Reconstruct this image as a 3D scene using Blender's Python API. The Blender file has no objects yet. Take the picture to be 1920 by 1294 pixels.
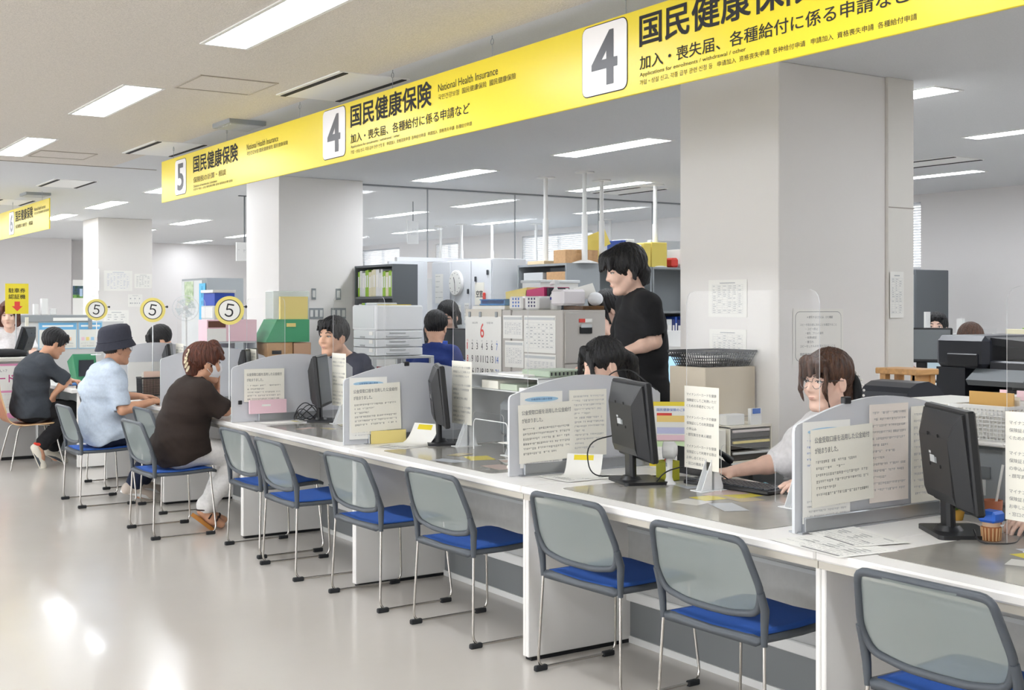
import bpy, bmesh, math, random
import numpy as np
from mathutils import Matrix, Vector

SC = bpy.context.scene
COL = SC.collection
PI = math.pi
rng = random.Random(7)
V = Vector

# ---------------------------------------------------------------- camera, sky, exposure
cam = bpy.data.cameras.new('camera')
cam.sensor_fit = 'HORIZONTAL'; cam.sensor_width = 36.0
cam.lens = 36.0 * 2297 / 1920
cam.shift_y = -70 / 1920
cam.clip_start = 0.05; cam.clip_end = 200
co = bpy.data.objects.new('camera', cam); COL.objects.link(co)
co.location = (0, 0, 1.455)
co.rotation_euler = (PI / 2, 0, -math.atan(1512 / 2297))
SC.camera = co
SC.view_settings.view_transform = 'Standard'
SC.view_settings.look = 'None'
SC.view_settings.gamma = 1
SC.view_settings.use_curve_mapping = False
SC.view_settings.exposure = 1.1
LAMP = 13.0
wd = bpy.data.worlds.new('daylight'); SC.world = wd; wd.use_nodes = True
wd.node_tree.nodes['Background'].inputs[0].default_value = (0.93, 0.96, 1.0, 1)
wd.node_tree.nodes['Background'].inputs[1].default_value = 2.6

# ---------------------------------------------------------------- materials
def lin(h):
    h = h.lstrip('#'); out = []
    for i in (0, 2, 4):
        c = int(h[i:i+2], 16) / 255
        out.append(c / 12.92 if c <= 0.04045 else ((c + 0.055) / 1.055) ** 2.4)
    return tuple(out) + (1,)

MATS = {}
def mat(name, col, rough=0.5, metal=0.0, spec=0.5, noise=0.0, nscale=40, bump=0.0, bscale=200, emit=0.0, stretch=None, col2=None):
    if name in MATS: return MATS[name]
    m = bpy.data.materials.new(name); m.use_nodes = True
    nt = m.node_tree; b = nt.nodes['Principled BSDF']
    c = lin(col)
    b.inputs['Base Color'].default_value = c
    b.inputs['Roughness'].default_value = rough
    b.inputs['Metallic'].default_value = metal
    b.inputs['Specular IOR Level'].default_value = spec
    if noise or bump or col2:
        tc = nt.nodes.new('ShaderNodeTexCoord')
        src = tc.outputs['Object']
        if stretch:
            mp = nt.nodes.new('ShaderNodeMapping'); mp.inputs['Scale'].default_value = stretch
            nt.links.new(src, mp.inputs[0]); src = mp.outputs[0]
    if noise or col2:
        n = nt.nodes.new('ShaderNodeTexNoise'); n.inputs['Scale'].default_value = nscale; n.inputs['Detail'].default_value = 4
        nt.links.new(src, n.inputs['Vector'])
        r = nt.nodes.new('ShaderNodeValToRGB')
        r.color_ramp.elements[0].position = 0.35; r.color_ramp.elements[1].position = 0.65
        if col2: r.color_ramp.elements[0].color = c; r.color_ramp.elements[1].color = lin(col2)
        else:
            r.color_ramp.elements[0].color = tuple(v * (1 - noise) for v in c[:3]) + (1,)
            r.color_ramp.elements[1].color = tuple(min(1, v * (1 + noise)) for v in c[:3]) + (1,)
        nt.links.new(n.outputs['Fac'], r.inputs[0]); nt.links.new(r.outputs[0], b.inputs['Base Color'])
    if bump:
        n2 = nt.nodes.new('ShaderNodeTexNoise'); n2.inputs['Scale'].default_value = bscale; n2.inputs['Detail'].default_value = 3
        nt.links.new(src, n2.inputs['Vector'])
        bp = nt.nodes.new('ShaderNodeBump'); bp.inputs['Strength'].default_value = bump; bp.inputs['Distance'].default_value = 0.01
        nt.links.new(n2.outputs['Fac'], bp.inputs['Height']); nt.links.new(bp.outputs[0], b.inputs['Normal'])
    if emit:
        b.inputs['Emission Color'].default_value = c; b.inputs['Emission Strength'].default_value = emit
    MATS[name] = m
    return m

def clear(name, col, clarity, rough=0.05, fres=True, spec=0.12):
    """thin see-through sheet: part of the light passes straight through, the rest is the sheet's own surface"""
    if name in MATS: return MATS[name]
    m = bpy.data.materials.new(name); m.use_nodes = True; nt = m.node_tree
    b = nt.nodes['Principled BSDF']; b.inputs['Base Color'].default_value = lin(col); b.inputs['Roughness'].default_value = rough
    b.inputs['Specular IOR Level'].default_value = 0.5
    t = nt.nodes.new('ShaderNodeBsdfTransparent'); mx = nt.nodes.new('ShaderNodeMixShader')
    out = nt.nodes['Material Output']
    mx.inputs[0].default_value = 1 - clarity
    nt.links.new(t.outputs[0], mx.inputs[1]); nt.links.new(b.outputs[0], mx.inputs[2])
    if fres:
        g = nt.nodes.new('ShaderNodeBsdfGlossy'); g.inputs['Roughness'].default_value = 0.02
        m2 = nt.nodes.new('ShaderNodeMixShader'); m2.inputs[0].default_value = 0.012
        nt.links.new(mx.outputs[0], m2.inputs[1]); nt.links.new(g.outputs[0], m2.inputs[2])
        nt.links.new(m2.outputs[0], out.inputs[0])
    else:
        nt.links.new(mx.outputs[0], out.inputs[0])
    MATS[name] = m
    return m

M_white = mat('white_laminate', '#efedea', 0.35)
M_offw = mat('off_white_plastic', '#e2e2e0', 0.4)
M_lgrey = mat('light_grey_plastic', '#c9cccd', 0.45)
M_grey = mat('grey_steel', '#969b9e', 0.45)
M_dgrey = mat('dark_grey_steel', '#62676b', 0.5)
M_beige = mat('beige_steel', '#bdb8b2', 0.45)
M_black = mat('black_plastic', '#1b1c1f', 0.4)
M_blackm = mat('black_matte', '#141518', 0.75)
M_char = mat('charcoal_plastic', '#33373e', 0.38)
M_chrome = mat('chrome_tube', '#c6c2bd', 0.18, 1.0)
M_alu = mat('aluminium', '#b4b7bb', 0.35, 0.85)
M_paper = mat('paper', '#f2f1ec', 0.8)
M_cream = mat('cream_paper', '#f3f0e4', 0.8)
M_nink = mat('notice_ink', '#9c9b98', 0.85)
M_ink = mat('black_ink', '#26262a', 0.8)
M_gink = mat('grey_ink', '#8b8b8c', 0.85)
M_link = mat('pale_ink', '#b9babd', 0.85)
M_yel = mat('sign_yellow', '#ecd632', 0.3)
M_paley = mat('pale_yellow_paper', '#f0dc8e', 0.7)
M_redp = mat('red_print', '#e2493f', 0.6)
M_bluep = mat('blue_print', '#3f6fc4', 0.6)
M_pblue = mat('pale_blue_print', '#a9cfe8', 0.7)
M_pink = mat('pink_card', '#f0cdd6', 0.7)
M_green = mat('green_plastic', '#4fa678', 0.5)
M_brown = mat('cardboard', '#c9a176', 0.8, noise=0.06)
M_rubber = mat('black_rubber', '#26282b', 0.8)
M_cgrey = mat('chair_grey_plastic', '#4f555c', 0.42)
M_blue = mat('blue_fabric', '#2757aa', 0.9, noise=0.10, nscale=700, bump=0.25, bscale=900)
M_mesh = clear('chair_mesh', '#9ca6a5', 0.40, 0.8, fres=False)
M_acr = clear('clear_acrylic', '#ffffff', 0.993, 0.05)
M_acre = clear('acrylic_edge', '#f8fafb', 0.20, 0.2)
M_frost = clear('frosted_acrylic', '#dcdee3', 0.22, 0.35)
M_froste = mat('frosted_edge', '#d9dcdf', 0.35)
M_glass = clear('partition_glass', '#eef4f8', 0.90, 0.03)
M_mat = mat('desk_mat', '#96938c', 0.12, noise=0.10, nscale=5)
M_wood = mat('light_wood', '#cf9f68', 0.45, noise=0.12, nscale=6, stretch=(1, 8, 8))
M_ply = mat('plywood_shell', '#b97a52', 0.35, noise=0.1, nscale=6, stretch=(8, 8, 1))
M_plye = mat('plywood_edge', '#dcb98a', 0.5)
M_screen = mat('lit_screen', '#9fc6e2', 0.3, emit=0.5)
M_screeng = mat('grey_screen', '#6d7274', 0.25)
M_skin = mat('skin', '#e3b497', 0.5, noise=0.04, nscale=30)
M_skin2 = mat('skin_tan', '#d39f80', 0.5, noise=0.04, nscale=30)
M_skinp = mat('skin_pale', '#efc8b4', 0.5, noise=0.04, nscale=30)
M_lip = mat('lips', '#d09a8c', 0.5)
M_eyew = mat('eye_white', '#e9e4df', 0.3)
M_iris = mat('iris', '#1c1412', 0.2)
M_hair = mat('black_hair', '#121114', 0.42, noise=0.5, nscale=14, bump=0.9, bscale=30, stretch=(6, 6, 1))
M_hairb = mat('brown_hair', '#4f3323', 0.42, noise=0.4, nscale=14, bump=0.9, bscale=30, stretch=(6, 6, 1))
M_hairr = mat('reddish_hair', '#5a2f1f', 0.45, noise=0.4, nscale=14, bump=0.9, bscale=30, stretch=(6, 6, 1))
BINDERS = [mat('binder_' + n, c, 0.5) for n, c in (('white', '#e6e7e6'), ('blue', '#2b4fa8'), ('green', '#9ac53e'), ('pale_blue', '#7ba6d8'),
           ('cream', '#e4ddbf'), ('pink', '#d98fa0'), ('navy', '#27346f'), ('grey', '#9a9ea2'))]

# ---------------------------------------------------------------- mesh builder
class MB:
    def __init__(s):
        s.v = []; s.f = []; s.fm = []; s.fs = []; s.mats = []; s.M = Matrix.Identity(4)
    def mi(s, m):
        if m not in s.mats: s.mats.append(m)
        return s.mats.index(m)
    def add(s, vs, fs, m, smooth=False):
        b = len(s.v); M = s.M
        s.v.extend([tuple(M @ V(p)) for p in vs]); k = s.mi(m)
        for f in fs:
            s.f.append(tuple(b + i for i in f)); s.fm.append(k); s.fs.append(smooth)
        return s
    def box(s, x0, x1, y0, y1, z0, z1, m, b=0.0):
        if x1 < x0: x0, x1 = x1, x0
        if y1 < y0: y0, y1 = y1, y0
        if z1 < z0: z0, z1 = z1, z0
        b = min(b, (x1-x0)*.45, (y1-y0)*.45, (z1-z0)*.45)
        if b <= 0:
            vs = [(x, y, z) for x in (x0, x1) for y in (y0, y1) for z in (z0, z1)]
            return s.add(vs, [(0,1,3,2),(4,6,7,5),(0,4,5,1),(2,3,7,6),(0,2,6,4),(1,5,7,3)], m)
        vs = []; idx = {}
        lo = (x0, y0, z0); hi = (x1, y1, z1)
        for c in [(i, j, k) for i in (0,1) for j in (0,1) for k in (0,1)]:
            for a in range(3):
                p = []
                for q in range(3):
                    base = hi[q] if c[q] else lo[q]
                    p.append(base if q == a else base + (-b if c[q] else b))
                idx[(c, a)] = len(vs); vs.append(tuple(p))
        fs = []
        for a in range(3):
            o1, o2 = (a+1) % 3, (a+2) % 3
            for sd in (0, 1):
                q = []
                for (i, j) in ((0,0),(1,0),(1,1),(0,1)):
                    c = [0,0,0]; c[a] = sd; c[o1] = i; c[o2] = j
                    q.append(idx[(tuple(c), a)])
                fs.append(tuple(q if sd else q[::-1]))
            for i in (0,1):
                for j in (0,1):
                    c0 = [0,0,0]; c0[o1] = i; c0[o2] = j; c1 = list(c0); c1[a] = 1
                    c0 = tuple(c0); c1 = tuple(c1)
                    q = (idx[(c0,o1)], idx[(c1,o1)], idx[(c1,o2)], idx[(c0,o2)])
                    fs.append(q if (i == j) else q[::-1])
        for c in [(i, j, k) for i in (0,1) for j in (0,1) for k in (0,1)]:
            t = (idx[(c,0)], idx[(c,1)], idx[(c,2)])
            fs.append(t if sum(c) % 2 else t[::-1])
        return s.add(vs, fs, m)
    def bar(s, p0, p1, w, h, m, up=(0,0,1), b=0.0):
        p0 = V(p0); p1 = V(p1); d = p1 - p0; L = d.length; d.normalize()
        u = V(up); 
        if abs(u.dot(d)) > 0.98: u = V((1,0,0))
        r = d.cross(u).normalized(); u = r.cross(d)
        old = s.M; s.M = old @ Matrix(((r.x,d.x,u.x,p0.x),(r.y,d.y,u.y,p0.y),(r.z,d.z,u.z,p0.z),(0,0,0,1)))
        s.box(-w/2, w/2, 0, L, -h/2, h/2, m, b); s.M = old
        return s
    def cyl(s, p0, p1, r0, m, r1=None, seg=16, caps=True, smooth=True):
        r1 = r0 if r1 is None else r1
        p0 = V(p0); p1 = V(p1); d = (p1-p0).normalized()
        a = V((1,0,0)) if abs(d.x) < 0.9 else V((0,1,0))
        u = d.cross(a).normalized(); w = d.cross(u)
        ring = [(math.cos(t), math.sin(t)) for t in [2*PI*i/seg for i in range(seg)]]
        vs = [tuple(p0 + u*(c*r0) + w*(q*r0)) for c, q in ring] + [tuple(p1 + u*(c*r1) + w*(q*r1)) for c, q in ring]
        s.add(vs, [(i, (i+1) % seg, seg+(i+1) % seg, seg+i) for i in range(seg)], m, smooth)
        if caps: s.add(vs, [tuple(range(seg))[::-1], tuple(range(seg, 2*seg))], m)
        return s
    def tube(s, pts, r, m, seg=8, closed=False, sq=None, flat=1.0):
        """swept round tube (flat < 1 squashes the section along the local up)"""
        pts = [V(p) for p in pts]; n = len(pts); rs = r if isinstance(r, (list, tuple)) else [r]*n
        tang = []
        for i in range(n):
            if closed: t = pts[(i+1) % n] - pts[i-1]
            else: t = pts[min(i+1, n-1)] - pts[max(i-1, 0)]
            tang.append(t.normalized())
        a = V((0,0,1)) if abs(tang[0].z) < 0.9 else V((1,0,0))
        if sq: a = V(sq)
        u = tang[0].cross(a).normalized(); vs = []
        for i in range(n):
            u = (u - tang[i]*u.dot(tang[i])).normalized(); w = tang[i].cross(u)
            for k in range(seg):
                t = 2*PI*(k+.5)/seg
                vs.append(tuple(pts[i] + u*(math.cos(t)*rs[i]) + w*(math.sin(t)*rs[i]*flat)))
        fs = []
        for i in range(n if closed else n-1):
            j = (i+1) % n
            for k in range(seg):
                fs.append((i*seg+k, i*seg+(k+1) % seg, j*seg+(k+1) % seg, j*seg+k))
        s.add(vs, fs, m, True)
        if not closed: s.add(vs, [tuple(range(seg))[::-1], tuple(range((n-1)*seg, n*seg))], m)
        return s
    def lathe(s, prof, m, c=(0,0,0), seg=20, smooth=True):
        vs = []
        for r, z in prof:
            for k in range(seg):
                t = 2*PI*k/seg; vs.append((c[0]+r*math.cos(t), c[1]+r*math.sin(t), c[2]+z))
        fs = []
        for i in range(len(prof)-1):
            for k in range(seg):
                fs.append((i*seg+k, i*seg+(k+1) % seg, (i+1)*seg+(k+1) % seg, (i+1)*seg+k))
        s.add(vs, fs, m, smooth)
        s.add(vs, [tuple(range(seg))[::-1], tuple(range((len(prof)-1)*seg, len(prof)*seg))], m)
        return s
    def sphere(s, c, r, m, seg=16, rings=10):
        r = (r, r, r) if isinstance(r, (int, float)) else r
        vs = []; fs = []
        for i in range(rings+1):
            a = PI*i/rings - PI/2
            for k in range(seg):
                t = 2*PI*k/seg
                vs.append((c[0]+r[0]*math.cos(a)*math.cos(t), c[1]+r[1]*math.cos(a)*math.sin(t), c[2]+r[2]*math.sin(a)))
        for i in range(rings):
            for k in range(seg):
                fs.append((i*seg+k, i*seg+(k+1) % seg, (i+1)*seg+(k+1) % seg, (i+1)*seg+k))
        return s.add(vs, fs, m, True)
    def prism(s, poly, F, t, m, me=None):
        """polygon (u, v) in frame F, thickness t along the frame's normal (from 0 to -t)"""
        n = len(poly)
        vs = [tuple(F @ V((u, w, 0))) for u, w in poly] + [tuple(F @ V((u, w, -t))) for u, w in poly]
        s.add(vs, [tuple(range(n)), tuple(range(n, 2*n))[::-1]], m)
        s.add(vs, [(i, i+n, (i+1) % n + n, (i+1) % n) for i in range(n)], me or m)
        return s
    def quad(s, F, u0, u1, w0, w1, m, off=0.0006):
        return s.add([tuple(F @ V(p)) for p in ((u0,w0,off),(u1,w0,off),(u1,w1,off),(u0,w1,off))], [(0,1,2,3)], m)
    def text(s, body, F, x, y, w, h, m, bold=0.0, off=0.0009):
        """lettering stretched to the box (x, y, w, h) of frame F"""
        vs, fs = glyphs(body, 0)
        xs = [p[0] for p in vs]; ys = [p[1] for p in vs]
        sx = w/(max(xs)-min(xs)); sy = h/(max(ys)-min(ys)); x0 = min(xs); y0 = min(ys)
        d = bold*.55
        for q, (i, j) in enumerate(((0,0),(d,d),(-d,d),(d,-d),(-d,-d)) if bold else ((0,0),)):
            s.add([tuple(F @ V((x+(p[0]-x0+i)*sx, y+(p[1]-y0+j)*sy, off+q*.00008))) for p in vs], fs, m)
        return s
    def build(s, name, parent=None, label=None, cat=None, group=None, kind=None, base=True):
        me = bpy.data.meshes.new(name)
        vs = s.v; loc = V((0,0,0))
        if parent is None and base and vs:
            xs = [p[0] for p in vs]; ys = [p[1] for p in vs]; zs = [p[2] for p in vs]
            loc = V(((min(xs)+max(xs))/2, (min(ys)+max(ys))/2, min(zs)))
            vs = [(p[0]-loc.x, p[1]-loc.y, p[2]-loc.z) for p in vs]
        elif parent is not None and parent.get('world'):
            l = root_loc(parent)
            vs = [(p[0]-l.x, p[1]-l.y, p[2]-l.z) for p in vs]
        me.from_pydata(vs, [], s.f)
        for m in s.mats: me.materials.append(m)
        me.polygons.foreach_set('material_index', s.fm)
        me.polygons.foreach_set('use_smooth', s.fs)
        me.update()
        o = bpy.data.objects.new(name, me); COL.objects.link(o); o.location = loc
        if parent is not None:
            o.parent = parent
            if parent.get('world'): o['world'] = 1
        return tag(o, label, cat, group, kind)

def root_loc(o):
    l = V((0,0,0))
    while o is not None: l = l + o.location; o = o.parent
    return l

def tag(o, label=None, cat=None, group=None, kind=None):
    if label: o['label'] = label
    if cat: o['category'] = cat
    if group: o['group'] = group
    if kind: o['kind'] = kind
    return o

def thing(name, label, cat, loc=(0,0,0), rz=0.0, group=None, world=True):
    """Empty at the thing's base; with world=True its parts' meshes are given in room coordinates"""
    o = bpy.data.objects.new(name, None); COL.objects.link(o); o.empty_display_size = 0.1
    o.location = loc; o.rotation_euler = (0, 0, rz)
    if world and not rz: o['world'] = 1
    return tag(o, label, cat, group)

def dup(o, label=None, loc=None, rz=None, parent=None):
    c = o.copy(); COL.objects.link(c); c.parent = parent
    if label: c['label'] = label
    if loc is not None: c.location = loc
    if rz is not None: c.rotation_euler = (0, 0, rz)
    for ch in list(o.children): dup(ch, parent=c)
    return c

GL = {}
def glyphs(body, bold):
    k = (body, bold)
    if k in GL: return GL[k]
    c = bpy.data.curves.new('letters', 'FONT'); c.body = body; c.size = 1; c.offset = bold; c.resolution_u = 3
    o = bpy.data.objects.new('letters', c); COL.objects.link(o)
    dg = bpy.context.evaluated_depsgraph_get()
    me = bpy.data.meshes.new_from_object(o.evaluated_get(dg))
    GL[k] = ([tuple(v.co) for v in me.vertices], [tuple(p.vertices) for p in me.polygons])
    bpy.data.objects.remove(o); bpy.data.curves.remove(c); bpy.data.meshes.remove(me)
    return GL[k]

def frame(o, ux, uy):
    ux = V(ux).normalized(); uy = V(uy); uy = (uy - ux*uy.dot(ux)).normalized(); n = ux.cross(uy)
    return Matrix(((ux.x,uy.x,n.x,o[0]),(ux.y,uy.y,n.y,o[1]),(ux.z,uy.z,n.z,o[2]),(0,0,0,1)))
def FX(x, y, z): return frame((x,y,z), (0,-1,0), (0,0,1))     # faces the hall (-x)
def FY(x, y, z): return frame((x,y,z), (1,0,0), (0,0,1))      # faces -y
def FZ(x, y, z, a=0.0): return frame((x,y,z), (math.cos(a), math.sin(a), 0), (-math.sin(a), math.cos(a), 0))

def greek(mb, F, x, y, w, rows, pitch, lh, m, seed=0, fill=0.9):
    """rows of small broken strokes, print too fine to read"""
    r = random.Random(seed)
    for i in range(rows):
        yy = y - i*pitch; u = x; end = x + w*(1 if r.random() < .75 else r.uniform(.3, .8))
        while u < end:
            l = lh*r.uniform(.6, 1.1)
            if r.random() < fill:
                e_ = min(u+l, end); t_ = lh*.17
                for q in range(r.choice((1, 2, 3))): z_ = yy-lh*(.05+.4*q+r.uniform(0, .1)); mb.quad(F, u, e_, z_-t_, z_, m)
                for q in range(r.choice((0, 1, 1, 2))): a_ = u+(e_-u)*r.uniform(.05, .8); mb.quad(F, a_, min(a_+t_, e_), yy-lh, yy, m)
            u += l + lh*.3
    return mb

def table_grid(mb, F, x, y, w, h, nx, ny, m, t=0.0012, seed=1, fill=True):
    for i in range(ny+1): mb.quad(F, x, x+w, y+h*i/ny-t/2, y+h*i/ny+t/2, m)
    for i in range(nx+1): mb.quad(F, x+w*i/nx-t/2, x+w*i/nx+t/2, y, y+h, m)
    if fill:
        r = random.Random(seed)
        for i in range(nx):
            for j in range(ny):
                if r.random() < .7:
                    a = x+w*(i+.15)/nx; mb.quad(F, a, a+w/nx*r.uniform(.3,.7), y+h*(j+.35)/ny, y+h*(j+.62)/ny, m)
    return mb

def sheet(mb, F, w, h, m, t=0.0008):
    return mb.prism([(0,0),(w,0),(w,h),(0,h)], F, t, m)

def fillet(pts, r, n=5, closed=False):
    pts = [V(p) for p in pts]; out = []
    N = len(pts)
    for i in range(N):
        if not closed and i in (0, N-1): out.append(pts[i]); continue
        a, p, b = pts[i-1], pts[i], pts[(i+1) % N]
        d1 = (a-p); d2 = (b-p); rr = min(r, d1.length*.49, d2.length*.49)
        s, e = p+d1.normalized()*rr, p+d2.normalized()*rr
        for k in range(n+1):
            t = k/n; out.append(s*(1-t)**2 + p*2*t*(1-t) + e*t*t)
    return out

def rrect(w, h, r, n=4, x=0, y=0):
    out = []
    for cx, cy, a in ((w-r, r, -PI/2), (w-r, h-r, 0), (r, h-r, PI/2), (r, r, PI)):
        for k in range(n+1):
            t = a + PI/2*k/n; out.append((x+cx+r*math.cos(t), y+cy+r*math.sin(t)))
    return out
# ---------------------------------------------------------------- the room
H = 2.70
def wallbox(name, x0, x1, y0, y1, z0, z1, m, b=0):
    return MB().box(x0, x1, y0, y1, z0, z1, m, b).build(name, kind='structure')

def floor_material():
    m = mat('vinyl_floor', '#d8d2cb', 0.2)
    nt = m.node_tree; b = nt.nodes['Principled BSDF']
    b.inputs['Specular IOR Level'].default_value = 0.55
    b.inputs['Coat Weight'].default_value = 0.12; b.inputs['Coat Roughness'].default_value = 0.06
    tc = nt.nodes.new('ShaderNodeTexCoord')
    n = nt.nodes.new('ShaderNodeTexNoise'); n.inputs['Scale'].default_value = 2.2; n.inputs['Detail'].default_value = 6
    r = nt.nodes.new('ShaderNodeValToRGB'); r.color_ramp.elements[0].color = lin('#c9c3bb'); r.color_ramp.elements[1].color = lin('#d1ccc5')
    nt.links.new(tc.outputs['Object'], n.inputs[0]); nt.links.new(n.outputs[0], r.inputs[0]); nt.links.new(r.outputs[0], b.inputs['Base Color'])
    return m
M_ceilp = mat('ceiling_board_cream', '#dcd6ce', 0.9, noise=0.08, nscale=130, bump=0.3, bscale=160)
M_ceilo = mat('ceiling_board_white', '#d9dbde', 0.9, noise=0.03, nscale=160)
M_wall = mat('painted_wall', '#dbd8d7', 0.7)
M_col = mat('column_paint', '#e9e6e3', 0.55)
M_line = mat('ceiling_joint', '#a39c94', 0.8)
wallbox('floor', -9, 11.3, -6.2, 23.7, -0.1, 0, floor_material())
mb = MB()
mb.box(-9, 3.0, -6.2, 11.0, H, H+.1, M_ceilp); mb.box(-9, 3.0, 11.0, 23.7, H, H+.1, M_ceilo); mb.box(3.0, 11.3, -6.2, 23.7, H, H+.1, M_ceilo)
mb.box(-9, 3.4, 11.0, 11.02, H-.004, H+.02, M_line); mb.box(-9, 3.0, 15.9, 15.92, H-.004, H+.02, M_line)
mb.build('ceiling', kind='structure')
wallbox('wall_end', -9, 11.3, 23.5, 23.7, 0, H, M_wall)
wallbox('wall_end_return', -9, 5.53, 22.9, 23.49, 0, H, M_wall)
wallbox('wall_south', -9, 11.3, -6.2, -6.0, 0, H, M_wall)
# hall side (west): never in view; openings between piers added to let world light in
mb = MB()
mb.box(-9.2, -9, -6.2, 23.7, 0, .5, M_wall)
for k in range(8): mb.box(-9.2, -9, -6.2+k*4.2, -5.4+k*4.2, .5, H, M_wall)
mb.build('wall_west', kind='structure')
# window wall (east): daylight behind blinds
M_blind = clear('blind_slats', '#f1f3f5', 0.25, 0.6, fres=False)
wins = [(8.78, 9.9, 1.88, 2.62), (14.75, 16.65, 1.1, 2.62), (18.7, 19.5, 1.1, 2.62), (20.9, 22.5, 1.1, 2.62), (3.2, 4.6, 1.1, 2.62)]
mb = MB()
ys = sorted(wins)
y = -6.2
for (a, b, z0, z1) in ys:
    mb.box(11.16, 11.36, y, a, 0, H, M_wall); mb.box(11.16, 11.36, a, b, 0, z0, M_wall); mb.box(11.16, 11.36, a, b, z1, H, M_wall); y = b
mb.box(11.16, 11.36, y, 23.7, 0, H, M_wall)
mb.build('wall_east', kind='structure')
for i, (a, b, z0, z1) in enumerate(ys):
    w = MB(); e = .03
    w.box(11.2, 11.25, a, a+e, z0, z1, M_alu).box(11.2, 11.25, b-e, b, z0, z1, M_alu).box(11.2, 11.25, a, b, z0, z0+e, M_alu).box(11.2, 11.25, a, b, z1-e, z1, M_alu)
    w.box(11.2, 11.25, (a+b)/2-.015, (a+b)/2+.015, z0, z1, M_alu)
    wo = w.build('window_%d' % (i+1), kind='structure')
    wo['world'] = 1
    MB().box(11.22, 11.23, a, b, z0, z1, M_glass).build('window_pane', wo)
    bl = MB()
    n = int((z1-z0)/.03)
    for k in range(n):
        zz = z1-.02-k*.03
        bl.box(11.168, 11.19, a+.01, b-.01, zz-.024, zz, M_blind)
    bl.build('window_blind', tag(thing('blind', 'white slatted blind over the window in the far painted wall' if i != 1 else 'white slatted blind beside the grey panel behind the thick column', 'blind', (11.18, (a+b)/2, z0)), group='white window blinds' if i != 1 else None))

# columns
def column(n, y0, y1, x1, box=None):
    mb = MB().box(4.52, x1, y0, y1, 0, H, M_col, .004)
    if box: mb.box(*box)
    mb.build('column', kind='structure')
column(1, 4.42, 5.17, 5.325, (5.325, 5.535, 4.40, 5.0, 0, H, mat('column_box', '#e4e1db', 0.4), .003))
column(2, 10.87, 11.70, 5.40)
column(3, 17.25, 18.05, 5.27)
MB().box(5.326, 5.535, 4.397, 4.3995, 1.995, 2.0, M_line).build('trim_1', kind='structure')

# glass partition across the office
M_fr = mat('partition_frame', '#e9ebee', 0.4)
M_frd = mat('partition_joint', '#8d9195', 0.4)
mb = MB()
mb.box(5.9, 11.16, 11.10, 11.16, 1.93, 1.975, M_fr, .004); mb.box(5.41, 11.16, 11.10, 11.16, 2.685, 2.70, M_frd)
for x in (6.27, 7.36, 8.5, 9.3, 10.2): mb.box(x-.003, x+.003, 11.115, 11.135, 1.975, 2.685, M_frd)
mb.box(5.41, 5.44, 11.10, 11.16, 0, 2.69, M_fr)
mb.build('wall_partition_frame', kind='structure')
MB().box(5.41, 11.16, 11.12, 11.128, 1.975, 2.685, M_glass).build('wall_partition_glass', kind='structure')
MB().box(7.4, 11.16, 11.10, 11.16, 0, 1.93, mat('partition_panel', '#d9d6d3', 0.5)).build('wall_partition_panel', kind='structure')

# ---------------------------------------------------------------- ceiling lights
M_tube = mat('lamp_diffuser', '#f6faff', 0.4, emit=LAMP)
M_lfr = mat('lamp_frame', '#f0f0ee', 0.4)
lights = []
for x in (-6.2, -3.45, -.7, 2.06):
    for y in (-3.1, -.6, 1.9, 4.4, 6.9, 9.4, 12.0, 14.5, 17.0, 19.5, 22):
        lights.append((x, y, .20))
for y in (12.0, 14.5, 16.85, 19.4): lights.append((4.05, y, .2))
for y in (-1.9, .6, 3.2, 4.45, 6.95, 9.35, 13.0, 16.85, 19.4): lights.append((5.88, y, .22) if y != 3.2 else (5.88, 1.9, .22))
for y in (-.6, 1.9, 4.45, 6.9, 9.37, 11.8, 13.85, 17.4, 19.7, 21.95): lights.append((7.75, y, .16))
for y in (1.9, 4.4, 6.95, 9.4, 11.84, 14.4, 17, 19.5): lights.append((9.65, y, .16))
proto = None
for i, (x, y, w) in enumerate(lights):
    if proto is None or proto['w'] != w:
        proto = thing('ceiling_light', '', 'ceiling light', (x, y+.6, H), world=False); proto['w'] = w
        f = MB()
        f.box(-w/2-.02, -w/2, -.62, .62, -.006, .004, M_lfr).box(w/2, w/2+.02, -.62, .62, -.006, .004, M_lfr)
        f.box(-w/2, w/2, -.62, -.6, -.006, .004, M_lfr).box(-w/2, w/2, .6, .62, -.006, .004, M_lfr)
        f.build('frame', proto)
        MB().box(-w/2, w/2, -.6, .6, -.003, .004, M_tube).build('diffuser', proto)
        o = proto
    else:
        o = dup(proto, loc=(x, y+.6, H))
    o['group'] = 'long recessed ceiling lights'
    inpub = x < 3
    o['label'] = 'long recessed white light in the cream ceiling over the public hall' if inpub else \
        ('long recessed light in the office ceiling beyond the square columns' if x < 4.5 else 'long recessed white light in the white office ceiling behind the counter')
    o['group'] = 'hall ceiling lights' if inpub else ('lights beyond the columns' if x < 4.5 else 'office ceiling lights')

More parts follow.
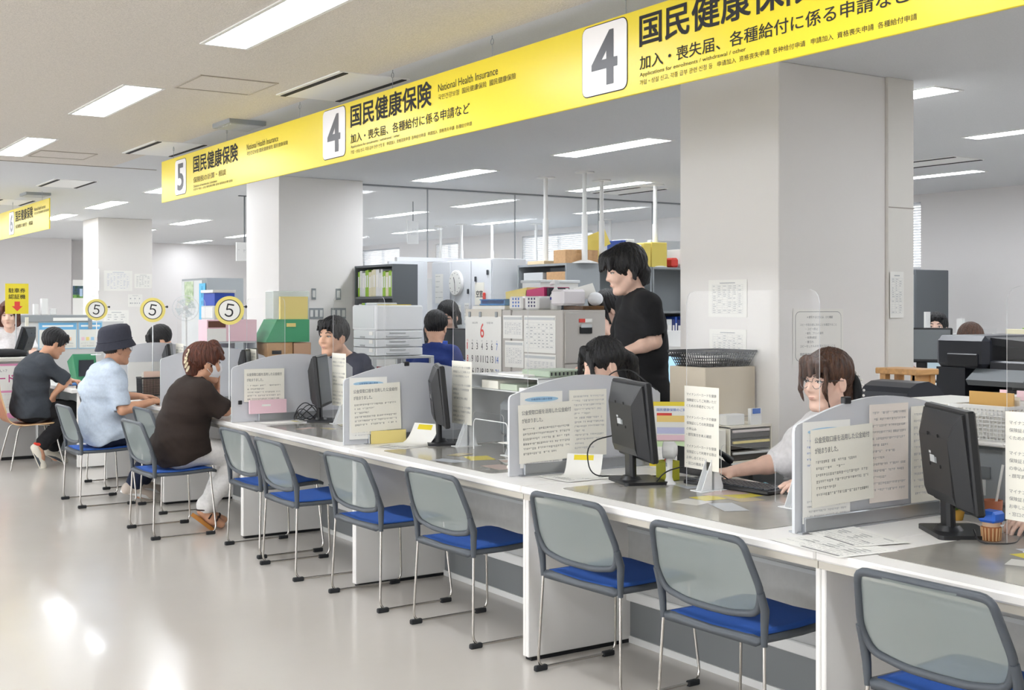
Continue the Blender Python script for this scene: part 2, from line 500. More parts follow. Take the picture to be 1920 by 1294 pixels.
# ceiling fittings: access hatches, slot air vents, small grilles
M_hf = mat('hatch_frame', '#b1a89c', 0.6)
for (x, y, lab) in ((2.43, 6.6, 'flush square access hatch in the cream ceiling nearer the long slot vent'), (2.43, 10.35, 'flush square access hatch in the cream ceiling further along the hall'),
                    (6.1, 2.75, 'flush square access hatch in the white office ceiling')):
    s = .21; t = .012
    r = thing('access_hatch', lab, 'ceiling hatch', (x, y, H))
    MB().box(x-s, x+s, y-s, y+s, H-.002, H+.003, M_ceilp if x < 3 else M_ceilo).build('hatch_panel', r)
    f = MB()
    for a, b, c, d in ((x-s-t, x-s, y-s-t, y+s+t), (x+s, x+s+t, y-s-t, y+s+t), (x-s, x+s, y-s-t, y-s), (x-s, x+s, y+s, y+s+t)): f.box(a, b, c, d, H-.005, H+.003, M_hf)
    f.build('hatch_frame', r)
for (x, y, l, lab) in ((2.99, 6.3, .43, 'white slot air vent with two black slits above the nearest hanging sign'), (3.0, 9.5, .43, 'white slot air vent with black slits above the far end of the long sign'),
                  (3.02, 12.7, .4, 'white slot air vent with black slits before the second hanging sign'), (3.0, 15.3, .4, 'white slot air vent half hidden behind the second hanging sign'),
                  (8.75, 7.4, 1.0, 'long slot air vent in the office ceiling beyond the thick column'), (8.2, 10.2, .4, 'short slot air vent in the office ceiling by the glass partition')):
    r = thing('air_vent', lab, 'air vent', (x, y, H))
    MB().box(x-.21, x+.21, y-l, y+l, H-.006, H+.003, M_lfr).build('vent_panel', r)
    for sx in (-.185, .165):
        MB().box(x+sx, x+sx+.03, y-l+.01, y+l-.01, H-.010, H+.001, M_blackm).build('vent_slot', r)
for (x, y, lab) in ((3.0, 7.9, 'small grey ceiling grille box just before the long sign'), (3.0, 14.0, 'small grey ceiling grille box over the second hanging sign')):
    r = thing('ceiling_grille', lab, 'air grille', (x, y, H))
    MB().box(x-.13, x+.13, y-.16, y+.16, H-.03, H+.003, M_grey, .004).build('grille_housing', r)
    g = MB()
    for k in range(9): g.box(x-.11, x+.11, y-.14+k*.033, y-.125+k*.033, H-.036, H-.029, M_lgrey)
    g.build('grille_slats', r)
for (x, y) in ((6.1, 15.0), (6.6, 16.4)):
    MB().lathe([(.05, 0), (.05, .02), (.02, .03)], M_lfr, (x, y, H-.03)).build('smoke_detector', label='small round white smoke detector on the office ceiling', cat='smoke detector', group='ceiling smoke detectors')

# ---------------------------------------------------------------- hanging yellow signs
def sign(name, lab, y0, y1):
    r = thing(name, lab, 'sign', (3.0, (y0+y1)/2, 2.28))
    MB().box(3.0, 3.012, y0, y1, 2.28, 2.603, M_yel, .002).build('sign_board', r)
    return r
def plate(r, ya, yb, z0, z1, num):
    w = ya-yb; F = FX(2.998, ya, z0)
    mb = MB().prism(rrect(w, z1-z0, .03), FX(2.997, ya, z0), .002, mat('plate_white', '#f4f2f2', 0.25))
    o = rrect(w+.008, z1-z0+.008, .034, 4, -.004, -.004)
    mb.prism(o, FX(2.9985, ya, z0), .001, M_ink)
    mb.text(num, FX(2.997, ya, z0), w*.24, (z1-z0)*.13, w*.54, (z1-z0)*.74, mat('number_grey', '#4b4c52', 0.35), .035)
    mb.build('number_plate', r)
def wires(r, ys):
    for y in ys:
        MB().cyl((3.006, y, 2.60), (3.006, y, 2.66), .0016, M_grey, seg=6).tube([(3.006, y+.012*math.sin(a), 2.672+.014*math.cos(a)) for a in [2*PI*k/12 for k in range(12)]], .0018, M_grey, 6, closed=True).cyl((3.006, y, 2.686), (3.006, y, 2.70), .002, M_grey, seg=6).build('hanging_wire', r)
F0 = lambda y, z: FX(2.9995, y, z)
KK = '国民健康保険'
def line(r, name, body, y, z, w, h, m=M_ink, bold=0.0):
    MB().text(body, F0(y, z), 0, 0, w, h, m, bold).build(name, r)
s1 = sign('hanging_counter_sign', 'long yellow hanging sign with counter numbers 5 and 4 above the service counter', .6, 9.577)
plate(s1, 9.235, 8.985, 2.312, 2.574, '5')
line(s1, 'headline', KK, 8.82, 2.447, .90, .122, M_ink, .03)
line(s1, 'subtitle', '保険税の計算・相談', 8.82, 2.372, .675, .042, mat('brown_ink', '#6b5a28', 0.6), .008)
line(s1, 'translation_line', 'National Health Insurance', 7.756, 2.500, .534, .038, M_ink)
line(s1, 'translation_line', '국민건강보험 国民健康保险 國民健康保險', 7.756, 2.462, .686, .026, M_ink)
line(s1, 'translation_line', 'Calculation of insurance tax / consultation', 8.82, 2.338, .5, .017, M_ink)
line(s1, 'translation_line', '보험세 계산・상담 保险税计算 咨询 保險稅計算 諮詢', 8.82, 2.314, .8, .017, M_ink)
SUB = '加入・喪失届、各種給付に係る申請など'
def four(y, ya, yb):
    plate(s1, ya, yb, 2.312, 2.59, '4')
    line(s1, 'headline', KK, y, 2.457, .906, .123, M_ink, .03)
    line(s1, 'subtitle', SUB, y, 2.368, 1.27, .052, M_ink, .012)
    line(s1, 'translation_line', 'National Health Insurance', y-.974, 2.513, .542, .036, M_ink)
    line(s1, 'translation_line', '국민건강보험  国民健康保险  國民健康保險', y-.974, 2.470, .69, .028, M_ink)
    line(s1, 'translation_line', 'Applications for enrolments / withdrawal / other', y, 2.337, .575, .019, M_ink)
    line(s1, 'translation_line', '가입・상실 신고, 각종 급부 관련 신청 등   申请加入  资格丧失申请  各种给付申请   申請加入  資格喪失申請  各種給付申請', y, 2.308, 1.29, .021, M_ink)
four(6.188, 6.553, 6.257); four(3.663, 4.029, 3.741)
wires(s1, (9.3, 8.144, 6.903, 5.704, 4.732, 3.756, 2.5, 1.3))
s2 = sign('hanging_counter_sign', 'yellow hanging sign with counter number 6 further down the hall', 13.36, 18.6)
plate(s2, 15.36, 15.10, 2.312, 2.574, '6')
line(s2, 'headline', KK, 15.02, 2.447, .90, .122, M_ink, .03)
line(s2, 'subtitle', '保険税の納付・相談', 15.02, 2.368, .9, .045, M_ink, .008)
line(s2, 'translation_line', 'National Health Insurance', 14.05, 2.51, .534, .036, M_ink)
line(s2, 'translation_line', '국민건강보험 国民健康保险 國民健康保險', 14.05, 2.468, .686, .026, M_ink)
line(s2, 'headline', KK, 17.6, 2.447, .90, .122, M_ink, .03)
wires(s2, (13.7, 15.2, 16.9))
# ---------------------------------------------------------------- service counter: a row of desks
CT = 0.72
M_modest = mat('modesty_panel', '#b9bab9', 0.45, noise=0.03, nscale=30)
M_kick = mat('kick_panel', '#7d8082', 0.5)
M_rail = mat('white_rail', '#e6e6e4', 0.35)
JN = [-.61, .99, 2.59, 4.19, 5.79, 7.39, 8.99, 10.55]
dl = ['white service desk at the frame edge with a blue capped pot on it', 'white service desk holding the nearest black monitor and the loose forms', 'white service desk where the woman in glasses types',
      'white service desk of the woman with the ponytail', 'white service desk in front of the man in the navy shirt',
      'white service desk where the woman in the brown top sits', 'white service desk where the man in the bucket hat sits']
for i in range(7):
    y0, y1 = JN[i], JN[i+1]
    r = thing('service_desk', dl[i], 'desk', (3.2, (y0+y1)/2, 0), group='service counter desks')
    w = MB().box(2.80, 3.62, y0+.001, y1-.001, CT-.03, CT, M_white, .006)
    w.box(2.815, 3.6, y0+.002, y1-.002, CT-.055, CT-.03, mat('desk_underlip', '#cdc8bd', 0.5))
    w.build('worktop', r)
    for a, b in ((y0+.001, y0+.021), (y1-.021, y1-.001)):
        MB().box(2.825, 3.375, a, b, .015, CT-.055, M_white, .003).box(2.84, 3.36, a, b, 0, .015, M_blackm).build('side_panel', r)
        MB().box(3.375, 3.60, a, b, .015, CT-.055, M_lgrey).build('side_panel', r)
    MB().box(3.35, 3.37, y0+.021, y1-.021, .23, CT-.055, M_modest).box(3.343, 3.351, y0+.021, y1-.021, .49, .505, M_lgrey).build('modesty_panel', r)
    MB().box(3.335, 3.372, y0+.021, y1-.021, .185, .232, M_rail, .004).build('rail', r)
    MB().box(3.36, 3.38, y0+.021, y1-.021, .03, .185, M_kick).box(3.352, 3.38, y0+.021, y1-.021, 0, .03, M_rail).build('kick_panel', r)

# ---------------------------------------------------------------- frosted dividers across the counter
def divider(y, lab, x0=2.84):
    r = thing('counter_divider', lab, 'divider', (3.25, y, CT), group='frosted dividers on the counter')
    F = FY(x0, y-.006, CT+.002)
    out = [(0, 0), (.85, 0)]
    top = []
    for k in range(25):
        u = .85 - .85*k/24
        z = .345 + .085*math.sin(PI*min(1, max(0, (u-.0)/.85)))**.9
        top.append((u, z))
    top[0] = (.85, .33); top[-1] = (.0, .33)
    top = top[:-1] + [(.012, .352), (.003, .343), (0, .33)]
    MB().prism(out+top, F, .012, M_frost, M_froste).build('panel', r)
    MB().box(2.98, 3.66, y-.024, y-.0065, CT, CT+.052, M_alu, .003).box(2.96, 3.66, y-.03, y+.03, CT, CT+.006, M_alu).box(2.98, 3.66, y+.0065, y+.024, CT, CT+.052, M_alu, .003).build('base_rail', r)
    return r
dv = {}
for y, lab in ((2.82, 'frosted divider beside the nearest black monitor with curled sheets over its top'), (4.45, 'frosted divider in front of the ponytailed woman with a cream notice'), (5.95, 'frosted divider with a black clip and a yellow envelope seen through it'),
               (7.52, 'frosted divider with pink folder and notice beside the woman in brown'), (9.1, 'frosted divider hidden behind the woman in the brown top'),
               (10.62, 'frosted divider before the far dark haired clerk with lowered head')):
    dv[y] = divider(y, lab, {2.82: 2.95, 4.45: 2.912, 7.52: 2.805}.get(y, 2.84))
M_clip = mat('clip', '#1d1d20', 0.4)
for y, x, z, lab in ((5.95, 3.22, CT+.43, 'small black binder clip on top of the divider with the yellow envelope'), (2.82, 3.2, CT+.428, 'small black binder clip on top of the divider beside the nearest monitor')):
    MB().box(x-.016, x+.016, y-.010, y+.012, z-.016, z+.008, M_clip, .003).build('binder_clip', label=lab, cat='clip')

# notices hung on the near face of the dividers
TITLE = '公金受取口座を活用した公金給付'
def big_notice(x, y, z, seed, lab, tilt=0.03, w=.30, h=.255):
    F = FY(x, y, z) @ Matrix.Rotation(tilt, 4, 'Z')
    mb = MB(); sheet(mb, F, w, h, M_cream)
    mb.text(TITLE, F, .018, h-.045, w-.036, .02, M_gink, .004)
    mb.text('が始まりました。', F, .018, h-.080, .11, .02, M_gink, .004)
    greek(mb, F, .022, h-.103, w-.05, 6, .0215, .0085, M_nink, seed)
    return mb.build('notice', label=lab, cat='notice', group='cream landscape notices on the dividers')
big_notice(2.955, 4.430, .775, 1, 'cream landscape notice on the divider before the ponytailed woman')
big_notice(3.015, 2.800, .800, 2, 'cream landscape notice on the divider beside the nearest monitor')
big_notice(2.878, 5.930, .785, 3, 'cream landscape notice on the divider with the yellow envelope')
big_notice(2.882, 7.500, .850, 4, 'cream landscape notice on the divider beside the woman in brown', .0, .275, .21)
def guide(x, y, z, lab, w=.225, h=.33):
    F = FY(x, y, z); mb = MB(); sheet(mb, F, w, h, M_paper)
    e = [(w*.5+w*.40*math.cos(a), h*.90+h*.035*math.sin(a)) for a in [2*PI*k/20 for k in range(20)]]
    mb.prism(e, FY(x, y-.0008, z), .0005, M_pblue)
    mb.text('公金受取口座の登録', FY(x, y-.0012, z), w*.25, h*.89, w*.5, .009, mat('deep_blue_print', '#27508f', .6))
    greek(mb, F, .02, h*.82, .03, 5, .02, .006, M_bluep, 4)
    greek(mb, F, .02, h*.22, w-.04, 4, .016, .006, M_link, 5)
    return mb.build('guide_sheet', label=lab, cat='notice', group='white guide sheets with a blue oval')
guide(2.962, 4.434, .755, 'white guide sheet with blue oval behind the notice before the ponytailed woman')
guide(2.975, 2.803, .752, 'white guide sheet with blue oval on the divider beside the nearest monitor')
guide(2.868, 5.934, .750, 'white guide sheet with blue oval on the divider with the yellow envelope')
def a4(name, F, lab, seed, m=M_cream, w=.21, h=.30, rows=13, ink=M_link, cat='notice', group=None):
    mb = MB(); sheet(mb, F, w, h, m)
    greek(mb, F, .015, h-.025, w-.03, rows, (h-.05)/rows, .0075, ink, seed)
    return mb.build(name, label=lab, cat=cat, group=group)
a4('notice', FY(3.225, 4.434, .785), 'plain cream page hung on the divider beside the black monitor and green file', 11)
a4('notice', FY(3.30, 2.806, .79), 'pinkish cream page curled over the divider beside the nearest monitor', 12, mat('pinkish_paper', '#f2e8df', .8), .2, .335)
a4('notice', FY(3.515, 2.806, .76), 'second cream page on the same divider, just before the nearest monitor', 13, M_cream, .2, .35)
# things seen softly through the frosted panels
MB().box(3.15, 3.45, 5.98, 5.992, CT, CT+.11, M_paley).build('envelope', label='pale yellow envelope leaning behind the frosted divider with the clip', cat='envelope')
MB().box(2.99, 3.20, 5.915, 5.922, CT+.001, CT+.07, M_paley).build('folder', label='pale yellow folder under the white guide sheet on the counter', cat='folder')
MB().box(2.98, 3.26, 4.462, 4.47, CT+.001, CT+.07, M_paley).build('folder', label='pale yellow folder behind the divider before the ponytailed woman', cat='folder')
MB().box(3.05, 3.6, 2.832, 2.84, CT+.001, CT+.09, mat('khaki_paper', '#cdbf8f', .7)).build('envelope', label='wide khaki envelope low behind the divider beside the nearest monitor', cat='envelope')
MB().box(2.91, 3.16, 7.47, 7.492, CT+.053, CT+.14, M_pink).box(2.99, 3.05, 7.468, 7.470, CT+.10, CT+.112, M_paper).build('folder', label='pink folder with a small white label under the notice on the counter', cat='folder')
MB().box(3.40, 3.46, 4.60, 4.72, CT, CT+.26, mat('lime_plastic', '#7ac143', .4), .004).build('file_box', label='lime green file box standing behind the black monitor', cat='file box')

# ---------------------------------------------------------------- clear screens between clerk and caller
def screen(y1, lab, w=.72, x=3.37, notice=None, seed=0):
    y0 = y1-w
    r = thing('clear_screen', lab, 'screen', (x, (y0+y1)/2, CT), group='clear acrylic screens on the counter')
    F = FX(x, y1, CT+.002); h = .80; a, b, s = .205, .50, .19
    pts = [(0,0),(a,0)] + [(a,s-.02),(a+.006,s-.006),(a+.02,s)] + [(b-.02,s),(b-.006,s-.006),(b,s-.02)] + [(b,0),(w,0)]
    pts += [(w, h-.05), (w-.006, h-.025), (w-.02, h-.008), (w-.045, h)] + [(.045, h), (.02, h-.008), (.006, h-.025), (0, h-.05)]
    MB().prism(pts, F, .003, M_acr, M_acre).build('sheet', r)
    for yy in (y1-.14, y0+.10):
        f = MB()
        f.box(x-.075, x+.075, yy-.035, yy+.035, CT, CT+.005, M_acre, .002)
        for o in (-.02, .012): f.prism([(-.06,0),(.06,0),(.014,.12),(-.008,.12)], FY(x, yy+o, CT+.005), .003, M_acre)
        f.box(x-.006, x+.006, yy-.02, yy+.012, CT+.005, CT+.115, M_acre)
        f.build('foot', r)
    return r
NL = ['マイナンバーカードを健康', '保険証としてご利用いただ', 'くための手続きについて', '', 'マイナンバーカードの健康', '保険証としての利用登録', 'の申込み', '・顔写真付き本人確認', '', 'マイナンバーカードを健康', '保険証として利用する際は', 'お申し出ください', '・窓口の職員まで']
def tall_notice(y, z, lab, x=3.364, w=.205, h=.335):
    F = FX(x, y, z); mb = MB(); sheet(mb, F, w, h, M_cream)
    zz = h-.04
    for l in NL:
        if l: mb.text(l, F, .014, zz, min(w-.028, .0148*len(l)), .0125, M_gink)
        zz -= .0235
    return mb.build('tall_notice', label=lab, cat='notice', group='tall cream notices on the clear screens')
screen(3.815, 'clear acrylic screen with slot in front of the woman in glasses')
screen(5.70, 'clear acrylic screen with slot in front of the ponytailed woman')
screen(7.215, 'clear acrylic screen with slot in front of the man in the navy shirt')
screen(8.72, 'clear acrylic screen beside the woman in brown under the number disc')
screen(10.35, 'clear acrylic screen in front of the seated caller in the bucket hat')
screen(2.33, 'clear acrylic screen at the frame edge behind the blue capped pot')
tall_notice(3.82, .80, 'tall cream notice hung on the screen before the woman in glasses')
tall_notice(5.70, .835, 'tall cream notice hung on the screen beside the grey printer')
tall_notice(7.215, .83, 'tall cream notice hung on the screen before the man in navy')
tall_notice(10.35, .93, 'tall cream notice on the screen between the hat man and the brown top woman', h=.22)
tall_notice(2.33, .80, 'tall cream notice on the screen at the frame edge')
tall_notice(8.72, .95, 'tall cream notice on the screen beside the woman in brown', h=.2)

# ---------------------------------------------------------------- monitors
def monitor(x, y, yaw, lab, tilt=0.1, z=CT, w=.41, h=.33, lift=.10, scr=M_screeng, group='black monitors on the counter', back=True):
    """screen faces local +x"""
    r = thing('monitor', lab, 'monitor', (x, y, z), yaw, group, world=False)
    MB().prism(rrect(.19, .235, .02, 4, -.095, -.1175), FZ(0, 0, .014), .014, M_black).build('base', r)
    st = MB()
    st.bar((-.03, 0, .012), (-.035, 0, lift+.12), .075, .03, M_black, up=(1,0,0), b=.01)
    st.cyl((-.03, 0, .012), (-.03, 0, .03), .05, M_black, .035)
    st.build('stand', r)
    R = Matrix.Translation((0, 0, lift)) @ Matrix.Rotation(-tilt, 4, 'Y')
    c = MB(); c.M = R
    c.box(-.012, .018, -w/2, w/2, 0, h, M_black, .006)
    prof = [(-.012, .012), (-.05, .03), (-.058, .06), (-.058, h-.09), (-.04, h-.05), (-.02, h-.012), (-.012, h-.012)]
    ww = w/2-.02
    pts = []
    for i, (px_, pz) in enumerate(prof):
        k = ww if px_ > -.03 else ww-.045
        pts.append(((px_, -k, pz), (px_, k, pz)))
    n = len(pts)
    c.add([p for q in pts for p in q], [(2*i, 2*i+1, 2*i+3, 2*i+2) for i in range(n-1)] + [tuple(2*i for i in range(n))[::-1], tuple(2*i+1 for i in range(n))], M_black)
    for a in (-.05, .05):
        for b in (-.05, .05): c.cyl((-.0575, a, h*.5+b+.03), (-.0592, a, h*.5+b+.03), .006, M_blackm, seg=10)
    c.build('casing', r)
    s = MB(); s.M = R
    s.box(.018, .0195, -w/2+.014, w/2-.014, .022, h-.014, scr); s.build('screen', r)
    d = MB(); d.M = R
    FB = frame((-.0585, 0, h*.5), (0,-1,0), (0,0,1))
    d.quad(FB, -.045, .0, -.012, .012, M_lgrey); d.quad(FB, .002, .02, -.012, .008, M_grey); d.quad(FB, -.05, -.03, .016, .024, M_lgrey)
    if back: d.build('rating_label', r)
    return r
m1 = monitor(3.28, 4.02, -.33, 'black monitor with its back to the hall, beside the small white fan')
m0 = monitor(3.40, 2.53, -.60, 'nearest black monitor, white tag on its edge, beside the frosted divider', lift=.085)
monitor(3.33, 5.72, -.46, 'black monitor seen edge on before the ponytailed woman')
monitor(3.34, 7.28, -.60, 'black monitor seen edge on with a label strip, before the man in navy')
monitor(3.36, 10.42, -.36, 'black monitor with white edge facing the far clerk with lowered head')
monitor(3.40, 8.66, -.60, 'black monitor half hidden behind the woman in brown')
t = MB(); t.M = Matrix.Translation((3.40, 2.53, CT)) @ Matrix.Rotation(-.60, 4, 'Z') @ Matrix.Translation((0,0,.085)) @ Matrix.Rotation(-.1, 4, 'Y')
t.box(-.016, .0, .203, .245, .19, .245, M_paper); t.build('edge_tag', label='small white tag stuck on the edge of the nearest monitor', cat='tag')
t = MB(); t.M = Matrix.Translation((3.28, 4.02, CT)) @ Matrix.Rotation(-.33, 4, 'Z') @ Matrix.Translation((0,0,.10)) @ Matrix.Rotation(-.1, 4, 'Y')
t.box(-.016, .0, .203, .235, .205, .27, M_paper); t.build('edge_tag', label='small white tag stuck on the monitor beside the white fan', cat='tag')

# ---------------------------------------------------------------- callers' chairs
def make_chair(lab):
    r = thing('mesh_back_chair', lab, 'chair', (0,0,0), group='grey mesh back chairs with blue seats', world=False)
    # seat: dished slab
    prof = [(-.205, .404), (-.19, .413), (-.10, .412), (0, .412), (.10, .417), (.18, .421), (.22, .412)]
    def slab(hw, th, m, inset, dz):
        mb = MB(); n = len(prof); vs = []
        P2 = [(x*(1-inset/.22), z+dz) for x, z in prof]
        cols = (-1, -.8, 0, .8, 1)
        for k, (x, z) in enumerate(P2):
            c = hw*(.94 if k in (0, n-1) else 1)
            for q in cols: vs.append((x, q*c, z - (.006 if abs(q) == 1 else (0 if abs(q) == .8 else .006))))
        for k, (x, z) in enumerate(P2):
            c = hw*(.92 if k in (0, n-1) else .98)
            for q in cols: vs.append((x, q*c, z-th))
        L = len(cols); fs = []; o = n*L
        for k in range(n-1):
            for q in range(L-1):
                a = k*L+q
                fs += [(a, a+L, a+L+1, a+1), (o+a, o+a+1, o+a+L+1, o+a+L)]
            fs += [(k*L, o+k*L, o+k*L+L, k*L+L), (k*L+L-1, k*L+2*L-1, o+k*L+2*L-1, o+k*L+L-1)]
        for q in range(L-1):
            fs += [(q, q+1, o+q+1, o+q)]; e = (n-1)*L
            fs += [(e+q, o+e+q, o+e+q+1, e+q+1)]
        return mb.add(vs, fs, m, True)
    slab(.228, .022, M_cgrey, 0, 0).build('seat_shell', r)
    slab(.208, .006, M_blue, .012, .0055).build('seat_pad', r)
    # backrest frame and mesh
    def lean(z, y): return -.195 - max(0, z-.50)*.30 - .022*(1-(y/.23)**2)*min(1, max(0, (z-.42)/.2))
    loop = [(-.208, .724), (.208, .724), (.240, .560), (.212, .487), (.10, .468), (0, .466), (-.10, .468), (-.212, .487), (-.240, .560)]
    L3 = [V((lean(z, y), y, z)) for y, z in loop]
    fl = fillet(L3, .032, 4, True)
    b = MB().tube(fl, .0125, M_cgrey, 8, closed=True)
    b.build('back_frame', r)
    pl = [(y, z) for y, z in loop]
    mb = MB(); rows = 8; vs = []
    for k in range(rows+1):
        z = .470 + (.722-.470)*k/rows
        yw = np.interp(z, [.466, .487, .565, .722], [.11, .212, .240, .208])
        for q in range(9): 
            y = -yw + 2*yw*q/8; vs.append((lean(z, y), y, z))
    mb.add(vs, [(k*9+q, k*9+q+1, k*9+q+10, k*9+q+9) for k in range(rows) for q in range(8)], M_mesh, True)
    mb.build('back_mesh', r)
    for s in (-1, 1):
        u = MB().tube([(lean(.56, .23)-.002, s*.240, .56), (lean(.5, .23), s*.240, .50), (-.192, s*.235, .45), (-.19, s*.232, .385)], [.013, .0155, .0135, .011], M_cgrey, 8)
        u.build('back_upright', r)
    for s in (-1, 1):
        y = s*.232
        p = fillet([(-.19, y, .40), (-.205, s*.25, .012), (.205, s*.25, .012), (.175, s*.215, .398)], .05, 5)
        MB().tube(p, .0058, M_chrome, 8).build('sled_leg', r)
        for x in (-.19, .165):
            MB().box(x-.03, x+.03, s*.25-.011, s*.25+.011, 0, .022, M_rubber, .004).build('foot_pad', r)
    MB().tube([(.17, -.215, .392), (.17, .215, .392)], .0058, M_chrome, 8).build('cross_bar', r)
    return r
ch0 = make_chair('grey mesh back chair under the seated man in the bucket hat')
chairs = [(2.47, 9.38, 0, None), (2.86, 10.22, .03, 'empty mesh back chair mostly hidden behind the man in the bucket hat'),
          (2.88, 8.80, .0, 'empty grey mesh back chair between the hat man and the brown top woman'),
          (2.54, 7.88, .01, 'grey mesh back chair under the seated woman in the brown top'),
          (2.88, 6.985, .02, 'empty blue seated mesh chair directly beside the woman in brown'),
          (2.83, 6.31, -.03, 'second empty blue seated mesh chair from the woman in brown'),
          (2.88, 5.48, .04, 'third empty mesh chair from the woman in brown, before a desk side panel'),
          (2.93, 4.71, .03, 'fourth empty mesh chair from the woman in brown'),
          (3.00, 3.80, .05, 'empty mesh chair tucked in before the small white fan'),
          (2.97, 3.03, .04, 'empty mesh chair tucked in before the woman in glasses'),
          (2.95, 2.12, .03, 'nearest empty mesh chair, cut off by the bottom of the frame')]
for i, (x, y, a, lab) in enumerate(chairs):
    if i == 0: ch0.location = (x, y, 0)
    else: dup(ch0, lab, (x, y, 0), a)
    
# wooden shell chair
wc = thing('wooden_shell_chair', 'brown plywood shell chair on chrome legs under the man in charcoal', 'chair', (2.50, 11.82, 0), .02, world=False)
prof = [(-.33, .80), (-.325, .72), (-.29, .58), (-.245, .46), (-.20, .415), (-.12, .40), (.05, .405), (.17, .412), (.21, .40)]
mb = MB(); vs = []
P = fillet([(x, 0, z) for x, z in prof], .06, 3)
n = len(P)
for p in P:
    hw = .19 + .02*min(1, abs(p.z-.42)*4)*(1 if p.z < .6 else .7)
    for th in (0, .012):
        d = V((th, 0, 0)) if p.z > .5 else V((0, 0, -th))
        for q in (-1, -.6, 0, .6, 1): vs.append((p.x+d.x-(.02*q*q if 0 else 0), q*hw, p.z+d.z))
fs = []; em = []
for k in range(n-1):
    for l in (0, 5):
        for q in range(4):
            a = k*10+l+q; fs.append((a, a+1, a+11, a+10))
mb.add(vs, fs, M_ply, True)
ef = []
for k in range(n-1): ef += [(k*10, k*10+5, k*10+15, k*10+10), (k*10+4, k*10+14, k*10+19, k*10+9)]
ef += [tuple([0,1,2,3,4,9,8,7,6,5]), tuple(((n-1)*10+i) for i in (0,5,6,7,8,9,4,3,2,1))]
mb.add(vs, ef, M_plye)
mb.build('shell', wc)
for sx in (-1, 1):
    for sy in (-1, 1):
        MB().tube(fillet([(.02*sx, .14*sy, .388), (.15*sx, .17*sy, .385), (.235*sx, .245*sy, 0.0)], .05, 4), .0085, M_chrome, 8).build('leg', wc)
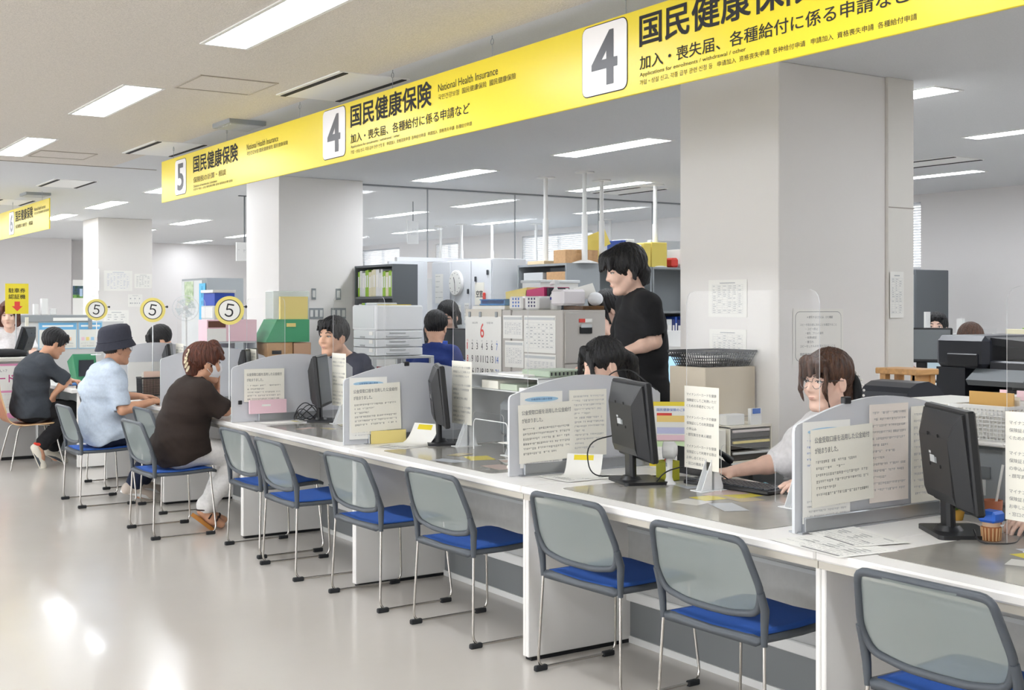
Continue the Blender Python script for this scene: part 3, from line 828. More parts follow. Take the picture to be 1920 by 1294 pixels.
# ---------------------------------------------------------------- people: smooth blended solids
class Field:
    def __init__(s, lo, hi, h):
        s.h = h; s.ax = [np.arange(lo[i], hi[i]+h, h, dtype=np.float32) for i in range(3)]
        s.d = np.full([len(a) for a in s.ax], 0.15, np.float32)
    def win(s, lo, hi, m):
        sl = []
        for i in range(3):
            a = max(0, int((lo[i]-m-s.ax[i][0])/s.h)); b = min(len(s.ax[i]), int((hi[i]+m-s.ax[i][0])/s.h)+2)
            if b <= a: return None, None
            sl.append(slice(a, b))
        P = np.stack(np.meshgrid(s.ax[0][sl[0]], s.ax[1][sl[1]], s.ax[2][sl[2]], indexing='ij'), -1)
        return tuple(sl), P
    def put(s, sl, b, k, cut=False):
        a = s.d[sl]
        if cut: a = -a
        h = np.clip(.5+.5*(b-a)/k, 0, 1) if k > 0 else (b > a).astype(np.float32)
        r = b*(1-h)+a*h-k*h*(1-h)
        s.d[sl] = -r if cut else r
    def cap(s, a, b, ra, rb, k=.02, cut=False):
        a = np.array(a, np.float32); b = np.array(b, np.float32); R = max(ra, rb)
        sl, P = s.win(np.minimum(a, b)-R, np.maximum(a, b)+R, k+3*s.h)
        if sl is None: return s
        ab = b-a; L = max(1e-9, float(ab@ab)); t = np.clip(((P-a)@ab)/L, 0, 1)
        s.put(sl, np.linalg.norm(P-a-t[..., None]*ab, axis=-1)-(ra+(rb-ra)*t), k, cut); return s
    def ell(s, c, r, k=.02, R=None, cut=False):
        c = np.array(c, np.float32); r = np.array(r, np.float32); m = r.max()
        sl, P = s.win(c-m, c+m, k+3*s.h)
        if sl is None: return s
        q = P-c
        if R is not None: q = q@np.array(R, np.float32)
        k0 = np.linalg.norm(q/r, axis=-1); k1 = np.linalg.norm(q/(r*r), axis=-1)+1e-9
        s.put(sl, k0*(k0-1)/k1, k, cut); return s
    def half(s, p, n, k=.004):
        """keep the side the normal points away from"""
        n = np.array(n, np.float32); n /= np.linalg.norm(n)
        sl, P = s.win([a[0] for a in s.ax], [a[-1] for a in s.ax], 0)
        s.put(sl, -((P-np.array(p, np.float32))@n), k, True); return s
    def wrinkle(s, amp, seed, fr=(30, 26, 42)):
        r = random.Random(seed); X = s.ax[0][:, None, None]; Y = s.ax[1][None, :, None]; Z = s.ax[2][None, None, :]
        for i in range(3):
            a, b, c, p = r.uniform(-1, 1)*fr[0], r.uniform(-1, 1)*fr[1], r.uniform(.5, 1)*fr[2], r.uniform(0, 6)
            w = np.sin(a*X+b*Y+c*Z+p+2*np.sin(9*X+7*Z+p))
            s.d += (amp*w*np.abs(w)).astype(np.float32)
        return s
    def mesh(s):
        d = s.d; n = d < 0
        nx, ny, nz = d.shape
        C = np.zeros((nx-1, ny-1, nz-1), np.int8)
        offs = [(i, j, k) for i in (0,1) for j in (0,1) for k in (0,1)]
        for i, j, k in offs: C += n[i:nx-1+i, j:ny-1+j, k:nz-1+k]
        I, J, K = np.nonzero((C > 0) & (C < 8))
        idx = np.full(C.shape, -1, np.int32); idx[I, J, K] = np.arange(len(I))
        pos = np.zeros((len(I), 3), np.float32); cnt = np.zeros(len(I), np.float32)
        for a in offs:
            for ax in range(3):
                if a[ax]: continue
                b = list(a); b[ax] = 1
                v0 = d[I+a[0], J+a[1], K+a[2]]; v1 = d[I+b[0], J+b[1], K+b[2]]
                m = (v0 < 0) != (v1 < 0); t = np.where(m, v0/np.where(m, v0-v1, 1), 0)
                q = np.zeros((len(I), 3), np.float32); q[:] = a; q[:, ax] += t
                pos += q*m[:, None]; cnt += m
        pos = pos/cnt[:, None]+np.stack([I, J, K], 1)
        vs = pos*s.h+np.array([a[0] for a in s.ax], np.float32)
        F = []
        for ax in range(3):
            o1, o2 = (ax+1) % 3, (ax+2) % 3
            sl0 = [slice(None)]*3; sl1 = [slice(None)]*3
            sl0[ax] = slice(0, -1); sl1[ax] = slice(1, None)
            ch = n[tuple(sl0)] != n[tuple(sl1)]
            p = np.argwhere(ch); p = p[(p[:, o1] > 0) & (p[:, o2] > 0)]
            p = p[(p[:, o1] < d.shape[o1]-1) & (p[:, o2] < d.shape[o2]-1)]
            def cell(q1, q2):
                c = p.copy(); c[:, o1] -= q1; c[:, o2] -= q2
                return idx[c[:, 0], c[:, 1], c[:, 2]]
            f = np.stack([cell(1, 1), cell(0, 1), cell(0, 0), cell(1, 0)], 1)
            inside = n[p[:, 0], p[:, 1], p[:, 2]]
            f[~inside] = f[~inside][:, ::-1]
            F.append(f)
        return vs, np.concatenate(F)

def solid(name, vs, fs, m, parent, off, label=None):
    me = bpy.data.meshes.new(name)
    nv, nf = len(vs), len(fs)
    me.vertices.add(nv); me.vertices.foreach_set('co', (np.asarray(vs, np.float64)-np.array(off)).astype(np.float32).ravel())
    me.loops.add(nf*4); me.loops.foreach_set('vertex_index', fs.astype(np.int32).ravel())
    me.polygons.add(nf); me.polygons.foreach_set('loop_start', np.arange(0, nf*4, 4, dtype=np.int32))
    me.polygons.foreach_set('loop_total', np.full(nf, 4, np.int32))
    me.polygons.foreach_set('use_smooth', np.ones(nf, bool))
    me.materials.append(m); me.update(calc_edges=True); me.validate()
    o = bpy.data.objects.new(name, me); COL.objects.link(o); o.parent = parent
    if label: o['label'] = label
    o['world'] = 1
    return o

def lerp(a, b, t): return [a[i]+(b[i]-a[i])*t for i in range(3)]

def hand_caps(w, d, n, side, curl, s=1.0):
    w, d, n = V(w), V(d).normalized(), V(n); n = (n-d*n.dot(d)).normalized()
    t = (d.cross(n) if side == 'R' else n.cross(d))          # towards the thumb
    out = []
    for off, L in ((.030, .070), (.010, .079), (-.010, .074), (-.029, .058)):
        b = w+d*(.088-.012*abs(off-.01)/.04)*s+t*off*s
        out.append((w+t*off*.55*s, b, .0145*s, .0115*s, .012))
        p = b; a = 0; rr = .0092*s
        for q, (f, c) in enumerate(((.42, .55), (.32, .8), (.26, .6))):
            a += c*curl*(1+.12*(off < 0))
            dd = d*math.cos(a)+n*math.sin(a)+t*off*1.2
            e = p+dd.normalized()*L*f*s
            out.append((p, e, rr, rr*.9, .003)); rr *= .92; p = e
    b = w+d*.022*s+t*.022*s+n*.006
    e = b+(d*.62+t*.68+n*.25).normalized()*.042*s; g = e+(d*.85+t*.25+n*(.2+.3*curl)).normalized()*.030*s
    out += [(b, e, .0145*s, .0115*s, .01), (e, g, .0112*s, .0095*s, .004)]
    return out

def person(label, S, group=None):
    f = V((math.cos(S['yaw']), math.sin(S['yaw']), 0)); l = V((-f.y, f.x, 0)); up = V((0,0,1))
    pel, che, nek, hd = [V(S[k]) for k in ('pel', 'chest', 'neck', 'head')]
    sw = S.get('sw', .17); hs = S.get('hs', 1.06); g = S.get('girth', 1.0); res = S.get('res', .006)
    gx = S.get('ground', (pel.x, pel.y))
    root = thing('person', label, 'person', (gx[0], gx[1], 0.0), group=group)
    off = (gx[0], gx[1], 0)
    mid = pel.lerp(che, .5); shc = che.lerp(nek, .74)
    spine = (nek-pel).normalized()
    torso = [(pel-l*.075, pel+l*.075, .108*g, .108*g, .05), (mid-l*.06, mid+l*.06, .104*g, .104*g, .06), (che-l*.075, che+l*.075, .105*g, .105*g, .06),
             (shc-l*(sw-.045), shc+l*(sw-.045), .058, .058, .05), (pel, che, .115*g, .12*g, .06), (che, nek, .10, .052, .05)]
    Rh = Matrix.Rotation(S.get('hyaw', S['yaw']), 3, 'Z') @ Matrix.Rotation(S.get('pitch', 0), 3, 'Y') @ Matrix.Rotation(S.get('roll', 0), 3, 'X')
    Rn = np.array(Rh)
    H_ = lambda p: hd+Rh@(V(p)*hs)
    pts = [pel, che, nek, hd+V((0,0,.15)), hd-f*.14, hd+f*.16]
    arms, legs = {}, {}
    for sd, sg in (('R', -1), ('L', 1)):
        sh = shc+l*sw*sg-up*.01
        A = S.get('arm'+sd)
        if A:
            arms[sd] = (sh, V(A[0]), V(A[1]), A[2], A[3], A[4] if len(A) > 4 else .4); pts += [sh, V(A[0]), V(A[1])+V(A[2]).normalized()*.2]
        Lg = S.get('leg'+sd)
        if Lg:
            hp = pel+l*.092*sg
            legs[sd] = (hp, V(Lg[0]), V(Lg[1]), V(Lg[2])); pts += [hp, V(Lg[0]), V(Lg[1]), V(Lg[2])]
    lo = [min(p[i] for p in pts)-.19 for i in range(3)]; hi = [max(p[i] for p in pts)+.19 for i in range(3)]
    lo[2] = max(lo[2], -.02)
    B = Field(lo, hi, res)
    for a, b, ra, rb, k in torso: B.cap(a, b, ra, rb, k)
    for sd, (sh, el, wr, hdr, pn, cu) in arms.items():
        B.cap(sh, el, .046, .037, .03); B.cap(el, el.lerp(wr, .35), .037, .038, .02); B.cap(el.lerp(wr, .3), wr, .038, .0245, .02)
        for a, b, ra, rb, k in hand_caps(wr, hdr, pn, sd, cu): B.cap(a, b, ra, rb, k)
    for sd, (hp, kn, an, to) in legs.items():
        B.cap(hp, kn, .084*g, .055, .04); B.cap(kn, kn.lerp(an, .35), .054, .054, .02); B.cap(kn.lerp(an, .35), an, .054, .035, .02)
        B.cap(an, an.lerp(to, .5)-up*.02, .034, .034, .02); B.cap(an.lerp(to, .4)-up*.018, to, .034, .026, .02)
    # neck and head
    nr = S.get('nr', .054); B.cap(nek-up*.02, H_((-.020, 0, -.045)), nr+.003, nr, .025)
    e = lambda c, r, k=.02, cut=False: B.ell(H_(c), [x*hs for x in r], k*hs, Rn, cut)
    c_ = lambda a, b, ra, rb, k=.01, cut=False: B.cap(H_(a), H_(b), ra*hs, rb*hs, k*hs, cut)
    e((-.012, 0, .035), (.096, .076, .086), .02); e((.028, 0, -.032), (.062, .058, .080), .035); c_((.066, -.010, -.102), (.066, .010, -.102), .018, .018, .022)
    c_((-.005, -.05, -.055), (.045, -.022, -.098), .02, .016, .03); c_((-.005, .05, -.055), (.045, .022, -.098), .02, .016, .03)
    c_((.082, 0, .012), (.101, 0, -.026), .0065, .0105, .014); c_((.090, -.012, -.031), (.090, .012, -.031), .007, .007, .01)
    for s in (-1, 1):
        e((.105, .034*s, .004), (.024, .020, .014), .012, True)
        e((.062, .038*s, -.032), (.022, .018, .020), .02)
        e((-.008, .078*s, -.012), (.020, .009, .032), .008); e((-.002, .088*s, -.010), (.010, .006, .020), .006, True)
    c_((.086, -.012, -.064), (.086, .012, -.064), .006, .006, .01)
    vs, fs = B.mesh(); solid('body', vs, fs, S.get('skin', M_skin), root, off)
    # face details
    M4 = Matrix.Translation(hd) @ Rh.to_4x4() @ Matrix.Scale(hs, 4)
    if S.get('face', True):
        for s in (-1, 1):
            q = MB(); q.M = M4
            q.sphere((.0745, .033*s, .003), (.0110, .0135, .0052), M_eyew, 14, 10); q.sphere((.0775, .032*s, .003), (.0094, .0064, .0050), M_iris, 12, 8)
            q.tube([(.083, .018*s, .0055), (.0872, .030*s, .0090), (.0815, .044*s, .0068), (.073, .050*s, .003)], .0018, M_hair, 6)
            q.build('eye', root)
            q = MB(); q.M = M4
            q.tube([(.091, .016*s, .026), (.088, .032*s, .031), (.074, .050*s, .025)], [.0026, .003, .0016], S.get('hairm', M_hair), 6); q.build('eyebrow', root)
        q = MB(); q.M = M4
        q.sphere((.0900, 0, -.0605), (.0045, .016, .0030), M_lip, 12, 8).sphere((.0888, 0, -.0665), (.0048, .013, .0034), M_lip, 12, 8); q.build('mouth', root)
    # hair
    if S.get('hair'):
        hl = .17
        Hh = Field((-.20, -.16, S.get('hairlow', -.20)), (.17, .16, .18), S.get('hres', .0045))
        for op in S['hair']:
            k = op[0]
            if k == 'e': Hh.ell(op[1], op[2], op[3] if len(op) > 3 else .015)
            elif k == '-e': Hh.ell(op[1], op[2], op[3] if len(op) > 3 else .01, cut=True)
            elif k == 'c': Hh.cap(op[1], op[2], op[3], op[4], op[5] if len(op) > 5 else .012)
            elif k == '-c': Hh.cap(op[1], op[2], op[3], op[4], .008, cut=True)
            elif k == 'h': Hh.half(op[1], op[2], .006)
        X = Hh.ax[0][:, None, None]; Y = Hh.ax[1][None, :, None]; Z = Hh.ax[2][None, None, :]
        th = np.arctan2(Y, X+.012+0*Z); am = S.get('strand', .0022)
        Hh.d += (am*(np.sin(th*23+3*np.sin(Z*30))+.7*np.sin(th*41+Z*25+X*30))).astype(np.float32)
        vs, fs = Hh.mesh(); vs = (vs*hs)@Rn.T+np.array(hd)
        solid('hair', vs, fs, S.get('hairm', M_hair), root, off)
    # clothes
    cres = S.get('cres', .008)
    if S.get('shirt'):
        inf = S.get('loose', .014)
        C = Field(lo, hi, cres)
        for a, b, ra, rb, k in torso[:5]: C.cap(a, b, ra+inf, rb+inf, k)
        for sd, (hp, kn, an, to) in legs.items(): C.cap(hp, hp.lerp(kn, .22), .084*g+inf+.012, .082*g+inf+.008, .05)
        C.cap(che, che.lerp(nek, .9), .10+inf, .062+inf*.6, .05)
        if S.get('skirt'):
            for p, r in S['skirt']: C.cap(lerp(p, p, 0), lerp(p, p, 0), r, r, .05)
        C.ell(nek+up*.035+f*.012, (.064, .064, .052), .006, cut=True)
        sl = S.get('sleeve', .6); si = S.get('sleeve_loose', .016)
        for sd, (sh, el, wr, *_r) in arms.items():
            if sl <= 1:
                e2 = sh.lerp(el, sl); C.cap(sh, e2, .048+si, .044+si, .03); dv_ = (el-sh).normalized(); C.cap(e2, e2+dv_*.10, .036, .034, .004, cut=True)
                C.ell(e2+dv_*.055, (.066, .066, .05), .004, Matrix(((1,0,0),(0,1,0),(0,0,1))) if abs(dv_.z) > .7 else dv_.to_track_quat('Z', 'Y').to_matrix(), cut=True)
            else:
                C.cap(sh, el, .048+si, .040+si, .03); C.cap(el, el.lerp(wr, sl-1), .040+si, .030+si, .02)
        hem = S.get('hem')
        if hem is not None: C.half((pel.x, pel.y, hem), tuple(f*S.get('hemtilt', 0)-up), .006)
        C.wrinkle(S.get('wr', .004), 3)
        vs, fs = C.mesh(); solid(S.get('topname', 'shirt'), vs, fs, S['shirt'], root, off)
    if S.get('trousers') and legs:
        T = Field(lo, hi, cres)
        for a, b, ra, rb, k in torso[:1]: T.cap(a, b, ra+.013, rb+.013, .05)
        T.cap(pel, pel.lerp(che, .22), .098*g, .090*g, .015)
        tl = S.get('tl', .012)
        for sd, (hp, kn, an, to) in legs.items():
            T.cap(hp, kn, .084*g+min(tl, .012), .060+tl, .04); T.cap(kn, an.lerp(kn, S.get('cuff', .12)), .060+tl, .040+tl*1.3, .02)
        T.wrinkle(.0035, 5)
        vs, fs = T.mesh(); solid('trousers', vs, fs, S['trousers'], root, off)
    if S.get('shoe'):
        for sd, (hp, kn, an, to) in legs.items():
            d = (to-an); d = V((d.x, d.y, d.z)); fl = V((d.x, d.y, 0))
            heel = an-(d.normalized()*.045)-up*.035 if d.z > -.12 else an+V((-.055, 0, 0))*1.0
            if d.z <= -.12: heel = an-V((f.x*.04, f.y*.04, .02))
            Sh = Field([min(heel[i], to[i], an[i])-.08 for i in range(3)], [max(heel[i], to[i], an[i])+.08 for i in range(3)], .005)
            bt = to+d.normalized()*.02
            Sh.cap(heel, bt, .040, .037, .02); Sh.cap(heel.lerp(bt, .05)+up*.025, heel.lerp(bt, .45)+up*.02, .036, .034, .025)
            nrm = (bt-heel).normalized(); side = nrm.cross(up).normalized(); un = side.cross(nrm)
            Sh.half(heel-un*.030, -un, .006)
            vs, fs = Sh.mesh(); so = solid('shoe', vs, fs, S['shoe'], root, off)
            so.location = (0, 0, 0)
            q = MB(); F = frame(tuple(heel-un*.024-nrm*.042), tuple(nrm), tuple(side))
            L = (bt-heel).length+.082
            q.prism([(L*(.5-.5*math.cos(a)), .041*math.sin(a)*(1 if 1 else 0)) for a in [PI*k/12 for k in range(13)]] + [(L*(.5-.5*math.cos(a)), -.041*math.sin(a)) for a in [PI*k/12 for k in range(12, -1, -1)][1:-1]], F if F.to_3x3().col[2].dot(un) > 0 else F, .022, S.get('solem', M_offw))
            q.build('sole', so)
    return root, M4, dict(arms=arms, legs=legs, H=H_, off=off, f=f, l=l, hd=hd)

# hair recipes in head space (x forward, z up)
def short_hair(front=.062, low=-.075, vol=0.0):
    return [('e', (-.016, 0, .040), (.106+vol, .088+vol, .096+vol)), ('-e', (.095, 0, -.045), (.075, .078, .098)), ('-e', (.045, 0, -.085), (.085, .12, .062)),
            ('-e', (.005, .095, -.03), (.03, .03, .045)), ('-e', (.005, -.095, -.03), (.03, .03, .045)),
            *[('c', (.074-abs(y)*.2, y*.85, .092), (.103-abs(y)*.32+.003*(i % 2), y, front+.012*((i*5) % 3)-.006), .017, .006, .008) for i, y in enumerate((-.058, -.042, -.027, -.012, .004, .019, .034, .048, .060))],
            ('h', (-.06, 0, low), (-.2, 0, -1))]
def mop_hair():
    return [('e', (-.020, 0, .046), (.116, .098, .104)), ('e', (.045, 0, .085), (.075, .075, .045)), ('-e', (.095, 0, -.055), (.070, .088, .090)), ('-e', (.045, 0, -.095), (.085, .12, .062)),
            ('-e', (.008, .100, -.032), (.028, .028, .042)), ('-e', (.008, -.100, -.032), (.028, .028, .042)),
            ('c', (.088, -.05, .085), (.112, -.052, .035), .024, .010), ('c', (.094, -.02, .092), (.122, -.014, .030), .024, .010), ('c', (.092, .02, .090), (.118, .024, .036), .024, .010), ('c', (.084, .055, .08), (.098, .066, .022), .022, .010),
            ('c', (-.03, .075, .0), (-.02, .086, -.045), .02, .012), ('c', (-.09, .0, -.03), (-.085, 0, -.085), .05, .035), ('h', (-.06, 0, -.105), (-.2, 0, -1))]
def bob_hair(low=-.14, fringe=True):
    fr = [('c', (.075, -.045, .085), (.085, -.058, .02), .022, .010), ('c', (.085, .0, .092), (.099, 0, .04), .022, .010), ('c', (.075, .045, .085), (.085, .058, .02), .022, .010)] if fringe else []
    return [('e', (-.018, 0, .040), (.108, .092, .097)), ('c', (-.05, .055, .0), (-.045, .068, low), .045, .034), ('c', (-.05, -.055, .0), (-.045, -.068, low), .045, .034), ('c', (-.07, 0, 0), (-.07, 0, low), .06, .05),
            ('-e', (.095, 0, -.05), (.078, .070, .100))] + fr + [
            ('c', (.05, .072, .05), (.045, .080, -.09), .018, .012), ('c', (.05, -.072, .05), (.045, -.080, -.09), .018, .012)]

def cloth(n, c, **k): return mat(n, c, .92, bump=.25, bscale=420, noise=.05, nscale=60, **k)
K_char = cloth('charcoal_cotton', '#3e434a'); K_black = cloth('black_cotton', '#19191c'); K_blue = cloth('pale_blue_shirt', '#c3d0e0'); K_navy = cloth('navy_denim', '#1d2740')
K_brown = cloth('dark_brown_knit', '#2c211c'); K_white = cloth('white_trousers', '#eceae8'); K_navyp = cloth('navy_polo', '#3a3d4d'); K_wh = cloth('white_blouse', '#f0eef0')
K_vest = cloth('dark_vest', '#3a332e'); K_gr = cloth('grey_cardigan', '#9a9fa2'); K_bl = cloth('blue_polo', '#263a7d'); K_lg = cloth('light_green_top', '#a9cf8a')
K_hat = cloth('navy_hat', '#3b3d49'); K_shoe = mat('beige_shoe', '#c9bcb0', .8); K_sneak = mat('cream_sneaker', '#e5dfd0', .7); K_bshoe = mat('black_shoe', '#1a1a1b', .5)

# the man in charcoal on the wooden chair
r, M4, X = person('person in charcoal tee and black trousers hunched on a wooden chair', dict(yaw=.05, pel=(2.47, 11.79, .535), chest=(2.50, 11.79, .84), neck=(2.59, 11.78, 1.0), head=(2.69, 11.77, 1.125), pitch=.42, skin=M_skin2, res=.0065, girth=1.05,
    armR=((2.76, 11.60, .79), (2.66, 11.66, .66), (-.3, .2, -1), (-.6, .8, 0), .8), armL=((2.80, 12.02, .79), (2.86, 11.86, .77), (.5, -1, 0), (0, 0, -1), .5),
    legR=((2.83, 11.70, .50), (2.53, 11.64, .19), (2.55, 11.63, .035)), legL=((2.87, 11.93, .50), (2.68, 11.90, .12), (2.79, 11.90, .035)),
    shirt=K_char, sleeve=.92, loose=.024, hem=.455, trousers=K_black, tl=.022, shoe=K_sneak, solem=M_cgrey, hair=short_hair(.055, -.09, .004)))
for sd, (hp, kn, an, to) in X['legs'].items():
    if sd == 'R':
        q = MB().tube([tuple(an+V((-.0, 0, .03))+V((.04*math.cos(a), .04*math.sin(a), 0))) for a in [2*PI*k/14 for k in range(14)]], .014, mat('red_sock', '#d8412f', .9), 8, closed=True); q.build('sock', r)

# the man in the bucket hat
r, M4, X = person('person in pale blue shirt and navy bucket hat reaching onto the counter', dict(yaw=.06, pel=(2.48, 9.37, .535), chest=(2.49, 9.37, .85), neck=(2.535, 9.37, 1.005), head=(2.595, 9.38, 1.150), hyaw=.12, skin=M_skin2, sw=.175, girth=1.06,
    armR=((2.57, 9.13, .70), (2.80, 9.13, .755), (1, .22, -.05), (0, 0, -1), .35), armL=((2.66, 9.64, .77), (2.83, 9.56, .765), (1, -.2, -.05), (0, 0, -1), .45),
    legR=((2.90, 9.27, .46), (2.68, 9.27, .10), (2.80, 9.26, .04)), legL=((2.94, 9.50, .46), (2.83, 9.50, .10), (2.95, 9.50, .04)),
    shirt=K_blue, sleeve=.80, loose=.024, sleeve_loose=.024, hem=.46, hemtilt=.2, wr=.006, trousers=K_navy, tl=.02, shoe=K_shoe, hair=short_hair(.04, -.085)))
hat = MB(); hat.M = M4
prof = [(.098, .030), (.100, .045), (.099, .085), (.094, .125), (.080, .146), (.04, .152), (.0, .153)]
def ring(rx, ry, cx, z): return [(cx+rx*math.cos(2*PI*k/28), ry*math.sin(2*PI*k/28), z) for k in range(28)]
def tilt(q): return [(x, y, z+.16*x) for x, y, z in q]
def loft(mb, rings, m, cap=True):
    n = len(rings[0]); vs = [p for q in rings for p in q]
    mb.add(vs, [(i*n+k, i*n+(k+1) % n, (i+1)*n+(k+1) % n, (i+1)*n+k) for i in range(len(rings)-1) for k in range(n)], m, True)
    if cap: mb.add(rings[-1], [tuple(range(n))], m, True)
loft(hat, [tilt(q) for q in (ring(.142, .126, -.008, .0), ring(.144, .128, -.008, .006), ring(.120, .105, -.014, .056), ring(.118, .103, -.016, .10), ring(.110, .096, -.018, .142), ring(.090, .078, -.020, .163), ring(.05, .04, -.02, .170))], K_hat)
loft(hat, [tilt(ring(.142, .126, -.008, .0)), tilt(ring(.110, .096, -.014, .05))], K_hat, False)
hat.tube([(p[0], p[1], p[2]) for p in tilt(ring(.121, .106, -.014, .058))], .004, K_hat, 6, closed=True)
hat.build('bucket_hat', r)
def glasses(r, M4, m, R=.021):
    q = MB(); q.M = M4
    for s in (-1, 1):
        q.tube([(.098-.006*abs(math.cos(a)), .033*s+R*1.08*math.cos(a), .0+R*math.sin(a)) for a in [2*PI*k/18 for k in range(18)]], .0012, m, 6, closed=True)
        q.tube([(.092, (.033+R*1.05)*s, .006), (.05, .076*s, .008), (-.005, .086*s, .004)], .0013, m, 6)
    q.tube([(.098, -.013, .004), (.102, 0, .007), (.098, .013, .004)], .0012, m, 6)
    q.build('glasses', r)
glasses(r, M4, mat('dark_frame', '#2a2a2c', .3))

# the woman in the brown top
r, M4, X = person('person in dark brown top, white trousers and mask with hair in a claw clip', dict(yaw=.0, pel=(2.565, 7.88, .54), chest=(2.645, 7.88, .81), neck=(2.685, 7.88, .955), head=(2.755, 7.88, 1.088), hyaw=-.02, pitch=.05, skin=M_skin2, sw=.165, girth=1.07, hs=1.09,
    armR=((2.815, 7.69, .79), (2.92, 7.84, .775), (.1, 1, 0), (0, 0, -1), .4), armL=((2.87, 8.04, .78), (2.86, 7.95, .93), (-.05, -.25, 1), (-1, -.1, 0), .8),
    legR=((2.97, 7.80, .475), (2.72, 7.81, .125), (2.835, 7.79, .03)), legL=((2.99, 7.99, .475), (2.79, 7.96, .10), (2.91, 7.95, .03)),
    shirt=K_brown, topname='knit_top', sleeve=.88, loose=.026, sleeve_loose=.03, hem=.46, hemtilt=.34, wr=.004, trousers=K_white, tl=.016, cuff=.06, hairm=M_hairr,
    hair=[('e', (-.018, 0, .038), (.108, .092, .096)), ('-e', (.100, 0, -.05), (.072, .10, .090)), ('-e', (.045, 0, -.095), (.085, .12, .070)), ('-e', (.010, -.1, -.03), (.028, .03, .04)), ('-e', (.010, .1, -.03), (.028, .03, .04)),
          ('e', (-.095, 0, .02), (.038, .05, .068)), ('c', (-.07, 0, -.03), (-.06, 0, -.09), .05, .04), ('c', (.05, 0, .105), (.100, 0, .066), .040, .020), ('c', (.05, -.05, .08), (.09, -.055, .035), .028, .014), ('c', (.05, .05, .08), (.09, .055, .035), .028, .014), ('h', (-.06, 0, -.11), (-.2, 0, -1))]))
q = MB(); q.M = M4
for k, z in enumerate((.065, .04, .015, -.012, -.035)):
    q.tube([(-.118-.012*math.sin(k*.8)+.006*math.sin(a), -.035-.012*k*.3+.0165*math.cos(a)*.8, z+.0165*math.sin(a)) for a in [2*PI*i/14 for i in range(14)]], .004, mat('ivory_clip', '#e6d8b8', .35), 6, closed=True)
q.build('hair_claw', r)
q = MB(); q.M = M4; vs = []
for i in range(9):
    for j in range(9):
        u = -1+2*i/8; w = -1+2*j/8
        x = .110-.080*abs(u)**2.2-.012*w*w-.012*(w < 0)*abs(w); vs.append((x, .072*u, -.042+.048*w*(1-.25*abs(u))))
q.add(vs, [(i*9+j, (i+1)*9+j, (i+1)*9+j+1, i*9+j+1) for i in range(8) for j in range(8)], mat('mask_white', '#f1eff0', .8), True)
for s in (-1, 1): q.tube([(.034, .071*s, -.012), (.01, .083*s, .0), (-.012, .088*s, .008)], .0013, M_paper, 5); q.tube([(.034, .070*s, -.070), (.01, .080*s, -.05), (-.012, .086*s, -.03)], .0013, M_paper, 5)
q.build('face_mask', r)
M_strap = mat('dark_strap', '#2d1a14', .5); M_cork = mat('cork_sole', '#b5772f', .7)
for sd, (hp, kn, an, to) in X['legs'].items():
    d = (to-an).normalized(); heel = an-d*.045-V((0,0,.045)); side = d.cross(V((0,0,1))).normalized(); un = side.cross(d)
    F = frame(tuple(heel-un*.012-d*.03), tuple(d), tuple(side)); L = .245
    if F.to_3x3().col[2].dot(un) < 0: F = frame(tuple(heel-un*.012-d*.03), tuple(d), tuple(-side))
    q = MB().prism([(L*(.5-.5*math.cos(a)), .040*math.sin(a)) for a in [2*PI*k/24 for k in range(24)]][::-1], F, .024, M_cork)
    so = q.build('sandal', r, label='cork wedge sandal')
    for t, rr in ((.42, .040), (.72, .036)):
        c = heel.lerp(to, t)+un*.0
        q = MB().tube([tuple(c+side*rr*math.cos(a)+un*(rr*math.sin(a)+.0)) for a in [PI*k/10 for k in range(11)]], .006, M_strap, 6); q.build('strap', so)
    q = MB().tube([tuple(an+V((0,0,.01))+V((.043*math.cos(a), .043*math.sin(a), .0))) for a in [2*PI*k/14 for k in range(14)]], .005, M_strap, 6, closed=True); q.build('strap', so)

# clerk in the navy shirt
person('person in navy shirt with short black hair beside the column with switches', dict(yaw=PI+.12, pel=(4.02, 8.10, .56), chest=(3.95, 8.08, .93), neck=(3.875, 8.065, 1.09), head=(3.76, 8.05, 1.245), hyaw=PI+.42, hs=1.12, skin=M_skin, sw=.185, loose=.018, girth=1.05,
    armR=((3.85, 8.34, .85), (3.62, 8.22, .765), (-1, -.2, 0), (0, 0, -1), .4), armL=((3.85, 7.80, .85), (3.62, 7.94, .765), (-1, .2, 0), (0, 0, -1), .4),
    legR=((3.60, 8.22, .50), (3.66, 8.22, .1), (3.54, 8.22, .04)), legL=((3.60, 7.96, .50), (3.66, 7.96, .1), (3.54, 7.96, .04)),
    shirt=K_navyp, sleeve=.9, hem=.46, trousers=K_black, shoe=K_bshoe, hair=short_hair(.050, -.085, .003)))
# clerk with lowered head
person('person with lowered black haired head behind the far divider by the number disc', dict(yaw=PI, pel=(4.0, 11.85, .55), chest=(3.90, 11.85, .87), neck=(3.82, 11.85, 1.01), head=(3.70, 11.85, 1.135), pitch=.6, hyaw=PI-.25, hs=1.1, res=.008, cres=.010,
    armR=((3.80, 12.1, .82), (3.55, 11.95, .765), (-1, -.2, 0), (0, 0, -1)), armL=((3.80, 11.6, .82), (3.55, 11.75, .765), (-1, .2, 0), (0, 0, -1)), legR=((3.6, 11.97, .5), (3.65, 11.97, .1), (3.53, 11.97, .04)), legL=((3.6, 11.73, .5), (3.65, 11.73, .1), (3.53, 11.73, .04)),
    shirt=K_wh, hem=.46, trousers=K_black, shoe=K_bshoe, hair=short_hair(.05, -.09, .006)))
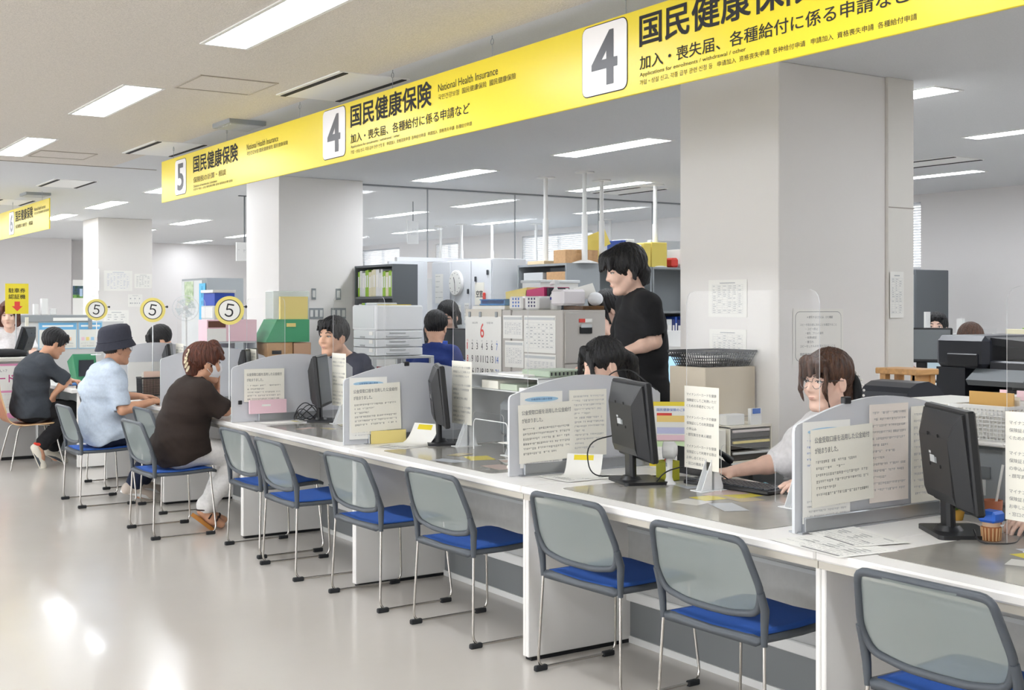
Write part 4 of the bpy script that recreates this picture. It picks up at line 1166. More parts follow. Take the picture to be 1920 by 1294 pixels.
# standing clerk in black
person('person standing in black tee looking down behind the counter', dict(yaw=PI-.35, pel=(4.47, 5.44, .98), chest=(4.465, 5.445, 1.33), neck=(4.445, 5.453, 1.525), head=(4.375, 5.48, 1.665), pitch=.22, hyaw=PI-.38, hs=1.07, skin=M_skinp, sw=.185, loose=.02, sleeve_loose=.022, ground=(4.47, 5.44),
    armL=((4.42, 5.265, 1.265), (4.25, 5.36, 1.20), (-.9, .4, -.2), (0, .3, -1), .4), armR=((4.53, 5.72, 1.20), (4.33, 5.70, 1.12), (-.9, .2, -.1), (0, 0, -1), .4),
    legR=((4.48, 5.53, .51), (4.50, 5.53, .1), (4.38, 5.56, .04)), legL=((4.45, 5.35, .51), (4.47, 5.35, .1), (4.35, 5.38, .04)),
    shirt=K_black, sleeve=.60, hem=.84, trousers=K_black, shoe=K_bshoe, hair=mop_hair()))
# clerk with the ponytail
r, M4, X = person('person with black ponytail bent over her desk behind the frosted divider', dict(yaw=PI-.1, pel=(4.06, 4.96, .55), chest=(3.98, 4.96, .86), neck=(3.915, 4.955, 1.0), head=(3.81, 4.95, 1.162), pitch=.26, hyaw=PI-.12, hs=1.08, nr=.045, skin=M_skinp, sw=.155, girth=.92,
    armR=((3.86, 5.20, .80), (3.62, 5.08, .765), (-1, -.2, 0), (0, 0, -1)), armL=((3.86, 4.72, .80), (3.62, 4.84, .765), (-1, .2, 0), (0, 0, -1)), legR=((3.62, 5.07, .5), (3.68, 5.07, .1), (3.56, 5.07, .04)), legL=((3.62, 4.85, .5), (3.68, 4.85, .1), (3.56, 4.85, .04)),
    shirt=K_wh, hem=.46, trousers=K_black, shoe=K_bshoe, hairlow=-.32,
    hair=[('e', (-.018, 0, .040), (.107, .090, .096)), ('-e', (.095, 0, -.055), (.072, .066, .094)), ('-e', (.045, 0, -.10), (.085, .12, .066)), ('-e', (.006, -.1, -.025), (.034, .034, .050)), ('-e', (.006, .1, -.025), (.034, .034, .050)),
          ('c', (.072, .030, .080), (.094, .062, -.01), .018, .010), ('c', (.094, .062, -.01), (.080, .064, -.12), .010, .005), ('c', (.072, -.030, .080), (.096, -.058, -.01), .018, .011), ('c', (.096, -.058, -.01), (.085, -.062, -.12), .011, .005), ('c', (.08, .0, .095), (.090, .035, .045), .018, .008), ('c', (.08, .0, .095), (.090, -.035, .045), .018, .008),
          ('c', (-.10, 0, .04), (-.150, 0, -.02), .026, .036), ('c', (-.150, 0, -.02), (-.150, 0, -.20), .036, .020), ('h', (.0, 0, -.30), (0, 0, -1))]))
# clerk with glasses
r, M4, X = person('person with round glasses and brown hair typing in white blouse and dark vest', dict(yaw=PI, pel=(4.06, 3.45, .55), chest=(3.985, 3.45, .845), neck=(3.905, 3.45, .985), head=(3.80, 3.45, 1.158), hyaw=PI-.02, pitch=.05, hs=1.0, nr=.044, skin=M_skinp, sw=.158, girth=.93, res=.005, hres=.0038,
    armR=((3.84, 3.72, .80), (3.615, 3.80, .765), (-1, .25, 0), (0, 0, -1), .4), armL=((3.86, 3.22, .79), (3.67, 3.40, .762), (-1, .35, 0), (0, 0, -1), .4), legR=((3.62, 3.56, .5), (3.68, 3.56, .1), (3.56, 3.56, .04)), legL=((3.62, 3.34, .5), (3.68, 3.34, .1), (3.56, 3.34, .04)),
    shirt=K_wh, topname='blouse', sleeve=.97, sleeve_loose=.036, hem=.46, trousers=K_black, shoe=K_bshoe, hairm=M_hairb,
    hair=[('e', (-.018, 0, .040), (.107, .090, .096)), ('-e', (.095, 0, -.060), (.072, .074, .095)), ('-e', (.05, 0, -.09), (.085, .13, .085)), ('-e', (.008, -.1, -.028), (.036, .034, .05)), ('-e', (.008, .1, -.028), (.036, .034, .05)),
          ('c', (.078, -.042, .085), (.092, -.050, .028), .022, .007), ('c', (.086, -.016, .090), (.104, -.022, .026), .022, .007), ('c', (.086, .014, .090), (.105, .010, .028), .022, .007), ('c', (.078, .042, .085), (.094, .044, .026), .022, .007),
          ('c', (.070, .064, .05), (.082, .068, -.03), .012, .009), ('c', (.082, .068, -.03), (.062, .066, -.095), .009, .003), ('c', (.070, -.064, .05), (.082, -.068, -.03), .012, .009), ('c', (.082, -.068, -.03), (.062, -.066, -.095), .009, .003),
          ('e', (-.105, 0, -.055), (.045, .052, .055)), ('c', (-.075, 0, -.01), (-.08, 0, -.06), .055, .045)]))
glasses(r, M4, mat('silver_frame', '#77797d', .25, .8), .023)
q = MB(); q.M = M4
q.tube([(-.128+.012*math.cos(a), .054*math.cos(a), -.045+.056*math.sin(a)) for a in [2*PI*k/22 for k in range(22)]], .020, M_blackm, 8, closed=True)
for k in range(22):
    a = 2*PI*k/22; q.sphere((-.130+.012*math.cos(a)-.012, .076*math.cos(a), -.045+.077*math.sin(a)), .0056, mat('pearl', '#f2efe9', .2), 8, 6)
    q.sphere((-.150+.012*math.cos(a), .046*math.cos(a+.1), -.045+.050*math.sin(a+.1)), .0045, MATS['pearl'], 8, 6)
q.build('hair_scrunchie', r, label='black scrunchie with pearl beads')
Cv = Field((3.72, 3.2, .45), (4.25, 3.7, 1.08), .008)
pel, che, nek = V((4.06, 3.45, .55)), V((3.985, 3.45, .845)), V((3.905, 3.45, .985)); l = V((0, -1, 0))
for a, b, ra, rb in ((pel-l*.075, pel+l*.075, .127, .127), (pel.lerp(che, .5)-l*.06, pel.lerp(che, .5)+l*.06, .124, .124), (che-l*.06, che+l*.06, .124, .124), (che.lerp(nek, .6)-l*.075, che.lerp(nek, .6)+l*.075, .078, .078)): Cv.cap(a, b, ra, rb, .05)
Cv.ell(nek+V((-.05, 0, .0)), (.09, .075, .10), .01, cut=True)
vs, fs = Cv.mesh(); solid('vest', vs, fs, K_vest, r, X['off'])
# office people further back
person('person in grey cardigan with long dark hair looking down before the white lockers', dict(yaw=PI+.5, pel=(5.90, 9.98, .86), chest=(5.87, 9.95, 1.14), neck=(5.84, 9.92, 1.26), head=(5.78, 9.87, 1.375), pitch=.3, hyaw=PI+.7, hs=1.1, res=.008, cres=.010, sw=.155, skin=M_skinp,
    armR=((5.78, 10.2, 1.0), (5.62, 10.05, .95), (-1, -.3, 0), (0, 0, -1)), armL=((5.95, 9.68, 1.0), (5.72, 9.7, .95), (-1, 0, 0), (0, 0, -1)), legR=((5.88, 10.06, .47), (5.92, 10.06, .1), (5.81, 10.0, .04)), legL=((5.92, 9.88, .47), (5.96, 9.88, .1), (5.85, 9.82, .04)),
    shirt=K_gr, sleeve=1.8, hem=.76, trousers=K_black, shoe=K_bshoe, hairm=M_hair, hairlow=-.26, hair=bob_hair(-.16, False)+[('-e', (.105, 0, -.055), (.062, .052, .085))]))
person('person in blue polo shirt seen from behind beside the white printer', dict(yaw=.75, pel=(5.16, 9.04, .57), chest=(5.17, 9.06, .95), neck=(5.19, 9.08, 1.12), head=(5.22, 9.11, 1.285), pitch=.2, hyaw=.75, hs=1.12, res=.008, cres=.010, face=False,
    armR=((5.40, 8.95, .85), (5.52, 9.12, .80), (.7, .7, 0), (0, 0, -1)), armL=((5.04, 9.32, .85), (5.25, 9.42, .80), (.7, .7, 0), (0, 0, -1)), legR=((5.45, 9.14, .52), (5.42, 9.12, .1), (5.5, 9.2, .04)), legL=((5.27, 9.33, .52), (5.24, 9.3, .1), (5.32, 9.38, .04)),
    shirt=K_bl, hem=.47, trousers=K_black, shoe=K_bshoe, hair=short_hair(.05, -.085)))
person('person with dark hair half hidden behind the beige filing cabinet, hand at chin', dict(yaw=PI-.2, pel=(5.80, 7.22, .90), chest=(5.74, 7.23, 1.17), neck=(5.68, 7.23, 1.31), head=(5.605, 7.235, 1.445), pitch=.3, hyaw=PI-.2, hs=1.08, res=.008, cres=.010, skin=M_skinp,
    armL=((5.60, 7.02, 1.12), (5.52, 7.12, 1.27), (-.1, .4, 1), (.2, 1, 0), .8), armR=((5.68, 7.5, 1.05), (5.50, 7.42, 1.0), (-1, 0, 0), (0, 0, -1)), legR=((5.80, 7.32, .48), (5.84, 7.32, .1), (5.72, 7.34, .04)), legL=((5.78, 7.12, .48), (5.82, 7.12, .1), (5.70, 7.14, .04)),
    shirt=K_vest, sleeve=1.7, hem=.82, trousers=K_black, shoe=K_bshoe, hair=bob_hair(-.10)))
def deskworker(lab, x, y, z, yaw, hm, hair, shirt, hs=1.08, pitch=.2, face=True, skin=M_skinp):
    f = V((math.cos(yaw), math.sin(yaw), 0)); l = V((-f.y, f.x, 0)); b = V((x, y, 0))-f*.20
    P = lambda a, s, zz: tuple(b+f*a+l*s+V((0, 0, zz)))
    return person(lab, dict(yaw=yaw, pel=P(-.08, 0, z-.74), chest=P(.0, 0, z-.34), neck=P(.09, 0, z-.16), head=(x, y, z), pitch=pitch, hs=hs, res=.009, cres=.012, skin=skin, face=face, hairm=hm, hair=hair, hres=.006,
        armR=(P(.12, -.24, z-.42), P(.34, -.12, z-.40), tuple(f), (0, 0, -1)), armL=(P(.12, .24, z-.42), P(.34, .12, z-.40), tuple(f), (0, 0, -1)),
        legR=(P(.34, -.12, z-.78), P(.30, -.12, .1), P(.42, -.12, .04)), legL=(P(.34, .12, z-.78), P(.30, .12, .1), P(.42, .12, .04)), shirt=shirt, hem=z-.86, trousers=K_black, shoe=K_bshoe))
deskworker('person with dark fringe peeking over a white document stand beside the grey panel', 9.24, 7.10, 1.27, PI+.55, M_hair, short_hair(.065, -.12, .004), K_wh, pitch=-.12)
deskworker('person with brown hair seen from behind over the black copier', 8.22, 6.00, 1.195, .65, M_hairb, bob_hair(-.12), K_wh, face=False)
deskworker('person with brown hair and mask partly out of frame behind the high counter', 2.63, 13.5, 1.385, -PI/2-.3, M_hairr, bob_hair(-.1), K_wh)
r_, _, _ = person('person at the frame edge of whom only a hand on the mouse shows', dict(yaw=PI, pel=(4.12, 2.16, .55), chest=(4.05, 2.16, .86), neck=(3.98, 2.16, 1.01), head=(3.88, 2.16, 1.16), res=.007, cres=.010, skin=M_skinp,
    armR=((3.88, 2.46, .82), (3.66, 2.425, .765), (-1, 0, -.05), (0, 0, -1), .5), armL=((3.86, 1.92, .80), (3.62, 2.0, .765), (-1, .2, 0), (0, 0, -1), .4), legR=((3.66, 2.28, .5), (3.72, 2.28, .1), (3.6, 2.28, .04)), legL=((3.66, 2.05, .5), (3.72, 2.05, .1), (3.6, 2.05, .04)),
    shirt=K_wh, sleeve=.8, hem=.46, trousers=K_black, shoe=K_bshoe, hair=bob_hair()))
# ---------------------------------------------------------------- office chairs under the clerks
def office_chair():
    r = thing('office_chair', '', 'chair', group='office chairs of the clerks', world=False)
    MB().box(-.22, .23, -.23, .23, .385, .43, cloth('slate_fabric', '#5b6a8c'), .02).build('seat', r)
    mb = MB(); vs = []
    for k in range(7):
        z = .50+.40*k/6
        for q in range(7):
            y = -.2+.4*q/6; vs.append((-.215-.05*(k/6)+.04*(abs(y)/.2)**2, y*(1-.1*(k == 6)), z))
    n = len(vs); vs += [(x-.035, y, z) for x, y, z in vs]
    fs = []
    for k in range(6):
        for q in range(6):
            a = k*7+q; fs += [(a, a+1, a+8, a+7), (n+a, n+a+7, n+a+8, n+a+1)]
    for k in range(6): fs += [(k*7, k*7+7, n+k*7+7, n+k*7), (k*7+6, n+k*7+6, n+k*7+13, k*7+13)]
    for q in range(6): fs += [(q, n+q, n+q+1, q+1), (42+q, 43+q, n+43+q, n+42+q)]
    mb.add(vs, fs, MATS['slate_fabric'], True).bar((-.24, 0, .36), (-.245, 0, .55), .06, .02, M_black, up=(1,0,0)).build('backrest', r)
    MB().cyl((0,0,.08), (0,0,.385), .025, M_black).build('post', r)
    for k in range(5):
        a = 2*PI*k/5
        MB().bar((0,0,.075), (.27*math.cos(a), .27*math.sin(a), .06), .04, .025, M_black).cyl((.27*math.cos(a), .27*math.sin(a)-.012, .027), (.27*math.cos(a), .27*math.sin(a)+.012, .027), .027, M_rubber).build('leg', r)
    return r
oc = office_chair()
for i, (x, y, a, lab) in enumerate(((4.08, 8.10, PI+.12, 'office chair under the man in the navy shirt'), (4.04, 11.85, PI, 'office chair under the clerk with lowered head'), (4.10, 4.96, PI-.1, 'office chair under the ponytailed woman'),
        (4.09, 3.45, PI, 'slate office chair under the woman in glasses'), (4.15, 2.16, PI, 'office chair of the clerk at the frame edge'), (5.12, 9.0, .75, 'office chair under the man in the blue polo'),
        (9.44, 7.22, PI+.55, 'office chair of the clerk peeking over the document stand'), (8.04, 5.87, .65, 'office chair of the brown haired clerk behind the copier'))):
    o = oc if i == 0 else dup(oc)
    o['label'] = lab; o.location = (x, y, .04 if 0 else 0); o.rotation_euler = (0, 0, a)

# ---------------------------------------------------------------- number discs on clear poles
for (x, y, lab) in ((3.2, 8.62, 'yellow disc with number 5 above the woman in brown'), (3.2, 10.46, 'yellow disc with number 5 over the clerk with lowered head'), (3.2, 12.27, 'yellow disc with number 5 above the bucket hat')):
    r = thing('number_disc', lab, 'number sign', (x, y, CT if y < 11 else .99), group='round yellow number 5 discs')
    F = frame((x, y, 1.435), (.93, -.36, 0), (0, 0, 1))
    cir = lambda R: [(R*math.cos(t), R*math.sin(t)) for t in [2*PI*k/40 for k in range(40)]]
    d = MB().prism(cir(.105), F, .006, mat('disc_yellow', '#ecdc7a', .5))
    d.prism(cir(.080), F @ Matrix.Translation((0,0,.0006)), .0005, M_ink).prism(cir(.074), F @ Matrix.Translation((0,0,.0012)), .0005, M_paper)
    d.text('５', F @ Matrix.Rotation(-.16, 4, 'Z') @ Matrix.Translation((0,0,.0012)), -.030, -.048, .060, .096, M_ink, .006)
    d.build('disc', r)
    p = MB().cyl((x+.004, y+.012, CT if y < 11 else .99), (x+.004, y+.012, 1.40), .005, M_acre, seg=8).cyl((x, y+.01, CT if y < 11 else .99), (x, y+.01, (CT if y < 11 else .99)+.008), .05, M_acre, seg=20)
    p.build('pole', r)
    B_ = lambda u, d: (x+.93*u+.36*d, y-.36*u+.93*d, 1.462)
    MB().bar(B_(.05, .011), B_(.128, .011), .006, .008, M_black).bar(B_(.112, .004), B_(.126, .004), .022, .020, M_black, b=.003).build('clip', r)

# ---------------------------------------------------------------- column fittings
for i, (x0, x1, z0, z1, n) in enumerate(((4.852, 4.897, 1.533, 1.64, 1), (5.105, 5.16, 1.533, 1.64, 1), (4.776, 4.975, 1.347, 1.452, 4), (5.054, 5.213, 1.347, 1.452, 3))):
    r = thing('switch_plate', ('upper single switch plate further from the printer on the column', 'upper single switch plate nearer the printer on the column', 'wide bank of four switches on the column behind the man in navy', 'bank of three switches on the column behind the man in navy')[i], 'light switch', ((x0+x1)/2, 10.865, z0))
    MB().box(x0, x1, 10.862, 10.87, z0, z1, M_grey, .002).build('plate', r)
    for k in range(n):
        w = (x1-x0)/n; MB().box(x0+w*k+w*.2, x0+w*k+w*.8, 10.857, 10.863, z0+.02, z1-.02, M_offw, .002).build('rocker', r)
def wallsheet(F, w, h, lab, seed, nx=5, ny=12, m=M_paper, ink=M_link):
    mb = MB(); sheet(mb, F, w, h, m)
    mb.quad(F, w*.3, w*.7, h*.90, h*.925, ink)
    table_grid(mb, F, w*.1, h*.1, w*.8, h*.76, nx, ny, ink, .0008, seed)
    return mb.build('posted_sheet', label=lab, cat='notice', group='printed sheets posted on the columns')
wallsheet(FX(4.517, 4.935, 1.405), .292, .198, 'wide printed table sheet posted higher on the bright side of the thick column', 3, 6, 14)
wallsheet(FX(4.517, 4.928, 1.14), .28, .20, 'printed table sheet posted lower on the thick column, behind the black tray', 4, 6, 12)
F = FY(4.618, 4.417, 1.165); mb = MB(); sheet(mb, F, .372, .285, mat('poster_ivory', '#eceae4', .75))
mb.prism(rrect(.340, .255, .03, 5, .016, .015), F @ Matrix.Translation((0,0,.0005)), .0004, M_gink); mb.prism(rrect(.335, .250, .028, 5, .0185, .0175), F @ Matrix.Translation((0,0,.001)), .0004, MATS['poster_ivory'])
for k, (t, x, w) in enumerate((('※ 複写するときには、ひと確認', .10, .19), ('コピーを取る前に次のことを確認すること', .05, .27), ('・コピー防止', .09, .09), ('・複写、プリント番号', .09, .13), ('・枚数確認', .09, .08), ('・置忘れ', .09, .06), ('コピーをしたものを置き忘れないこと', .05, .26), ('国民健康保険課の共有機器を使用', .05, .26))):
    mb.text(t, F @ Matrix.Translation((0,0,.0006)), x, (.235, .196, .174, .152, .130, .108, .086, .045)[k], w, .013, M_gink, .006 if k in (0, 7) else 0)
mb.build('poster', label='framed ivory poster of copying rules on the thick column behind the woman in glasses', cat='poster')
wallsheet(FY(5.33, 4.392, 1.40), .11, .25, 'narrow sheet with slanted lines posted on the side strip of the thick column', 5, 3, 16)
wallsheet(FY(4.60, 17.245, 1.69), .39, .28, 'large bordered table sheet high on the farthest column', 6, 7, 12, ink=mat('lavender_print', '#c3c6d8', .8))
wallsheet(FY(5.02, 17.245, 1.73), .24, .20, 'smaller sheet beside the large table on the farthest column', 7, 5, 7)
wallsheet(FY(4.93, 17.245, 1.47), .20, .17, 'small sheet with bars, lower on the farthest column', 8, 5, 2)
wallsheet(FY(4.60, 17.245, 1.08), .34, .34, 'large faint sheet behind the first number disc on the farthest column', 9, 3, 8)
wallsheet(FX(4.517, 17.75, 1.69), .26, .28, 'white sheet higher on the bright side of the farthest column', 10, 2, 8)
wallsheet(FX(4.517, 17.45, 1.69), .26, .30, 'second white sheet on the bright side of the farthest column', 11, 2, 8)
wallsheet(FX(4.517, 17.72, 1.36), .5, .28, 'white sheet lower on the bright side of the farthest column', 12, 3, 8)
r = thing('wall_calendar', 'wall calendar with a waterfall picture on the far wall', 'calendar', (5.82, 22.89, 1.36))
F = FY(5.55, 22.885, 1.30)
mb = MB(); sheet(mb, F, .32, .66, M_paper); mb.build('page', r)
mb = MB().prism([(0,.33),(.32,.33),(.32,.55),(0,.55)], F @ Matrix.Translation((0,0,.001)), .0005, mat('picture_forest', '#35553a', .7, nscale=12, col2='#4a5f8c'))
mb.quad(F, .12, .17, .36, .5, mat('picture_water', '#b9cfe6', .6), .002); mb.quad(F, 0, .32, .33, .39, mat('picture_moss', '#7fae5a', .7, nscale=20, col2='#3d6a38'), .0018); mb.build('picture', r)

# ---------------------------------------------------------------- things on the counter desks
M_mats = [mat('leaflet_' + str(i), c, .15) for i, c in enumerate(('#d9d7d0', '#e0cf4c', '#cfb7ae', '#c7cdd3', '#bfb28a'))]
for i, (y0, y1, lab) in enumerate(((2.93, 4.05, 'clear desk mat over leaflets before the woman in glasses'), (4.58, 5.62, 'clear desk mat before the ponytailed woman'), (6.1, 7.2, 'clear desk mat before the man in navy'), (1.5, 2.45, 'clear desk mat under the blue capped pot'), (9.3, 10.4, 'clear desk mat under the hat man’s hands'))):
    mb = MB().prism(rrect(.66, y1-y0, .03, 3), FZ(2.90, y0, CT+.002), .0018, M_mat); rr = random.Random(i)
    F = FZ(2.90, y0, CT+.002)
    for k in range(9):
        a = rr.uniform(-.4, .4); w, h = rr.uniform(.05, .14), rr.uniform(.06, .2)
        mb.quad(FZ(2.90+rr.uniform(.05, .5), y0+rr.uniform(.05, y1-y0-.22), CT+.002, a), 0, w, 0, h, M_mats[(k+i) % 5], .0002+.0001*k)
    mb.build('desk_mat', label=lab.replace('’s', ''), cat='desk mat', group='clear desk mats on the counter')
def form(x, y, a, z, lab, w=.21, h=.297, seed=1, tag_=False, curl=0.0, name='form'):
    mb = MB(); n = 8; vs = []
    F = FZ(x, y, z, a)
    def P(u, v):
        zz = curl*max(0, (u/w-.45))**2*3; return tuple(F @ V((u-curl*max(0, u/w-.45)*.6, v, zz)))
    mb.add([P(w*i/n, h*j) for i in range(n+1) for j in (0, 1)], [(2*i, 2*i+2, 2*i+3, 2*i+1) for i in range(n)], M_paper, True)
    rr = random.Random(seed)
    if not curl:
        table_grid(mb, F, .02, .03, w-.04, h*.5, 3, 6, M_gink, .0008, seed); greek(mb, F, .02, h-.03, w-.04, 4, .018, .006, M_gink, seed); mb.quad(F, .02, w*.6, h-.022, h-.012, M_gink)
    if tag_:
        mb.add([tuple(V(P(w*u, h*v))+V((0,0,.001))) for u, v in ((.90,.25),(.98,.25),(.98,.8),(.90,.8))], [(0,1,2,3)], M_yel)
    return mb.build(name, label=lab, cat='paper', group='loose forms on the counter')
form(3.13, 2.50, 1.32, CT+.004, 'printed form on top of the pair beside the nearest monitor', .30, .21, 5)
form(3.0, 2.44, 1.45, CT+.0025, 'printed form, yellow edged, under the other near the nearest divider', .32, .23, 6)
MB().prism([(0,0),(.11,0),(.10,.02),(0,.012)], FZ(2.90, 2.60, CT+.002, -.9), .0008, M_yel).build('highlighter_slip', label='thin yellow slip on the counter edge by the near forms', cat='slip')
form(3.02, 4.16, .02, CT+.003, 'printed form lying flat before the divider with the ponytailed woman', .30, .23, 7)
form(3.18, 4.18, .75, CT+.004, 'white sheet with a yellow stripe curling up beside the monitor stand', .22, .16, 8, True, .09)
form(3.02, 5.60, .35, CT+.003, 'white sheet lying flat near the envelope on the counter', .33, .21, 9)
form(3.10, 5.66, .35, CT+.005, 'white sheet with a yellow stripe curling up before the edge-on monitor', .26, .18, 10, True, .11)
form(2.95, 7.25, .1, CT+.003, 'white sheet with a yellow mark by the divider of the woman in brown', .24, .15, 11, True, .001)
form(3.02, 9.55, .1, CT+.003, 'white sheet under the hand of the man in the bucket hat', .26, .21, 12)
form(3.62, 3.52, 1.4, CT+.012, 'blank white sheet under the typing hands of the woman in glasses', .40, .17, 13)
# keyboard
def keyboard(x, y, a, lab):
    r = thing('keyboard', lab, 'keyboard', (x, y, CT), a, 'black keyboards', world=False)
    MB().box(-.075, .075, -.22, .22, .004, .020, M_black, .004).build('case', r)
    k = MB()
    for i in range(6):
        for j in range(17):
            if i == 0 and 4 < j < 10: continue
            k.box(-.066+i*.022, -.048+i*.022, -.212+j*.025, -.190+j*.025, .019, .026, M_char, .002)
    k.box(-.066, -.048, -.087, .035, .019, .026, M_char, .002)
    k.build('keys', r)
keyboard(3.50, 3.66, PI+.12, 'black keyboard under the hands of the woman in glasses')
keyboard(3.56, 4.95, PI, 'black keyboard before the ponytailed woman')
keyboard(3.58, 8.0, PI, 'black keyboard before the man in the navy shirt')
# handheld fan on its stand
r = thing('handheld_fan', 'small white handheld fan standing beside the black monitor', 'fan', (3.35, 3.90, CT))
MB().lathe([(.030, 0), (.030, .006), (.018, .014), (.013, .03), (.015, .10), (.012, .115)], M_offw, (3.35, 3.90, CT)).box(3.333, 3.336, 3.897, 3.903, CT+.075, CT+.09, M_grey).build('handle', r)
d = V((-.55, .6, .0)).normalized(); c = V((3.35, 3.90, CT+.142))
h = MB().cyl(c-d*.022, c+d*.022, .036, M_offw, seg=24).cyl(c-d*.034, c-d*.022, .02, M_offw, .036, seg=24); h.build('fan_head', r)
g = MB()
for R in (.033, .025, .017, .008): g.tube([tuple(c+d*.0235+d.cross(V((0,0,1)))*(R*math.cos(a))+V((0,0,1))*(R*math.sin(a))) for a in [2*PI*k/20 for k in range(20)]], .0012, M_lgrey, 5, closed=True)
g.build('fan_grille', r)
r = thing('pen_cup', 'yellow green square cup of pens under the black monitor', 'pen cup', (3.42, 3.99, CT))
m_ = mat('olive_cup', '#b9b832', .5); mb = MB()
for a, b, c_, d_ in ((3.385, 3.39, 3.955, 4.025), (3.45, 3.455, 3.955, 4.025), (3.39, 3.45, 3.955, 3.96), (3.39, 3.45, 4.02, 4.025)): mb.box(a, b, c_, d_, CT, CT+.085, m_)
mb.box(3.385, 3.455, 3.955, 4.025, CT, CT+.004, m_).build('cup', r)
for k in range(4): MB().cyl((3.40+.012*k, 3.98+.008*k, CT+.005), (3.395+.017*k, 3.975+.013*k, CT+.125), .004, (M_redp, M_bluep, M_black, M_pink)[k], seg=8).build('pen', r)
r = thing('ink_pot', 'blue capped pot in a brown woven holder on the counter', 'pot', (3.385, 2.395, CT))
b = MB().lathe([(.024, 0), (.027, .003), (.030, .045), (.028, .047)], mat('woven_brown', '#9a6035', .7), (3.385, 2.395, CT), 20)
for k in range(16): b.cyl((3.385+.0275*math.cos(k*PI/8), 2.395+.0275*math.sin(k*PI/8), CT+.004), (3.385+.0305*math.cos(k*PI/8), 2.395+.0305*math.sin(k*PI/8), CT+.044), .0028, M_brown, seg=6)
b.build('holder', r)
MB().lathe([(.027, .047), (.027, .060)], mat('amber_plastic', '#c9a98c', .3), (3.385, 2.395, CT), 20).build('jar', r)
MB().box(3.354, 3.416, 2.364, 2.426, CT+.060, CT+.096, mat('cap_blue', '#2f6fe0', .4), .008).build('cap', r)
r = thing('plant_pot', 'tiny green plant in an ochre pot behind the nearest monitor', 'plant', (3.62, 2.70, CT))
MB().lathe([(.022, 0), (.03, .035), (.027, .035)], mat('ochre_pot', '#c79a3d', .6), (3.62, 2.70, CT), 14).build('pot', r)
lf = MB(); rr = random.Random(2)
for k in range(16):
    a = rr.uniform(0, 6.3); e = rr.uniform(.3, 1.2); L = rr.uniform(.03, .07); p = V((3.62, 2.70, CT+.03)); q = p+V((math.cos(a)*math.cos(e), math.sin(a)*math.cos(e), math.sin(e)))*L
    w = V((-math.sin(a), math.cos(a), 0))*.006; m2 = p.lerp(q, .55)
    lf.add([tuple(p), tuple(m2+w), tuple(q), tuple(m2-w)], [(0,1,2,3)], mat('leaf_green', '#6d9a4e', .6))
lf.build('leaves', r)
r = thing('pen_stand', 'terracotta holder with a white pen behind the nearest monitor', 'pen holder', (3.66, 2.585, CT))
MB().lathe([(.030, 0), (.034, .08), (.030, .08), (.028, .01)], mat('terracotta', '#b06a4c', .7), (3.66, 2.585, CT), 16).build('holder', r)
MB().cyl((3.655, 2.58, CT+.012), (3.69, 2.565, CT+.20), .0045, M_offw, seg=8).build('pen', r)
r = thing('mouse', 'grey mouse under the hand at the frame edge', 'computer mouse', (3.585, 2.425, CT))
MB().sphere((3.585, 2.425, CT+.008), (.055, .030, .022), M_dgrey).build('shell', r)
MB().box(3.54, 3.58, 2.4242, 2.4258, CT+.026, CT+.031, M_black).build('button_gap', r)
MB().box(3.50, 3.62, 2.30, 2.315, CT, CT+.015, M_offw, .004).build('stapler', label='small white stapler by the mouse at the frame edge', cat='stapler')
MB().bar((3.60, 3.60, CT+.02), (3.55, 3.50, CT+.02), .010, .008, mat('cyan_pen', '#6cc3d8', .4)).build('marker_pen', label='pale cyan pen on the white sheet before the woman in glasses', cat='pen')
def cable(pts, lab, rad=.003):
    MB().tube(fillet(pts, .08, 6), rad, M_black, 6).build('cable', label=lab, cat='cable')
cable([(3.33, 4.18, CT+.19), (3.20, 4.28, CT+.15), (3.18, 4.22, CT+.01), (3.3, 4.2, CT+.004), (3.45, 4.1, CT+.004)], 'black cable arching from the monitor beside the white fan')
cable([(3.29, 3.92, CT+.004), (3.30, 3.87, CT+.06), (3.40, 3.83, CT+.085), (3.5, 3.75, CT+.05), (3.55, 3.72, CT+.004)], 'black cable looping behind the white fan')
cable([(3.62, 4.3, 1.08), (3.56, 4.43, 1.18), (3.45, 4.455, 1.15), (3.44, 4.5, 1.0), (3.5, 4.6, CT+.004)], 'thin black cable hooked over the divider behind the monitor')
cable([(3.36, 2.44, CT+.03), (3.30, 2.38, CT+.003), (3.38, 2.31, CT+.003), (3.52, 2.38, CT+.003), (3.58, 2.40, CT+.01)], 'black mouse cable curling round the blue capped pot')
rr = random.Random(9)
for k in range(4):
    a0 = rr.uniform(0, 6); R = .055+.012*k
    cable([(3.26+R*math.cos(a0+t)*1.0, 7.36+R*math.sin(a0+t), CT+.004+.045*(1+math.sin(2*t+k))*(k/3+.3)) for t in [i*.6 for i in range(11)]], 'tangled black cable loops beside the monitor of the man in navy', .0032)
tagged = [o for o in COL.objects if o.name.startswith('cable') and 'tangled' in o.get('label', '')]
for o in tagged: o['group'] = 'tangled cables'
